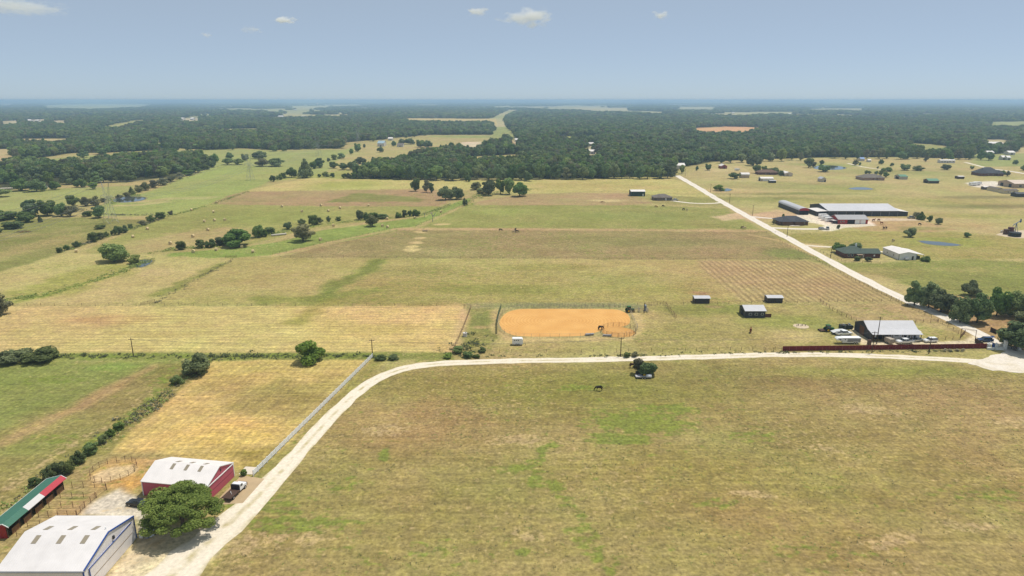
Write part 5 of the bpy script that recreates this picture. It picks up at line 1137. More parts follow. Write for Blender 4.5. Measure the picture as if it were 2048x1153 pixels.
# grey sheds near the arena
def small(name, label, cat, xl, xr, yb, D, eave, rise, wall, roof, ridge='x', parts=(), **k):
    x0, x1, y0, y1 = bpx(xl, xr, yb, D); return barn(name, label, cat, x0, x1, y0, y1, eave, rise, wall, roof, ridge, parts=parts, **k)
small('field_shed', 'small dark grey shed nearest the arena', 'shed', 1389.5, 1419, 607.5, 4.2, 2.3, .5, CHAR, STEEL)
small('field_shed', 'small dark grey shed by the ploughed strip', 'shed', 1535, 1565, 606.5, 4.2, 2.3, .5, CHAR, STEEL)
o = small('horse_barn', 'dark grey barn with window openings and light roof in the lawn', 'barn', 1490, 1530, 636, 7.5, 2.9, 1.3, CHAR, STEEL, parts=[('window', 'f', -2.0, 1.1, 1.2, .9, SHADE_IN), ('window', 'f', .4, 1.1, 1.2, .9, SHADE_IN), ('window', 'f', 2.8, 1.1, 1.0, .9, SHADE_IN), ('door', 'l', 0, 0, 2.4, 2.3, SHADE_IN)])
a_ = G(1530, 636); MB().box(0, 2.6, 0, .12, 0, 1.5).build('lean_to_fence', WOODB, o, loc=((G(1530, 636).x - G(1490, 636).x) / 2 + .1, -3.2, 0))

# riding hall and stables
x0, y0 = G(1655, 432.5).x, G(1655, 433).y; x1 = G(1802, 435).x
hl = barn('riding_hall', 'very long charcoal riding hall with pale metal roof', 'riding hall', x0, x1, y0, y0 + 34, 4.1, 3.0, CHAR, STEEL, over=.5)
W2, D2 = (x1 - x0) / 2, 17.0
for i in range(9): opening(hl, W2, D2, 'frame_post', 'f', -W2 + .2 + i * (2 * W2 - .4) / 8 if i else -W2 + .2, 0, .35, 3.9, mat('pale_frame', A(150, 154, 164), .6))
opening(hl, W2, D2, 'bay_shade_panel', 'f', -W2 + 2 * W2 * 3.5 / 8, 0, 5.6, 3.6, SHADE_IN)  # dark panel painted as the shaded inside of the bay
opening(hl, W2, D2, 'eave_band', 'f', 0, 3.5, 2 * W2 - .1, .5, mat('pale_band', A(128, 132, 142), .6))
for (xa, xb, ya, yb, n, lab) in ((G(1633, 432.5).x, x0 - .4, y0 + .5, y0 + 17, 'left_annex', 0), (x1 + .4, G(1824, 435.5).x, y0 + .3, y0 + 26, 'right_annex', 0)):
    q = MB().box(xa - (x0 + x1) / 2, xb - (x0 + x1) / 2, ya - y0 - D2, yb - y0 - D2, -.1, 3.3 if 'left' in n else 3.1).build(n, CHAR, hl)
    lo, hi = (3.4, 3.9) if 'left' in n else (3.95, 3.2)
    MB().extr([(xa - (x0 + x1) / 2 - .4, lo), (xb - (x0 + x1) / 2 + .3, hi), (xb - (x0 + x1) / 2 + .3, hi + .15), (xa - (x0 + x1) / 2 - .4, lo + .15)], ya - y0 - D2 - .3, yb - y0 - D2 + .3, 'y').build('roof', WROOFY, q)
opening(hl, W2, D2, 'annex_door', 'f', -W2 - 4.6, 0, 2.4, 2.8, SHADE_IN)
x0, x1, y0, y1 = bpx(1676, 1735, 448.5, 12.5)
sb = barn('stable_barn', 'red stable barn with grey roof and two white doors', 'barn', x0, x1, y0, y1, 3.3, 2.2, REDM, STEELY if 0 else metal('grey_roof', (178, 180, 184)), over=.5)
W2, D2 = (x1 - x0) / 2, 6.25
for (k_, u, w, h, m_) in (('sliding_door', 3.0, 3.3, 3.0, M_WHITE), ('sliding_door', 7.2, 3.3, 3.0, M_WHITE), ('aisle_shade_panel', -1.4, 5.2, 2.9, SHADE_IN), ('trim_post', 5.1, .4, 3.2, M_WHITE)): opening(sb, W2, D2, k_, 'f', u, 0, w, h, m_)  # the aisle's inner shade is painted as a dark panel
for u in (-8.4, -6.6): opening(sb, W2, D2, 'window', 'f', u, 1.2, 1.1, 1.1, GLASS)
MB().box(-W2 - 3.2, -W2 - .1, -5.5, -1.2, 2.2, 2.35).build('side_canopy', WROOF, sb); MB().box(-W2 - 3.0, -W2 - .1, -5.0, -4.8, 0, 2.2).build('canopy_wall', CHAR, sb)
MB().box(-W2 + .5, -W2 + 1.0, 1.0, 1.5, 4.6, 5.9).build('vent_stack', REDM, sb)
x0, x1, y0, y1 = bpx(1597.5, 1617, 430, 42)
hs = barn('hay_shed', 'long narrow hay shed with grey roof and red front gable', 'shed', x0, x1, y0, y1, 3.7, 1.5, CHARY, STEELY, 'y', over=.4, arch=True)
W2, D2 = (x1 - x0) / 2, 21
opening(hs, W2, D2, 'front_shade_panel', 'f', 0, 0, 2 * W2 - 1.0, 3.2, SHADE_IN)  # shade under the shed roof painted as a dark front panel
P = [(math.cos(a) * W2, 3.72 + math.sin(a) * 1.5) for a in np.linspace(0, PI, 9)]
MB().extr([(W2, 3.2)] + P + [(-W2, 3.2)], -D2 - .5, -D2 - .42, 'y').build('red_gable', REDM, hs)
def hh(name, label, xl, xr, yb, D, eave, rise, wall, roof, wings=(), parts=(), ridge='x'):
    x0, x1, y0, y1 = bpx(xl, xr, yb, D); o = barn(name, label, 'house', x0, x1, y0, y1, eave, rise, wall, roof, ridge, hip=True, parts=parts, over=.5)
    for (u, w, yf, d, e2, r2) in wings:
        q = MB().box(u - w / 2, u + w / 2, -D / 2 - yf, -D / 2 - yf + d, -.1, e2).build('wing', wall, o); e = .5
        MB().add([(u - w / 2 - e, -D / 2 - yf - e, e2), (u + w / 2 + e, -D / 2 - yf - e, e2), (u + w / 2 + e, -D / 2 - yf + d + e, e2), (u - w / 2 - e, -D / 2 - yf + d + e, e2), (u, -D / 2 - yf + w * .45, e2 + r2), (u, -D / 2 - yf + d, e2 + r2)], [(0, 1, 4), (1, 2, 5, 4), (2, 3, 5), (3, 0, 4, 5), (3, 2, 1, 0)]).build('wing_roof', roof, q)
    return o
hw = [('window', 'f', u, 1.0, 1.1, 1.2, GLASS) for u in (-7, -4.6, 4.2, 7)] + [('door', 'f', 0, 0, 1.1, 2.1, WOODB)]
o = hh('brick_house', 'single storey house with dark slate roof in the stable yard', 1559, 1616, 451, 13, 2.7, 3.0, mat('tan_brick', A(120, 92, 72), .9, var=.3, scale=4), SLATE, [(-5.2, 6.4, 1.2, 8, 2.7, 2.6), (3.4, 6.0, 1.4, 8, 2.7, 2.4)], hw)
MB().box(-4.0, 3.0, -10.8, -7.0, .02, .25).build('patio', mat('patio_stone', A(226, 216, 200), .9, var=.15), o)
o = hh('brick_house', 'brick house with green shingle roof and a lower side wing', 1689, 1736, 516.5, 11, 2.7, 3.1, BRICK, GSH, [], [('window', 'f', -4.3, .9, 1.2, 1.4, GLASS), ('window', 'f', -2.4, .9, 1.2, 1.4, GLASS), ('door', 'f', .4, 0, 1.1, 2.1, SHADE_IN), ('window', 'f', 3.6, .9, 1.2, 1.4, GLASS)])
s_ = mpp(516.5); w_ = (1760 - 1689) * s_
q = MB().box(6.2, 13.3, -5.3, 2.2, -.1, 2.6).build('wing', BRICK, o)
MB().extr([(-6.0, 2.5), (-1.5, 4.5), (3.0, 2.5), (3.0, 2.62), (-1.5, 4.64), (-6.0, 2.62)], 3.5, 13.7, 'x').build('wing_roof', GSH, q)
MB().box(9.6, 10.4, -5.36, -5.31, .9, 1.8).build('window', M_WHITE, q); MB().box(-.6, 2.6, -8.2, -5.6, 2.2, 2.35).build('porch_roof', mat('porch_tan', A(170, 150, 126), .8), o)
for x in (-.4, 2.4): MB().box(x - .07, x + .07, -8.1, -7.96, 0, 2.2).build('porch_post', M_WHITE, o)
MB().box(2.6, 3.3, 2.0, 2.7, 3.4, 6.5).build('chimney', M_WHITE, o)
x0, x1, y0, y1 = bpx(1797, 1832, 520.5, 17)
ws = barn('workshop', 'white metal workshop with low roof and side canopy', 'workshop', x0, x1, y0, y1, 3.4, 1.0, WSIDE, WROOFY, 'y', over=.25, parts=[('window', 'l', -3, 1.2, .9, .9, GLASS), ('window', 'l', 3.5, 1.2, .9, .9, GLASS), ('door', 'f', 2.8, 0, 1.0, 2.1, M_DARK)])
W2 = (x1 - x0) / 2
MB().extr([(W2 + .26, 3.3), (W2 + 5.0, 2.5), (W2 + 5.0, 2.6), (W2 + .26, 3.42)], -7.5, 8.5, 'y').build('canopy_roof', WROOFY, ws)
for y in (-7.2, 0, 8): MB().box(W2 + 4.6, W2 + 4.75, y - .08, y + .08, 0, 2.5).build('canopy_post', M_DARK, ws)
MB().box(W2 + .5, W2 + 3.8, -5.5, -1, 0, 1.4).build('stored_boxes', M_DARK, ws)
for s_ in (-1, 1): MB().box(s_ * W2 - .08, s_ * W2 + .08, -8.6, -8.44, 0, 3.4).build('corner_trim', mat('green_grey_trim', A(84, 96, 100), .6), ws)
for (x, r_) in ((-1.9, .5), (-.6, .5)): MB().box(x, x + 1.9, -10.2, -9.0, .3, 1.3).build('parked_cart', mat('pale_tin', A(206, 210, 214), .5), ws) if x == -1.9 else None
# far buildings on the right and in the middle
WN = [('window', 'f', -3, 1, 1, 1, GLASS), ('window', 'f', 2.5, 1, 1, 1, GLASS), ('door', 'f', 0, 0, 1, 2.1, WOODB)]
small('green_barn', 'dark green metal barn with white roof in the middle distance', 'barn', 1262, 1290, 393, 11, 4.3, 1.0, DGRN, WROOF, parts=[('door', 'f', 4.6, 0, 1.0, 2.2, M_WHITE), ('door', 'l', 0, 0, 3.5, 3.2, SHADE_IN)])
hh('farmhouse', 'low house with grey brown hip roof beside the green barn', 1308, 1344, 401.5, 11, 2.6, 2.6, wallm('grey_brick', (138, 126, 116)), GRSH, [(-3.5, 5, 1, 6, 2.6, 2)], [('window', 'f', 0, .8, 1.3, 1.3, GLASS), ('window', 'f', 5, .8, 1.3, 1.3, GLASS), ('door', 'f', 2.5, 0, 1.1, 2.1, M_WHITE)])
hh('farmhouse', 'low brick house with brown roof among trees by the white sheds', 1517, 1556, 350, 12, 2.8, 2.8, BRICK, BSH, [(5, 7, 2, 7, 2.8, 2.2)], WN)
small('workshop', 'white shop building right of the low brick house', 'workshop', 1570, 1585, 353, 16, 3.4, 1.4, wallm('offwhite', (232, 222, 208)), WROOFY, 'y', parts=[('door', 'f', -1.5, 0, 2.6, 2.6, TAN)])
small('arched_shed', 'tan shed with rounded white roof near the gravel road', 'shed', 1482.5, 1498.5, 356.5, 8, 3.6, 2.0, TAN, WROOF, 'x', arch=True)
small('loafing_shed', 'long white shed with open left end', 'shed', 1522, 1547, 363, 9, 3.0, 1.2, WSIDE, WROOF, parts=[('end_shade_panel', 'l', 0, 0, 5, 2.6, SHADE_IN), ('door', 'f', -6.0, 0, 1.6, 2.2, TAN)])  # dark panel on the left end paints the shade inside
small('stock_shelter', 'small dark open shelter beside the long white shed', 'shed', 1539.5, 1552, 366.5, 5, 2.4, .3, M_DARK, STEEL)
small('red_shed', 'red shed with white roof at the edge of the wood', 'shed', 1442, 1454, 338, 12, 3.4, 2.0, metal('faded_red', (160, 70, 62)), WROOFY, 'y', parts=[('door', 'f', 0, 0, 3, 2.8, wallm('maroon', (110, 50, 46)))])
small('tin_shed', 'small grey tin shed alone in the right hand pasture', 'shed', 1642, 1652, 364.5, 9, 3.3, 1.8, wallm('pale_tin_wall', (214, 210, 198)), STEELY, 'y', parts=[('door', 'f', 1.5, 0, 1.4, 2.2, SHADE_IN)])
hh('farmhouse', 'sprawling house with grey roof and small round trees behind', 1724, 1768, 361, 15, 2.8, 3.4, wallm('rose_brick', (176, 150, 138)), GRSH, [(-8, 8, 1.5, 8, 2.8, 2.6), (8, 7, 2, 8, 2.8, 2.4)], WN)
small('machine_shed', 'green roofed shed with pale walls right of the sprawling house', 'shed', 1800, 1815, 359.5, 12, 3.2, 1.6, wallm('pale_wall', (206, 204, 196)), GRN, 'x', parts=[('bay_shade_panel', 'l', 0, 0, 6, 2.8, SHADE_IN)])  # bay is a dark panel in place of its inner shade
small('open_barn', 'open barn with low pitched green roof and dark sides', 'barn', 1857, 1878, 367.5, 10, 2.8, 1.8, wallm('weathered_grey', (120, 110, 98)), GRN, 'x', parts=[('bay_shade_panel', 'l', 0, 0, 6, 2.3, SHADE_IN), ('bay_shade_panel', 'f', 0, .2, 9, 1.9, M_DARK)])  # both bays are dark panels painted as the shade within
small('stock_shelter', 'small dark shelter with white roof in the far pasture', 'shed', 1917, 1928.5, 358.5, 7, 2.7, .4, wallm('dark_brown', (82, 62, 54)), WROOF)
hh('brick_house', 'large brick house with steep charcoal roof at far right', 1961, 2003, 352.5, 17, 3.2, 6.2, BRICK, SLATE, [(-9, 8, 2, 9, 3.2, 4.5), (9.5, 7, 2, 8, 3.0, 3.6)], WN)
small('metal_barn', 'tan metal barn with wide pale roof at the right edge', 'barn', 2028, 2072, 376.5, 24, 4.2, 2.4, TAN, metal('tan_roof', (238, 222, 204)), 'x', parts=[('doorway_shade_panel', 'l', -6, 0, 4, 3.4, SHADE_IN), ('doorway_shade_panel', 'l', 6, 0, 4.2, 3.4, SHADE_IN), ('window', 'f', -5, 1, 3, 2, GLASS)])  # shade in the two left doorways is painted as dark panels
small('mobile_home', 'cream mobile home with grey roof, left of a pair', 'house', 1996, 2006, 385, 16, 3.0, 1.0, CREAM, GRSH, 'y', parts=[('window', 'f', 0, 1, 1.4, 1.2, GLASS)])
small('mobile_home', 'longer cream mobile home with grey roof beside the dark shed', 'house', 2008, 2036, 388, 8, 3.0, 1.2, CREAM, GRSH, 'x', parts=[('window', 'f', -3, 1, 1.2, 1.2, GLASS), ('window', 'f', 3, 1, 1.2, 1.2, GLASS), ('door', 'f', .5, 0, 1, 2.1, M_WHITE)])
small('dark_shed', 'dark roofed open shed cut by the right edge', 'shed', 2033, 2075, 394.5, 8, 2.8, 1.0, M_DARK, CHAR, 'x')
small('stock_shelter', 'small grey shelter on bare ground before the mobile homes', 'shed', 1968, 1978, 380, 5, 2.6, .5, wallm('greyboard', (110, 104, 100)), WROOF)
small('mobile_home', 'long white mobile home in front of the far wood', 'house', 1880.5, 1910, 326.5, 7, 3.6, .9, wallm('white_home', (236, 236, 234)), WROOF, 'x', parts=[('window', 'f', u, 1.2, 1.6, 1.3, GLASS) for u in (-8, -4, 3, 8)] + [('door', 'f', 0, 0, 1.2, 2.2, GRSH)])
small('blue_shed', 'little shed with bright blue roof by the far wood', 'shed', 1721, 1729, 322.5, 8, 3, 2, wallm('white_board', (226, 226, 222)), metal('blue_roof', (120, 160, 216)), 'x')
small('white_shed', 'tiny white roofed hut right of the blue shed', 'shed', 1736, 1742, 324.5, 5, 2.6, 1, wallm('white_board', (1, 1, 1)), WROOF, 'x')
small('water_tank', 'white round roofed tank building near the wood edge', 'tank', 1542, 1549.5, 318.5, 6, 4, 1.8, wallm('white_board', (1, 1, 1)), WROOF, 'x', arch=True)
for (xl, xr, yb, D, lab) in ((1975, 1988, 310.5, 12, 'left of two white roofed buildings on the green far right'), (2017, 2030, 310.5, 12, 'right of two white roofed buildings on the green far right'), (1979, 2008, 291.5, 30, 'wide white roofed barn among trees at upper right'), (2004, 2011, 320.5, 8, 'left of two small pale huts under the far green field'), (2014, 2021, 321, 8, 'right of two small pale huts under the far green field')):
    small('far_barn', lab, 'barn', xl, xr, yb, D, 4, 2.2, wallm('white_board', (1, 1, 1)), WROOF, 'x', parts=[('door', 'f', 0, 0, 3, 3, GRSH)])
for i, (xl, xr, yb, D, c, lab) in enumerate(((1178, 1190, 308.5, 14, 'w', 'white roofed house deep inside the main wood'), (1174, 1187, 292.5, 10, 'w', 'pair of white roofs upper middle of the main wood'), (236, 254, 329.5, 16, 'g', 'white house with grey gable in the left wood'), (755, 768, 293.5, 26, 'b', 'long pale blue roofed barn at the far clearing farm'), (794, 806, 294.5, 14, 'g', 'grey barn at the far clearing farm'), (776, 785, 281.5, 12, 'w', 'white house behind the far clearing farm'),
                                 (894, 910, 303.5, 12, 'r', 'brown roofed house at the edge of the far clearing'), (1030, 1037, 284, 14, 'w', 'white building by the sand road inside the wood'), (1352, 1370, 338, 14, 'w', 'white roofed house at the far end of the gravel road'), (388, 399, 296.5, 14, 'w', 'white barn behind the second pylon meadow'), (83, 97, 298, 16, 'w', 'white roofed house in the upper left trees'),
                                 (48, 60, 244.5, 26, 'w', 'white farmhouse in the far left clearing'), (70, 76, 243.5, 20, 'w', 'small white barn right of the far left farmhouse'), (183, 190, 252, 20, 'w', 'white barn at the tip of the far left field'), (200, 205, 248, 20, 'w', 'lone white barn behind the far left field'), (357, 366, 240.5, 26, 'w', 'white roofed house in the far settlement, leftmost'), (380, 386, 240.5, 26, 'w', 'white roofed house in the far settlement, middle'), (396, 402, 241, 26, 'w', 'white roofed house in the far settlement, rightmost'),
                                 (132, 142, 219, 60, 'w', 'white farm building on the far left plain'), (1620, 1632, 229, 50, 'w', 'white barn on the right far plain'), (1838, 1852, 248, 30, 'w', 'left white house in the upper right trees'), (1875, 1886, 253.5, 26, 'w', 'middle white house in the upper right trees'), (1930, 1944, 254, 26, 'w', 'right white house in the upper right trees'), (1946, 1962, 221.5, 90, 'w', 'long white warehouse on the right horizon'),
                                 (1062, 1070, 239, 30, 'w', 'left of two white houses right of the cleared power line'), (1076, 1084, 239, 30, 'w', 'right of two white houses right of the cleared power line'), (556, 566, 236, 30, 'w', 'white barn on the tan strip at upper left'), (600, 612, 236.5, 30, 'w', 'long white barn on the tan strip at upper left'), (1410, 1420, 230, 40, 'w', 'white house at the right far clearing'))):
    small('farm_building', lab, 'building', xl, xr, yb, D, 4.2 if D < 25 else 6, 2.4 if D < 25 else 4, wallm('white_board', (1, 1, 1)) if c != 'r' else BRICK, {'w': WROOF, 'g': GRSH, 'b': metal('pale_blue_roof', (170, 200, 216)), 'r': BSH}[c], 'x', parts=[('door', 'f', 0, 0, 2.4, 2.6, GRSH)])

# scattered farm roofs on the far plain, one at the far end of a meadow
gl = sorted([g for g in GLADES if g[1] > 2600 and abs(g[0]) < .72 * g[1]], key=lambda g: g[0] / g[1])[::3]
for i, (ex, ey, ra, rb) in enumerate(gl):
    k = max(1.0, ey / 4500.0); w = 16 * k; yy = ey - rb * .1
    barn('farm_building', '%s small pale farm roof from the left on the far wooded plain' % NTH[i], 'building', ex - w / 2, ex + w / 2, yy, yy + 16 * k, 4 * k ** .5, 2.5 * k ** .5, wallm('white_board', (1, 1, 1)), WROOF, 'x', parts=[('door', 'f', 0, 0, 2.4, 2.6, GRSH)], group='farm roofs on the far wooded plain')

# ------------------------------------------------------------------ vehicles
TYRE = mat('tyre_rubber', (.02, .02, .022), .9); RIM = mat('wheel_rim', (.45, .46, .48), .35, .6); HEAD = mat('lamp_glass', (.75, .76, .74), .15); TAIL = mat('tail_lamp', (.35, .02, .02), .3)
CARW = mat('white_car_paint', (.80, .80, .80), .25, var=.03, spec=.5)
def wheels(o, xs, y, r, w=.24, name='wheel', parent_first=True):
    out = []
    for x in xs:
        for s in (-1, 1):
            wl = MB().cyl((0, 0, 0), r, w, 'y', 16).build(name, TYRE, o, loc=(x, s * y, r)); MB().cyl((0, s * (w / 2 + .008), 0), r * .58, .012, 'y', 12).build('rim', RIM, wl); out.append(wl)
    return out
def car(name, label, cat, loc, rz, paint, kind='suv', hatch=False):
    """front of the car looks along +x"""
    o = empty(name, loc, rz, label, cat)
    if kind == 'sedan':
        L, Wd = 4.8, 1.82; lower = [(-2.4, .32), (2.4, .32), (2.42, .62), (2.2, .86), (1.1, .96), (-1.55, 1.0), (-2.3, .95), (-2.42, .6)]; cab = [(-1.75, .98), (1.05, .95), (.35, 1.42), (-.95, 1.44)]; r = .33; ax = (1.45, -1.4)
    elif kind == 'suv':
        L, Wd = 4.9, 1.92; lower = [(-2.4, .36), (2.4, .36), (2.45, .7), (2.25, 1.0), (1.2, 1.1), (-2.35, 1.12), (-2.45, .7)]; cab = [(-2.3, 1.1), (1.15, 1.08), (.45, 1.72), (-2.0, 1.76)]; r = .37; ax = (1.5, -1.45)
    else:   # crew cab pickup
        L, Wd = 6.0, 2.0; lower = [(-2.95, .5), (2.95, .5), (3.0, .85), (2.85, 1.18), (1.55, 1.28), (-2.95, 1.3), (-3.0, .8)]; cab = [(-1.1, 1.28), (1.5, 1.25), (.85, 1.93), (-.9, 1.95)]; r = .42; ax = (1.95, -1.75)
    b = MB().extr(lower, -Wd / 2, Wd / 2, 'y').build('body', paint, o, bevel=.08)
    q = 0.10; V = [(x, s * (Wd / 2 - (.04 if z < 1.4 else .2)), z) for s in (-1, 1) for x, z in cab]
    MB().add(V, [(0, 1, 2, 3), (7, 6, 5, 4), (0, 4, 5, 1), (1, 5, 6, 2), (2, 6, 7, 3), (3, 7, 4, 0)]).build('cabin_glass', GLASS, o)
    zt = cab[2][1]; MB().box(cab[3][0] - .02, cab[2][0] + .02, -Wd / 2 + .19, Wd / 2 - .19, zt - .04, zt + .05).build('roof', paint, o, bevel=.03)
    for s in (-1, 1):
        for x in ((cab[0][0] + cab[1][0]) / 2 - .05,):
            MB().extr([(x - .06, cab[0][1]), (x + .06, cab[0][1]), (x + .05, zt), (x - .05, zt)], s * (Wd / 2 - .14) - .06, s * (Wd / 2 - .14) + .07, 'y').build('pillar', paint, o)
        MB().box(lower[2][0] - .06, lower[2][0] + .03, s * (Wd / 2 - .42) - .2, s * (Wd / 2 - .42) + .2, .68, .84).build('headlight', HEAD, o)
        MB().box(-L / 2 - .03, -L / 2 + .06, s * (Wd / 2 - .2) - .1, s * (Wd / 2 - .2) + .1, .75, 1.05).build('tail_light', TAIL, o)
    if kind == 'pickup': MB().box(-2.85, -1.2, -Wd / 2 + .12, Wd / 2 - .12, 1.305, 1.312).build('cargo_bed', SHADE_IN, o)
    if hatch:
        h_ = MB().box(-1.0, 0, -.8, .8, 0, .08).build('tailgate', paint, o, loc=(-2.1, 0, 1.78)); h_.rotation_euler = (0, math.radians(12), 0)
    wheels(o, ax, Wd / 2 - .12, r); return o
def gz(px, py, z=0): g = G(px, py); return Vector((g.x, g.y, z))
PI2 = PI / 2
car('pickup_truck', 'white crew cab pickup in front of the ranch porch', 'truck', gz(1809, 687.5), PI + .08, CARW, 'pickup')
car('sedan', 'silver sedan under the right end of the ranch porch', 'car', gz(1833, 683), PI + .25, mat('silver_paint', (.50, .52, .54), .25, .5, var=.03), 'sedan')
car('suv', 'white SUV parked alone on the gravel right of the ranch house', 'car', gz(1860, 684.5), PI + .1, CARW, 'suv')
car('suv', 'dark blue SUV with open tailgate by the entrance', 'car', gz(1969, 683.5), PI - .05, mat('blue_car_paint', (.02, .05, .14), .2, var=.03, spec=.5), 'suv', True)
car('pickup_truck', 'white pickup hidden behind the gooseneck trailer', 'truck', gz(1687, 671), 0.15, CARW, 'pickup')
car('sedan', 'black car half hidden left of the large oak', 'car', gz(276, 1011), 2.9, mat('black_car_paint', (.012, .012, .014), .2, var=.03, spec=.5), 'sedan')
car('suv', 'grey SUV parked at the end of the stable drive', 'car', gz(1644, 460), .1, mat('silver_paint', (1, 1, 1)), 'suv')
car('pickup_truck', 'pale pickup beside the grey SUV on the stable drive', 'truck', gz(1655, 459.3), 1.2, mat('silver_paint', (1, 1, 1)), 'pickup')
car('pickup_truck', 'grey pickup parked at the house beside the green barn', 'truck', gz(1350, 402), .4, mat('silver_paint', (1, 1, 1)), 'pickup')
car('suv', 'white van under the oaks before the left wood', 'van', gz(95, 376), .6, CARW, 'suv'); car('suv', 'white car at the edge of the left wood', 'car', gz(195, 363), .3, CARW, 'suv')
car('pickup_truck', 'small dark vehicle at the right corner of the riding hall', 'truck', gz(1822, 437.5), .2, mat('silver_paint', (1, 1, 1)), 'pickup')

# flatbed farm truck on the concrete pad
fl = empty('flatbed_truck', (-62.0, 134.9, 0), math.radians(79), 'white farm truck with a dark rusty flatbed on the concrete pad', 'truck')
RUST = mat('rusty_bed', A(96, 74, 62), .8, var=.35, scale=1.5)
MB().box(-3.2, .5, -1.15, 1.15, .85, 1.0).build('flatbed', RUST, fl); MB().box(-3.1, 3.2, -.45, .45, .55, .84).build('chassis', M_DARK, fl)
MB().box(.42, .55, -1.1, 1.1, 1.0, 2.1).build('headache_rack', M_DARK, fl)
MB().extr([(.65, .55), (3.3, .55), (3.35, 1.25), (2.1, 1.4), (1.75, 2.1), (.75, 2.15), (.65, 1.4)], -1.0, 1.0, 'y').build('cab', CARW, fl, bevel=.07)
MB().extr([(2.2, 1.36), (1.83, 2.02), (1.76, 2.02), (2.1, 1.36)], -.82, .82, 'y').build('windscreen', GLASS, fl)
for s in (-1, 1): MB().box(.95, 1.75, s * 1.0 - .012, s * 1.0 + .012, 1.42, 1.95).build('side_window', GLASS, fl); MB().box(3.3, 3.38, s * .7 - .16, s * .7 + .16, .9, 1.12).build('headlight', HEAD, fl)
MB().box(3.36, 3.52, -1.05, 1.05, .5, 1.2).build('grille_guard', M_PIPE, fl)
MB().tube([(-1.6, -.4, 1.05), (-1.0, .2, 1.08), (-.6, .5, 1.05)], .05).build('hose', M_WHITE, fl)
wheels(fl, (2.55, -1.9), .95, .42, .28)

def hitch(o, x0, x1, z=.5): MB().bar((x0, 0, z), (x1, 0, z), .06).build('tongue', M_DARK, o); MB().box(x1 - .05, x1 + .07, -.05, .05, 0, z).build('jack', M_DARK, o)
ht = empty('horse_trailer', gz(1035, 690), 0, 'white two horse trailer parked in front of the arena', 'trailer')
MB().extr([(-1.9, .45), (1.75, .45), (2.0, 1.0), (1.9, 2.3), (1.6, 2.55), (-1.9, 2.55)], -.95, .95, 'y').build('body', CARW, ht, bevel=.06); MB().extr([(-1.95, 2.5), (1.65, 2.5), (1.5, 2.64), (-1.85, 2.64)], -.9, .9, 'y').build('roof', M_WHITE, ht)
for x in (-1.1, -.4, .3): MB().box(x - .22, x + .22, -.965, -.955, 1.85, 2.15).build('window', GLASS, ht)
MB().box(-.9, .9, -1.08, -.95, .78, .9).build('fender', CARW, ht); hitch(ht, 1.9, 2.9); wheels(ht, (-.42, .42), .98, .34, .2)

gt = empty('gooseneck_trailer', gz(1700, 687), 0, 'long white and grey gooseneck livestock trailer on the lawn', 'trailer')
TR = mat('trailer_grey', A(168, 172, 176), .5, var=.08)
MB().box(-3.2, 3.2, -1.1, 1.1, .5, 2.35).build('box', CARW, gt, bevel=.06); MB().extr([(-5.3, 1.45), (-3.2, 1.35), (-3.2, 2.35), (-4.9, 2.35), (-5.4, 1.9)], -1.1, 1.1, 'y').build('nose', CARW, gt, bevel=.05)
MB().box(-1.6, 3.15, -1.13, -1.102, .9, 1.95).build('slatted_side', TR, gt)
for z in (1.95, 2.15): MB().box(-1.6, 3.15, -1.14, -1.102, z, z + .05).build('slat', M_DARK, gt)
MB().box(-4.6, -3.9, -1.13, -1.102, 1.7, 2.0).build('window', GLASS, gt); MB().box(-2.6, -2.2, -1.13, -1.102, 1.6, 2.0).build('window', GLASS, gt); MB().box(-2.9, -1.8, -1.12, -1.102, .6, 2.2).build('side_door', CARW, gt)
MB().box(-3.3, 3.3, -1.14, 1.14, 2.34, 2.42).build('roof', M_WHITE, gt); MB().bar((-4.9, 0, 1.45), (-4.9, 0, .6), .07).build('coupler', M_DARK, gt); MB().box(.5, 2.3, -1.2, -1.1, .95, 1.05).build('fender', CARW, gt)
wheels(gt, (1.0, 1.85), 1.1, .38, .22)
ct = empty('cargo_trailer', gz(1778, 687), PI2 + .2, 'small beige cargo trailer in front of the ranch carport', 'trailer'); MB().extr([(-1.5, .4), (1.5, .4), (1.75, 1.2), (1.5, 2.05), (-1.5, 2.05)], -.9, .9, 'y').build('body', mat('beige_tin', A(206, 196, 178), .5), ct, bevel=.05)
MB().box(-1.52, -1.49, -.8, .8, .5, 1.95).build('rear_door', mat('beige_tin2', A(190, 180, 164), .5), ct); hitch(ct, 1.6, 2.6); wheels(ct, (0,), .92, .32, .2)
# covered boat
bt = empty('covered_boat', gz(1678, 668), .1, 'boat on a trailer under a white tent shaped cover', 'boat'); MB().add([(-2.9, -1.0, .9), (-2.9, 1.0, .9), (2.2, -1.0, .95), (2.2, 1.0, .95), (3.3, 0, 1.15), (-2.9, -.7, .35), (-2.9, .7, .35), (2.0, -.5, .35), (2.0, .5, .35)], [(0, 2, 7, 5), (1, 6, 8, 3), (2, 4, 7), (4, 3, 8), (7, 4, 8), (0, 5, 6, 1), (5, 7, 8, 6)]).build('hull', mat('dark_hull', (.05, .055, .07), .3), bt)
MB().add([(-3.0, -1.1, .92), (-3.0, 1.1, .92), (2.3, -1.1, .97), (2.3, 1.1, .97), (3.4, 0, 1.2), (-1.6, 0, 1.95), (1.0, 0, 2.0)], [(0, 2, 6, 5), (1, 5, 6, 3), (2, 4, 6), (4, 3, 6), (0, 5, 1), (0, 1, 3, 4, 2)]).build('cover', mat('canvas_white', (.78, .78, .77), .8, var=.06), bt)
MB().box(-2.6, 3.6, -.4, .4, .25, .34).build('trailer_frame', M_DARK, bt); wheels(bt, (-.9,), .95, .32, .2)
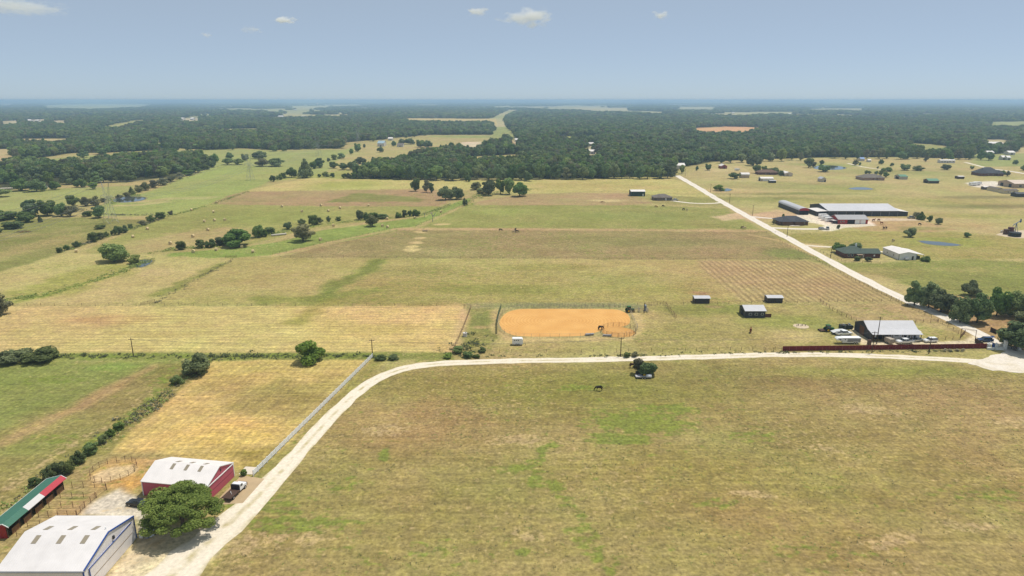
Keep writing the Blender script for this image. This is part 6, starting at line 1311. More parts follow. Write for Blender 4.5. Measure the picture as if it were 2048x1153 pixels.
# tractor with mower
def tractor(loc, rz, label, green):
    o = empty('tractor', loc, rz, label, 'tractor'); DG = M_DARK
    MB().extr([(.2, .8), (2.0, .75), (2.05, 1.35), (1.8, 1.5), (.2, 1.6)], -.42, .42, 'y').build('hood', green, o, bevel=.06); MB().box(-1.2, .3, -.4, .4, .6, 1.15).build('transmission', DG, o)
    MB().box(-1.0, .3, -.65, .65, 1.2, 2.45).build('cab_glass', GLASS, o); MB().box(-1.1, .4, -.75, .75, 2.45, 2.6).build('cab_roof', green, o, bevel=.04)
    for s in (-1, 1):
        MB().extr([(-1.5, 1.2), (-.1, 1.2), (-.3, 1.55), (-1.3, 1.55)], s * .8 - .25, s * .8 + .25, 'y').build('fender', green, o)
        for x in (-1.0, .3): MB().box(x - .05, x + .05, s * .65 - .05, s * .65 + .05, 1.15, 2.46).build('cab_post', green, o)
    MB().cyl((1.2, .25, 1.9), .05, .8).build('exhaust', DG, o)
    Y_l = mat('yellow_rim', A(236, 196, 40), .5)
    for (x, y, r, w) in ((-.8, .95, .8, .45), (1.55, .8, .5, .3)):
        for s in (-1, 1):
            q = MB().cyl((0, 0, 0), r, w, 'y', 18).build('wheel', TYRE, o, loc=(x, s * y, r)); MB().cyl((0, s * (w / 2 + .01), 0), r * .55, .02, 'y', 14).build('rim', Y_l, q)
    return o
JG = mat('tractor_green', A(46, 110, 48), .4, var=.08)
t_ = tractor(gz(1657, 663), .1, 'green tractor with yellow wheels beside the covered boat', JG)
mw_ = empty('mower', gz(1645, 662.5), .1, 'brown rotary mower behind the green tractor', 'mower'); MB().box(-1.3, 1.3, -1.2, 1.2, .35, .6).build('deck', RUST, mw_, bevel=.04); MB().bar((1.2, 0, .6), (2.0, 0, .7), .06).build('hitch', M_DARK, mw_); wheels(mw_, (-1.2,), 1.0, .28, .16)
tractor(gz(1259, 624.5), .2, 'green tractor in the corral at the arena corner', JG)
# trailer, tractor and tank under the field tree
ut = empty('flatbed_trailer', gz(1286, 756), .0, 'pale flatbed trailer standing under the field tree', 'trailer'); MB().box(-2.4, 2.4, -1.1, 1.1, .5, .66).build('deck', mat('pale_deck', A(206, 210, 220), .6, var=.15), ut)
for s in (-1, 1): MB().box(-2.4, 2.4, s * 1.1 - .04, s * 1.1 + .04, .67, .8).build('side_rail', M_GREY, ut)
hitch(ut, 2.4, 3.4); wheels(ut, (-.4, .4), 1.15, .34, .2)
tr_ = tractor(gz(1283.5, 752.5), PI - .2, 'dark old tractor parked by the flatbed trailer', mat('old_black', (.03, .03, .03), .6))
tk = empty('water_tank', gz(1297.5, 756.5), 0, 'small white tank beside the flatbed trailer', 'tank'); MB().add(*tube_pts([(-.9, 0, .7), (-.75, 0, .7), (.75, 0, .7), (.9, 0, .7)], [.35, .62, .62, .35], 14)).build('tank', M_WHITE, tk, smooth=True); MB().box(-.7, .7, -.4, .4, 0, .2).build('skid', M_DARK, tk); MB().cyl((0, 0, 1.38), .18, .14).build('lid', M_DARK, tk)
# trailers at the stables
for (x, y, rz, lab) in ((1646, 437, .1, 'farthest white horse trailer in the stable yard'), (1651, 441, .15, 'middle white horse trailer in the stable yard'), (1659, 444, .1, 'nearest white horse trailer in the stable yard')):
    c = copy_tree(ht); c.location = gz(x, y); c.rotation_euler.z = rz; c.scale = (1.7, 1.3, 1.25); c['label'] = lab; c['group'] = 'horse trailers in the stable yard'
for (x, y, lab) in ((1946, 372, 'left white travel trailer on the far right gravel'), (1954, 371, 'right white travel trailer on the far right gravel')):
    c = copy_tree(ht); c.location = gz(x, y); c.rotation_euler.z = .2; c.scale = (2.2, 1.5, 1.4); c['label'] = lab; c['group'] = 'travel trailers on the far right gravel'
c = copy_tree(ht); c.location = gz(1474, 341.5); c.rotation_euler.z = .0; c.scale = (1.6, 1.2, 1); c['label'] = 'pale trailer standing between the red shed and the brick house'
# dumpster and clutter by the ranch
dm = empty('dumpster', gz(1691, 657.5), .05, 'dark steel container heaped with junk beside the ranch house', 'container'); MB().box(-2.2, 2.2, -1.2, 1.2, .1, 1.5).build('box', mat('dark_green_steel', (.03, .04, .035), .6), dm)
for i in range(6): MB().box(-2 + i * .65, -1.6 + i * .65, -.9 + (i % 3) * .5, -.2 + (i % 3) * .5, 1.4, 1.7 + (i % 2) * .25).build('junk', (RUST, M_GREY, TR)[i % 3], dm)
MB().box(-1.0, -.85, -1.24, -1.2, .2, 1.4).build('rib', M_GREY, dm)
cb = empty('utility_cabinet', gz(1738, 689.5), .2, 'brown box shaped cabinet beside the ranch drive', 'cabinet'); MB().box(-.55, .55, -.45, .45, 0, 1.7).build('cabinet', mat('brown_tin', A(112, 92, 80), .7, var=.2), cb); MB().box(-.45, .45, -.47, -.452, .2, 1.5).build('door', mat('brown_tin2', A(128, 108, 96), .7), cb); MB().box(-.6, .6, -.5, .5, 1.7, 1.78).build('lid', RUST, cb)

# ------------------------------------------------------------------ entrance at the right
M_STUC = mat('white_stucco', (.74, .73, .70), .8, var=.12, scale=1.5)
for (xa, xb, y, lab) in ((1974, 1988, 700, 'low white entrance wall next to the red fence'), (1990, 2006, 700.5, 'low white entrance wall before the gate')):
    a, b = G(xa, y), G(xb, y); o = empty('entrance_wall', a, 0, lab, 'wall'); MB().box(0, b.x - a.x, -.2, .2, 0, .8).build('wall', M_STUC, o); MB().box(-.05, b.x - a.x + .05, -.26, .26, .8, .9).build('coping', M_STUC, o)
for i, (x, y, h, lab) in enumerate(((1976.5, 697.5, 1.7, 'stubby white pillar at the end of the red fence'), (1991, 698, 1.7, 'stubby white pillar in the middle of the entrance wall'), (2009, 699, 3.2, 'tall pale stone pillar left of the entrance gate'), (2038, 700, 3.2, 'tall pale stone pillar right of the entrance gate'))):
    o = empty('gate_pillar', G(x, y), 0, lab, 'pillar'); MB().box(-.45, .45, -.45, .45, 0, h).build('shaft', M_STUC, o); MB().box(-.55, .55, -.55, .55, h, h + .15).build('cap', M_STUC, o)
    if h < 2: MB().cyl((0, 0, h + .35), .4, .4, 'z', 12, .2).build('finial', M_STUC, o)
a, b = G(2011, 699), G(2036, 700); o = empty('entrance_gate', a, 0, 'dark sagging double gate under the big oak', 'gate'); w = b.x - a.x
for (x0_, x1_, s) in ((.3, w / 2 - .05, -1), (w / 2 + .05, w - .3, 1)):
    lf = MB(); za, zb_ = (1.6, .9) if s < 0 else (.9, 1.6); lf.bar((x0_, 0, za), (x1_, 0, zb_), .07); lf.bar((x0_, 0, .2), (x1_, 0, .2), .06); lf.bar((x0_, 0, .2), (x0_, 0, za), .06); lf.bar((x1_, 0, .2), (x1_, 0, zb_), .06); lf.bar((x0_, 0, .6), (x1_, 0, .6), .05)
    lf.build('gate_leaf', M_DARK, o)
bn = empty('blue_barrel', G(1986.5, 697), 0, 'blue plastic barrel behind the entrance wall', 'barrel'); MB().add(*tube_pts([(0, 0, 0), (0, 0, .1), (0, 0, .8), (0, 0, 1.7), (0, 0, 1.8)], [.5, .56, .6, .56, .5], 14)).build('body', mat('barrel_blue', (.02, .07, .25), .5), bn); MB().cyl((0, 0, 1.84), .4, .06).build('lid', M_DARK, bn)
og = empty('overhead_gate', G(1920, 678), 0, 'tall dark pipe gate frame over the ranch drive', 'gate'); b = G(1949.5, 682.5) - G(1920, 678)
for q in (Vector((0, 0, 0)), b): MB().cyl((q.x, q.y, 2.1), .09, 4.2).build('post', M_PIPE, og)
MB().bar((0, 0, 4.1), (b.x, b.y, 4.1), .08).build('top_beam', M_PIPE, og); MB().bar((0, 0, 3.8), (b.x, b.y, 3.8), .05).build('lower_beam', M_PIPE, og)
wire_fence([(1920, 678), (1930, 667)], 'short panel fence left of the overhead gate', 1.2, 1.5, M_PIPE, name='pipe_fence', wires=(.3, .6, .9, 1.2), r=.05, wr=.035)
a, b = G(1950, 685), G(1968, 697); o = empty('timber_fence', a, math.atan2((b - a).y, (b - a).x), 'dark solid timber fence between ranch gate and red fence', 'fence'); L_ = (b - a).length; n = 5
for i in range(n): MB().box(i * L_ / n + .03, (i + 1) * L_ / n - .03, -.04, .04, 0, 1.6).build('panel', mat('dark_timber', A(74, 58, 48), .9, var=.2), o); MB().box(i * L_ / n - .06, i * L_ / n + .06, -.07, .07, 0, 1.7).build('post', M_POST, o)
a, b = G(1980, 663), G(1993, 669); o = empty('timber_fence', a, math.atan2((b - a).y, (b - a).x), 'dark board screen left of the big entrance oak', 'fence'); L_ = (b - a).length
for i in range(3): MB().box(i * L_ / 3 + .02, (i + 1) * L_ / 3 - .02, -.04, .04, 0, 1.7).build('panel', mat('dark_timber', (1, 1, 1)), o)
for i in range(7):
    q = G(1890 + i * 6.3 + (i % 2) * 2, 702.5 + (i % 3) * .5); o = crown('tuft', 300 + i, 'olive', 6, 200, .09, 0, 'bush'); ob = linked('pampas_grass', o); ob.location = q; ob.scale = (1.5, 1.2, .9); tag(ob, '%s pale grass clump from the left at the foot of the red fence' % NTH[i], 'grass', 'pale grass clumps at the red fence')
    o.materials[0] = mat('pale_plume', A(214, 206, 170), .9, var=.2)

# ------------------------------------------------------------------ utility poles, pylons and wires
M_POLE = mat('pole_wood', A(88, 70, 58), .95, var=.3, scale=2)
def pole(px, yb, yt, label, arm=True, can=False):
    g = G(px, yb); h = (yb - yt) * mpp(yb) / math.cos(math.atan2(CAM_H, g.y)); o = empty('utility_pole', g, 0, label, 'pole', None)
    MB().tube([(0, 0, 0), (0, 0, h)], [.17, .11], 8).build('shaft', M_POLE, o)
    if arm: MB().box(-.9, .9, -.06, .06, h - .5, h - .36).build('crossarm', M_POLE, o)
    for x in (-.8, 0, .8): MB().cyl((x, 0, h - .28 if x else h + .08), .05, .16, 'z', 8).build('insulator', M_GREY, o)
    if can: MB().cyl((.32, -.1, h - 1.6), .25, .8, 'z', 10).build('transformer', mat('transformer_grey', A(196, 200, 204), .5), o)
    return g + Vector((0, 0, h))
PT = [pole(267, 713, 677, 'utility pole on the verge at the left of the lane'), pole(745, 712, 680, 'utility pole beside the far end of the white fence'), pole(1241, 714, 676, 'utility pole on the lane verge below the arena'), pole(1743.6, 706.5, 664, 'utility pole with transformer in front of the red fence', True, True), pole(1857.5, 708, 676, 'utility pole in front of the right half of the red fence')]
rp_ = pole(1753, 688.5, 635, 'tall utility pole at the corner of the ranch porch'); pole(1288, 627, 606, 'short pole behind the corral at the arena corner', False)
for i, (x, b, t) in enumerate(((1505, 432, 411), (1574, 474, 450), (1661, 517, 494), (1421, 385, 369), (1459, 406, 388), (1370, 353, 339))): pole(x, b, t, '%s far utility pole from the left along the gravel road' % NTH[sorted([1505, 1574, 1661, 1421, 1459, 1370]).index(x)])
def cable(a, b, sag, r, n=14): return tube_pts([tuple(a.lerp(b, i / n) - Vector((0, 0, sag * 4 * (i / n) * (1 - i / n)))) for i in range(n + 1)], [r] * (n + 1), 4)
wb = MB()
for a, b in zip(PT[:-1], PT[1:]):
    for dx in (-.8, .8): wb.add(*cable(a + Vector((0, dx * .3, -.3)), b + Vector((0, dx * .3, -.3)), 1.6, .018))
tag(wb.build('power_line', mat('cable_grey', (.16, .16, .16), .6)), 'thin electric wires strung between the poles along the lane', 'wire')
M_LAT = mat('galvanised_lattice', A(186, 194, 196), .5, .2, var=.1)
def pylon(px, yb, yt, label, rz, r=.075):
    g = G(px, yb); h = (yb - yt) * mpp(yb) / math.cos(math.atan2(CAM_H, g.y)); o = empty('lattice_pylon', g, rz, label, 'pylon', 'lattice pylons of the power line')
    k = h / 30.0
    lv = [(0, 3.6), (5, 2.9), (10, 2.2), (15, 1.5), (19, .95)]; lv = [(z * k, w * k) for z, w in lv]
    def corners(z, w): return [(-w, -w, z), (w, -w, z), (w, w, z), (-w, w, z)]
    body = MB(); br = MB()
    for (z0_, w0), (z1_, w1) in zip(lv[:-1], lv[1:]):
        c0, c1 = corners(z0_, w0), corners(z1_, w1)
        for i in range(4): body.bar(c0[i], c1[i], r); br.bar(c0[i], c1[(i + 1) % 4], r * .6); br.bar(c0[(i + 1) % 4], c1[i], r * .6); br.bar(c1[i], c1[(i + 1) % 4], r * .5)
    body.build('leg_frame', M_LAT, o); br.build('bracing', M_LAT, o)
    zt = 19 * k; wt = .95 * k
    arm = MB()
    for s in (-1, 1):
        for y in (-wt, wt): arm.bar((0, y, zt), (s * 8 * k, 0, zt + .3 * k), r * .8); arm.bar((s * wt, y, zt + 1.8 * k), (s * 8 * k, 0, zt + .3 * k), r * .6)
        for i in range(1, 6): x = s * 8 * k * i / 6; arm.bar((x, -wt * (1 - i / 6), zt), (x, wt * (1 - i / 6), zt + .2 * k), r * .5); arm.bar((x, 0, zt + .2), (x + s * .6 * k, 0, zt + 1.3 * k * (1 - i / 6)), r * .5)
    arm.build('crossarm', M_LAT, o)
    for s in (-1, 1):
        hn = MB(); base = (s * wt, 0, zt + 1.8 * k); tip = (s * 4.6 * k, 0, h)
        for y in (-wt * .8, wt * .8): hn.bar((s * wt * .6, y, zt), tip, r * .8); hn.bar((s * wt * 2.6, y, zt + .5 * k), tip, r * .8)
        for i in range(1, 5): t = i / 5; hn.bar((s * (wt * .6 + (4.6 * k - wt * .6) * t), wt * .8 * (1 - t), zt + (h - zt) * t), (s * (wt * 2.6 + (4.6 * k - wt * 2.6) * t), -wt * .8 * (1 - t), zt + .5 * k + (h - zt - .5 * k) * t), r * .5)
        hn.build('peak', M_LAT, o); MB().bar((s * 2.6 * k, 0, h - 1.6 * k), (s * 5.6 * k, 0, h - 1.2 * k), r * .6).build('peak_arm', M_LAT, o)
    ins = []
    R = Matrix.Rotation(rz, 3, 'Z')
    for x in (-7.6, 0, 7.6):
        MB().cyl((x * k, 0, zt - .6 * k), .12, 1.6 * k, 'z', 6).build('insulator', M_GREY, o); ins.append(g + R @ Vector((x * k, 0, zt - 1.4 * k)))
    for s in (-1, 1): ins.append(g + R @ Vector((s * 4.6 * k, 0, h)))
    return ins
PY = [pylon(222, 446, 365, 'nearest lattice pylon standing in the left meadow', -.5), pylon(501, 361, 312, 'second lattice pylon in the green field', -.5), pylon(637, 312, 274, 'third lattice pylon on the far meadow', -.5), pylon(716, 286, 258, 'farther lattice pylon at the edge of the wood', -.5, .14), pylon(930, 262, 243, 'farthest lattice pylon by the cleared strip', -.5, .2)]
d_ = (PY[0][1] - PY[1][1]); d_.z = 0
PY = [[p + d_ * .95 for p in PY[0]]] + PY
wb = MB()
for a, b in zip(PY[:-1], PY[1:]):
    for p, q in zip(a, b): wb.add(*cable(p, q, (p - q).length * .028, (.08 if a is PY[0] else .09), 18))
tag(wb.build('transmission_line', mat('alu_cable', A(150, 154, 156), .5, .2)), 'high voltage cables slung between the lattice pylons', 'wire')

# ------------------------------------------------------------------ round bales
def bale_mesh():
    V, F = tube_pts([(0, -.62, 0), (0, -.56, 0), (0, .56, 0), (0, .62, 0)], [.80, .86, .86, .80], 20)
    me = mesh_from('hay_bale', V, F, mat('straw', A(244, 224, 172), .95, var=.2, scale=3, bump=.6)); return me
BALE = bale_mesh(); br_ = random.Random(5)
BL = [(153, 505), (266, 476), (295, 460), (433, 407), (383, 422), (427, 426), (409, 445), (429, 443), (450, 442), (416, 462), (386, 475), (341, 489), (387, 506), (433, 502), (484, 496.5), (506, 506), (564, 415), (604, 425), (642, 413), (657, 424), (680, 418), (737, 413), (667, 454), (718, 440), (774, 440), (765, 454), (775, 456.5), (830, 438), (882, 426), (641, 482)]
BL = sorted(BL)[:30]
for i, (x, y) in enumerate(BL):
    o = linked('hay_bale', BALE); o.location = gz(x, y, .84); o.rotation_euler.z = br_.uniform(0, 3.1); o.scale = (1.12, 1.12, 1.12); o.location.z = .93
    tag(o, '%s round straw bale from the left in the picture' % NTH[i], 'hay bale', 'round bales scattered over the mown fields')
cv = empty('culvert_pipe', G(557, 471.5), .55, 'long pale concrete pipe lying beside the hedgerow', 'pipe'); MB().tube([(-4.5, 0, .6), (4.5, 0, .6)], .6, 14).build('pipe', mat('pipe_pale', A(222, 220, 208), .7, var=.15), cv); MB().tube([(4.4, 0, .6), (5.0, 0, .6)], .72, 14).build('socket_end', mat('pipe_pale', (1, 1, 1)), cv)
# brush piles
for (x, y, w, lab) in ((46, 465, 26, 'brown brush pile in the meadow left of the pylon'), (1286, 407, 0, ''), (1205, 405, 10, 'brown heap of brush in the bare paddock')):
    if not w: continue
    r = random.Random(int(x)); m_ = MB(); W = w * mpp(y) / 2
    for i in range(70):
        a = r.uniform(0, 6.28); q = r.uniform(0, 1) ** .6 * W; z = (1 - q / W) * W * .45 * r.uniform(.2, 1); b = r.uniform(0, 6.28); l = W * .3
        m_.bar((math.cos(a) * q, math.sin(a) * q * .7, z), (math.cos(a) * q + math.cos(b) * l, math.sin(a) * q * .7 + math.sin(b) * l, z + r.uniform(-.1, .5)), .07)
    o = m_.build('brush_pile', mat('dead_brush', A(150, 116, 92), .95, var=.3)); o.location = G(x, y); tag(o, lab, 'brush pile')

# ------------------------------------------------------------------ horses and a person
def skin_mesh(name, verts, edges, radii, root, m, sub=2):
    me = bpy.data.meshes.new(name); me.from_pydata(verts, edges, []); o = bpy.data.objects.new(name, me); COL.objects.link(o)
    o.modifiers.new('skin', 'SKIN'); sk = me.skin_vertices[0].data
    for i, r in enumerate(radii): sk[i].radius = r if isinstance(r, tuple) else (r, r); sk[i].use_root = (i == root)
    s = o.modifiers.new('sub', 'SUBSURF'); s.levels = sub; s.render_levels = sub
    dg = bpy.context.evaluated_depsgraph_get(); nm = bpy.data.meshes.new_from_object(o.evaluated_get(dg)); bpy.data.objects.remove(o); bpy.data.meshes.remove(me)
    nm.name = name; nm.materials.clear(); nm.materials.append(m); nm.polygons.foreach_set('use_smooth', [True] * len(nm.polygons)); return nm
def horse_mesh(m, graze=True):
    v = [(-.62, 0, 1.18), (-.2, 0, 1.12), (.25, 0, 1.14), (.58, 0, 1.2)]; r = [.36, .39, .37, .33]; e = [(0, 1), (1, 2), (2, 3)]
    if graze: nk = [(.86, 0, 1.08), (1.12, 0, .72), (1.26, 0, .46), (1.36, 0, .24), (1.42, 0, .08)]
    else: nk = [(.80, 0, 1.34), (.98, 0, 1.56), (1.08, 0, 1.68), (1.28, 0, 1.56), (1.42, 0, 1.46)]
    rn = [.24, .17, .14, .12, .08]
    for i, (p, q) in enumerate(zip(nk, rn)): v.append(p); r.append(q); e.append((3 if i == 0 else len(v) - 2, len(v) - 1))
    for s in (-1, 1):     # front legs
        k = len(v); v += [(.52, s * .17, .92), (.55, s * .17, .52), (.53, s * .17, .18), (.58, s * .17, .03)]; r += [.15, .085, .06, .075]; e += [(3, k), (k, k + 1), (k + 1, k + 2), (k + 2, k + 3)]
    for s in (-1, 1):     # hind legs: stifle forward, hock back
        k = len(v); v += [(-.55, s * .17, .88), (-.80, s * .17, .52), (-.72, s * .17, .20), (-.66, s * .17, .03)]; r += [.19, .095, .065, .075]; e += [(0, k), (k, k + 1), (k + 1, k + 2), (k + 2, k + 3)]
    k = len(v); v += [(-.92, 0, 1.18), (-1.02, 0, .85), (-1.04, 0, .55)]; r += [.07, .08, .04]; e += [(0, k), (k, k + 1), (k + 1, k + 2)]
    he = nk[2]
    for s in (-1, 1): k = len(v); v.append((he[0] - .06, s * .09, he[2] + .2)); r.append(.03); e.append((6, k))
    return skin_mesh('horse', v, e, r, 1, m, 2)
HB = mat('bay_coat', A(92, 58, 36), .6, var=.2, scale=4); HD = mat('dark_coat', A(46, 36, 32), .6, var=.2, scale=4); HC = mat('chestnut_coat', A(140, 82, 46), .6, var=.2, scale=4); HP = mat('pale_coat', A(214, 198, 170), .6, var=.15, scale=4)
HM = {}
for k, m_ in (('b', HB), ('d', HD), ('c', HC), ('p', HP)):
    for g_ in (True, False): HM[k, g_] = horse_mesh(m_, g_)
for (x, y, k, g_, rz, lab) in ((1198, 782, 'd', True, 3.0, 'dark bay horse grazing alone in the front field'), (1265, 736, 'b', True, .1, 'brown horse grazing left of the field tree'), (1278, 739, 'b', True, .6, 'brown horse grazing in the shade of the field tree'),
                               (1001, 462.5, 'd', True, .2, 'dark horse left of the pair by the long track'), (1031, 462, 'd', False, 1.2, 'dark horse standing in the pair by the long track'), (1028, 466.5, 'p', True, 2.6, 'pale horse next to the dark ones by the long track'), (1034, 465.5, 'd', True, .4, 'dark horse grazing in the pair by the long track'),
                               (1484, 458, 'b', False, .3, 'brown horse standing at the left roadside fence'), (1489, 459, 'p', True, 2.8, 'pale horse at the left roadside fence'), (1312, 415.5, 'c', True, .1, 'chestnut horse below the low grey house'), (1326, 414.5, 'd', True, .3, 'dark horse below the low grey house'), (1374, 422, 'p', True, 1.0, 'pale horse in the green pasture by the road'), (1367, 421, 'd', True, .4, 'dark horse in the green pasture by the road'),
                               (1747, 443, 'c', False, .2, 'left of two chestnut horses behind the stable barn'), (1757, 442.5, 'c', True, .4, 'right of two chestnut horses behind the stable barn'), (1763, 449, 'c', False, 3.0, 'chestnut horse under the paddock shelter'), (1767, 459, 'b', False, 1.5, 'left of two brown horses at the paddock fence'), (1772, 458.5, 'b', False, 1.4, 'right of two brown horses at the paddock fence'), (1839, 451, 'd', True, .2, 'dark horse alone at the right of the paddock'),
                               (1786, 484, 'p', True, .5, 'white horse in the pasture above the workshop'), (1201, 660, 'd', True, .4, 'dark animal with lowered head at the arena edge'), (1501, 666, 'c', False, 1.2, 'chestnut animal on the ranch lawn')):
    o = linked('horse', HM[k, g_]); o.location = G(x, y); o.rotation_euler.z = rz; o.scale = (1.12, 1.12, 1.12); tag(o, lab, 'horse')
pv_ = [(0, 0, .98), (0, 0, 1.2), (0, 0, 1.42), (0, 0, 1.54), (0, .01, 1.68)]; pr2 = [(.15, .11), (.15, .11), (.17, .10), (.06, .06), (.095, .11)]; pe = [(0, 1), (1, 2), (2, 3), (3, 4)]
for s in (-1, 1):
    k = len(pv_); pv_ += [(s * .1, 0, .88), (s * .11, .01, .48), (s * .11, 0, .08), (s * .12, -.12, .04)]; pr2 += [.085, .062, .045, .045]; pe += [(0, k), (k, k + 1), (k + 1, k + 2), (k + 2, k + 3)]
    k = len(pv_); pv_ += [(s * .2, 0, 1.4), (s * .25, .02, 1.12), (s * .23, -.1, .9), (s * .22, -.14, .8)]; pr2 += [.06, .045, .035, .03]; pe += [(2, k), (k, k + 1), (k + 1, k + 2), (k + 2, k + 3)]
per = linked('person', skin_mesh('person', pv_, pe, pr2, 0, mat('dark_clothes', (.03, .03, .04), .8), 2)); per.location = G(1986, 686); per.rotation_euler.z = 1.2; tag(per, 'person in dark clothes standing behind the open blue SUV', 'person')

# ------------------------------------------------------------------ oil well and odds and ends
og_ = G(2030, 466); pj = empty('pump_jack', og_, .5, 'blue oil pump jack at the right edge', 'pump jack'); PB = mat('pump_blue', A(84, 120, 170), .5)
k = 1.25
for s in (-1, 1): MB().bar((-1.2 * k, s * .9, 0), (0, 0, 5.2 * k), .12).build('samson_leg', PB, pj); MB().bar((1.2 * k, s * .9, 0), (0, 0, 5.2 * k), .12).build('samson_leg', PB, pj)
MB().bar((-3.4 * k, 0, 4.3 * k), (3.4 * k, 0, 6.2 * k), .25).build('walking_beam', PB, pj); MB().extr([(3.2 * k, 5.2 * k), (4.1 * k, 5.4 * k), (4.0 * k, 6.8 * k), (3.3 * k, 7.2 * k)], -.25, .25, 'y').build('horse_head', PB, pj)
MB().box(-4.6 * k, -2.6 * k, -1, 1, .2, 2.2).build('engine_box', PB, pj); MB().bar((-3.2 * k, 0, 1.2), (-3.3 * k, 0, 4.3 * k), .1).build('pitman_arm', PB, pj); MB().cyl((-3.2 * k, 1.15, 1.4), 1.2, .25, 'y', 14).build('crank_weight', PB, pj); MB().box(-5, 4.4 * k, -1.2, 1.2, 0, .2).build('base', M_GREY, pj)
sheet('gravel_pad', [(1992, 470), (2010, 463), (2070, 460), (2080, 476), (2040, 477), (2012, 474)], mat('pad_gravel', A(226, 210, 180), .95, var=.15), .03, .4, 5)
def tank(x, y, d, h, c, lab, n='oil_tank'):
    o = empty(n, G(x, y), 0, lab, 'tank'); m_ = mat('tank_' + c, {'rust': A(104, 76, 66), 'red': A(112, 58, 54), 'black': (.012, .013, .015), 'white': A(240, 238, 232)}[c], .6, var=.2)
    MB().cyl((0, 0, h / 2), d / 2, h, 'z', 20).build('shell', m_, o); MB().cyl((0, 0, h + .06), d / 2 + .05, .1, 'z', 20).build('rim', m_, o); MB().cyl((d * .2, 0, h + .25), .25, .3, 'z', 8).build('hatch', M_GREY, o)
tank(2012, 469, 3.6, 3.2, 'rust', 'brown oil tank left of the pair'); tank(2020, 468.5, 3.4, 4.4, 'red', 'taller reddish oil tank behind the black one'); tank(2029, 473, 7, 2.4, 'black', 'low wide black tank at the oil well'); tank(2003, 466, 1.4, 1.4, 'white', 'tiny white tank left of the oil tanks')
tank(930, 673, 1.6, 1.3, 'white', 'pale round water trough in the weedy pen', 'water_trough'); 
for (x, y, rz, lab) in ((1178, 671, .2, 'left grey panel stack at the near arena rail'), (1213, 673, -.1, 'right grey panel stack at the near arena rail')):
    o = empty('panel_stack', G(x, y), rz, lab, 'panels')
    for i in range(4): MB().box(-1.6 + i * .1, 1.6 + i * .1, -.5, .5, .05 + i * .16, .15 + i * .16).build('panel', (M_GREY, TR)[i % 2], o)
ch = empty('roping_chute', G(1272, 622), 0, 'grey steel roping chute and pen at the arena corner', 'chute')
for (a, b) in (((-4, -2.4), (4.6, -2.4)), ((-4, 2.6), (4.4, 2.6)), ((4.4, -2.4), (4.4, 2.6)), ((1.0, -2.4), (1.0, 0))):
    p_ = MB()
    for z in (.35, .7, 1.05, 1.4, 1.75): p_.bar((a[0], a[1], z), (b[0], b[1], z), .05)
    for q in (a, b): p_.bar((q[0], q[1], 0), (q[0], q[1], 1.85), .07)
    p_.build('rail_panel', M_GREY, ch)
MB().box(3.6, 4.2, -.6, 1.2, 0, 2.4).build('chute_head', mat('pale_blue_steel', A(140, 158, 182), .5), ch)
jr = random.Random(3)
tp = empty('trash_heap', (-74.0, 120.6, 0), 0, 'heap of white bags and scrap at the hangar corner', 'trash')
for i in range(14): MB().box(-.35, .35, -.3, .3, 0, .5 + jr.uniform(0, .4)).build('bag', (M_WHITE, TR, M_WHITE, RUST)[i % 4], tp, loc=(jr.uniform(-.8, 1.4), jr.uniform(-1.8, 1.2), 0), bevel=.1)
sg = empty('barbecue_smoker', (-72.6, 121.6, 0), .3, 'black barrel smoker with chimney beside the hangar', 'smoker'); MB().tube([(-.9, 0, 1.1), (.9, 0, 1.1)], .42, 14).build('barrel', M_DARK, sg); MB().cyl((.5, .1, 2.3), .09, 1.8).build('chimney', M_PIPE, sg)
for x in (-.7, .7): MB().box(x - .05, x + .05, -.35, .35, 0, .9).build('leg', M_PIPE, sg)
fp = empty('flag_stone_ring', G(1602, 653), 0, 'small pale gravel ring with stakes on the ranch lawn', 'fire pit'); MB().cyl((0, 0, .03), 2.9, .06, 'z', 24).build('gravel_disc', mat('pad_gravel', (1, 1, 1)), fp)
for i in range(5): MB().cyl((-1.6 + i * .8, (i % 2) * .5, .4), .12, .8, 'z', 8).build('stake', M_DARK, fp)
hr_ = empty('hay_rack', G(850, 463.6), .1, 'dark hay rack on a pale dirt patch', 'hay rack'); MB().box(-1.6, 1.6, -.8, .8, .5, .6).build('tray', M_DARK, hr_)
for i in range(7): MB().bar((-1.5 + i * .5, -.8, .6), (-1.5 + i * .5, -1.1, 1.6), .05).build('bar', M_DARK, hr_)
for x in (-1.4, 1.4): MB().box(x - .08, x + .08, -.7, .7, 0, .5).build('leg', M_DARK, hr_)
gt_ = empty('field_gate', G(462, 516), .2, 'pipe gate at the corner of the green strip', 'gate')
for z in (.3, .6, .9, 1.2): MB().bar((-3, 0, z), (3, 0, z), .05).build('rail', M_PIPE, gt_)
for x in (-3, 0, 3): MB().bar((x, 0, 0), (x, 0, 1.4), .07).build('post', M_PIPE, gt_)
gt_ = copy_tree(gt_); gt_.location = G(296, 608); gt_.rotation_euler.z = .9; gt_['label'] = 'pipe gate at the corner of the hay field'
wt = empty('water_tower', G(635, 213), 0, 'white water tower far away on the left horizon', 'water tower')
MB().add(*tube_pts([(0, 0, 30), (0, 0, 34), (0, 0, 44), (0, 0, 48)], [6, 12, 12, 5], 16)).build('bowl', M_WHITE, wt); MB().tube([(0, 0, 0), (0, 0, 31)], [4, 3.5], 12).build('stem', M_WHITE, wt)

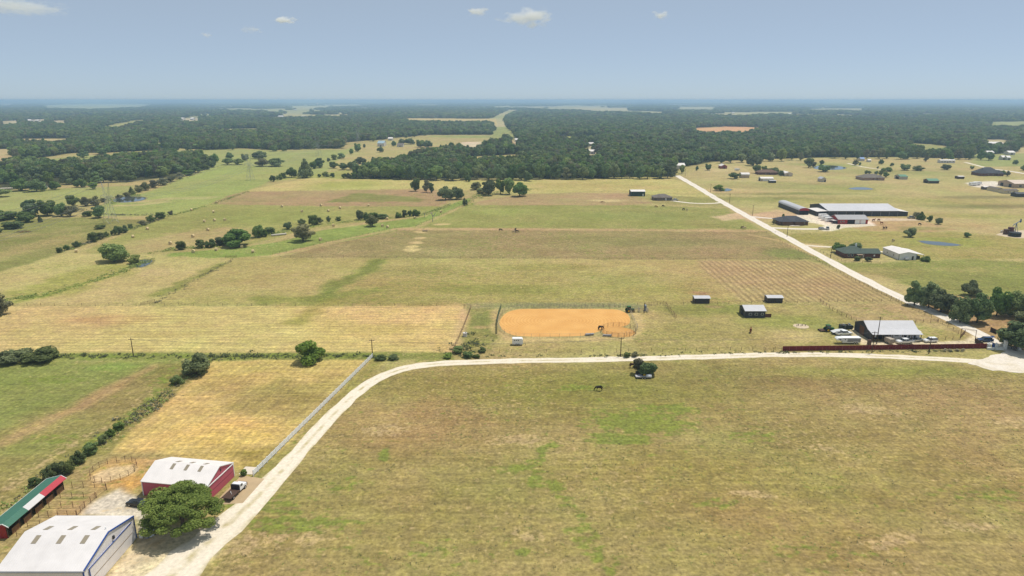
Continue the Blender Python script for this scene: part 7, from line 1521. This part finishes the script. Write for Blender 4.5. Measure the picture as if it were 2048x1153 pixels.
# ------------------------------------------------------------------ clouds: small fair weather cumulus far beyond the haze
def cloud(px, py, wpx, hpx, label, seed, dens):
    z = 1700.0; u = (px - 1024) / F_PX; v = -(py - 576.5) / F_PX; t = (z - CAM_H) / (-SP + v * CP); c = Vector((u * t, (CP + v * SP) * t, z)); W = wpx * 1.35 * t / F_PX / 2; Hh = hpx * 1.3 * t / F_PX / 2
    r = np.random.RandomState(seed); V, F = ico(3); P = []; FF = []; k = 0
    bm = bmesh.new(); bmesh.ops.create_icosphere(bm, subdivisions=3, radius=1.0)
    for v_ in bm.verts: v_.co = Vector((v_.co.x * W * 1.15, v_.co.y * W * .9, (v_.co.z if v_.co.z > 0 else v_.co.z * .8) * Hh * 1.25))
    me = bpy.data.meshes.new('cloud'); bm.to_mesh(me); bm.free()
    m = bpy.data.materials.new('cloud_vapour'); m.use_nodes = True; N = m.node_tree.nodes; L = m.node_tree.links; N.clear()
    tc = N.new('ShaderNodeTexCoord'); mp = N.new('ShaderNodeMapping'); mp.inputs['Scale'].default_value = (1 / W, 1 / W, 1 / Hh); L.new(tc.outputs['Object'], mp.inputs[0])
    ln = N.new('ShaderNodeVectorMath'); ln.operation = 'LENGTH'; L.new(mp.outputs[0], ln.inputs[0])
    mp2 = N.new('ShaderNodeMapping'); mp2.inputs['Location'].default_value = (seed * 3.1, seed, 0); mp2.inputs['Scale'].default_value = (1 / W, 1 / W, .7 / Hh); L.new(tc.outputs['Object'], mp2.inputs[0])
    ns = N.new('ShaderNodeTexNoise'); ns.inputs['Scale'].default_value = 2.0; ns.inputs['Detail'].default_value = 5; ns.inputs['Roughness'].default_value = .58; L.new(mp2.outputs[0], ns.inputs[0])
    s1 = N.new('ShaderNodeMath'); s1.operation = 'MULTIPLY_ADD'; L.new(ns.outputs[0], s1.inputs[0]); s1.inputs[1].default_value = 2.6; s1.inputs[2].default_value = -.72
    s2 = N.new('ShaderNodeMath'); s2.operation = 'SUBTRACT'; L.new(s1.outputs[0], s2.inputs[0]); L.new(ln.outputs['Value'], s2.inputs[1])
    s3 = N.new('ShaderNodeMath'); s3.operation = 'MULTIPLY'; s3.use_clamp = True; L.new(s2.outputs[0], s3.inputs[0]); s3.inputs[1].default_value = 3
    s4 = N.new('ShaderNodeMath'); s4.operation = 'MULTIPLY'; L.new(s3.outputs[0], s4.inputs[0]); s4.inputs[1].default_value = .6 * dens / Hh
    pv = N.new('ShaderNodeVolumePrincipled'); pv.inputs['Color'].default_value = (1, 1, 1, 1); pv.inputs['Anisotropy'].default_value = 0.0; L.new(s4.outputs[0], pv.inputs['Density'])
    ou = N.new('ShaderNodeOutputMaterial'); L.new(pv.outputs[0], ou.inputs['Volume']); me.materials.append(m)
    o = linked('cloud', me); o.location = c; tag(o, label, 'cloud', 'small cumulus clouds')
for q in ((1058, 36, 92, 36, 'largest puffy white cloud right of the middle', 3, 2.2), (955, 24, 46, 16, 'small flat cloud left of the largest one', 5, 1.2), (568, 41, 50, 14, 'small flat cloud left of the middle', 8, 1.4), (1322, 30, 34, 20, 'small round cloud right of the largest one', 11, 1.6), (50, 14, 130, 34, 'wide thin cloud in the upper left corner', 14, .8), (412, 70, 24, 10, 'faint tiny cloud below the flat one', 17, .6), (505, 60, 40, 14, 'faint wisp of cloud beside the flat one', 20, .4)): cloud(*q)
wood = make_wood(WP)

# ------------------------------------------------------------------ haze: one even box of air round everything on the ground
hb = bmesh.new(); bmesh.ops.create_cube(hb, size=1.0)
for v in hb.verts: v.co = Vector((v.co.x * 140000, v.co.y * 140000, -1.0 if v.co.z < 0 else 92.0))
hm = bpy.data.meshes.new('haze'); hb.to_mesh(hm); hb.free()
haze = bpy.data.objects.new('haze', hm); COL.objects.link(haze); haze['kind'] = 'stuff'; haze['label'] = 'thin blue summer haze lying over the far country'; haze['category'] = 'haze'
m = bpy.data.materials.new('haze'); m.use_nodes = True; m.node_tree.nodes.clear()
pv = m.node_tree.nodes.new('ShaderNodeVolumePrincipled'); pv.inputs['Color'].default_value = (0.50, 0.72, 1.0, 1); pv.inputs['Density'].default_value = 0.000132; pv.inputs['Anisotropy'].default_value = 0.15
mo = m.node_tree.nodes.new('ShaderNodeOutputMaterial'); m.node_tree.links.new(pv.outputs[0], mo.inputs['Volume'])
hm.materials.append(m)
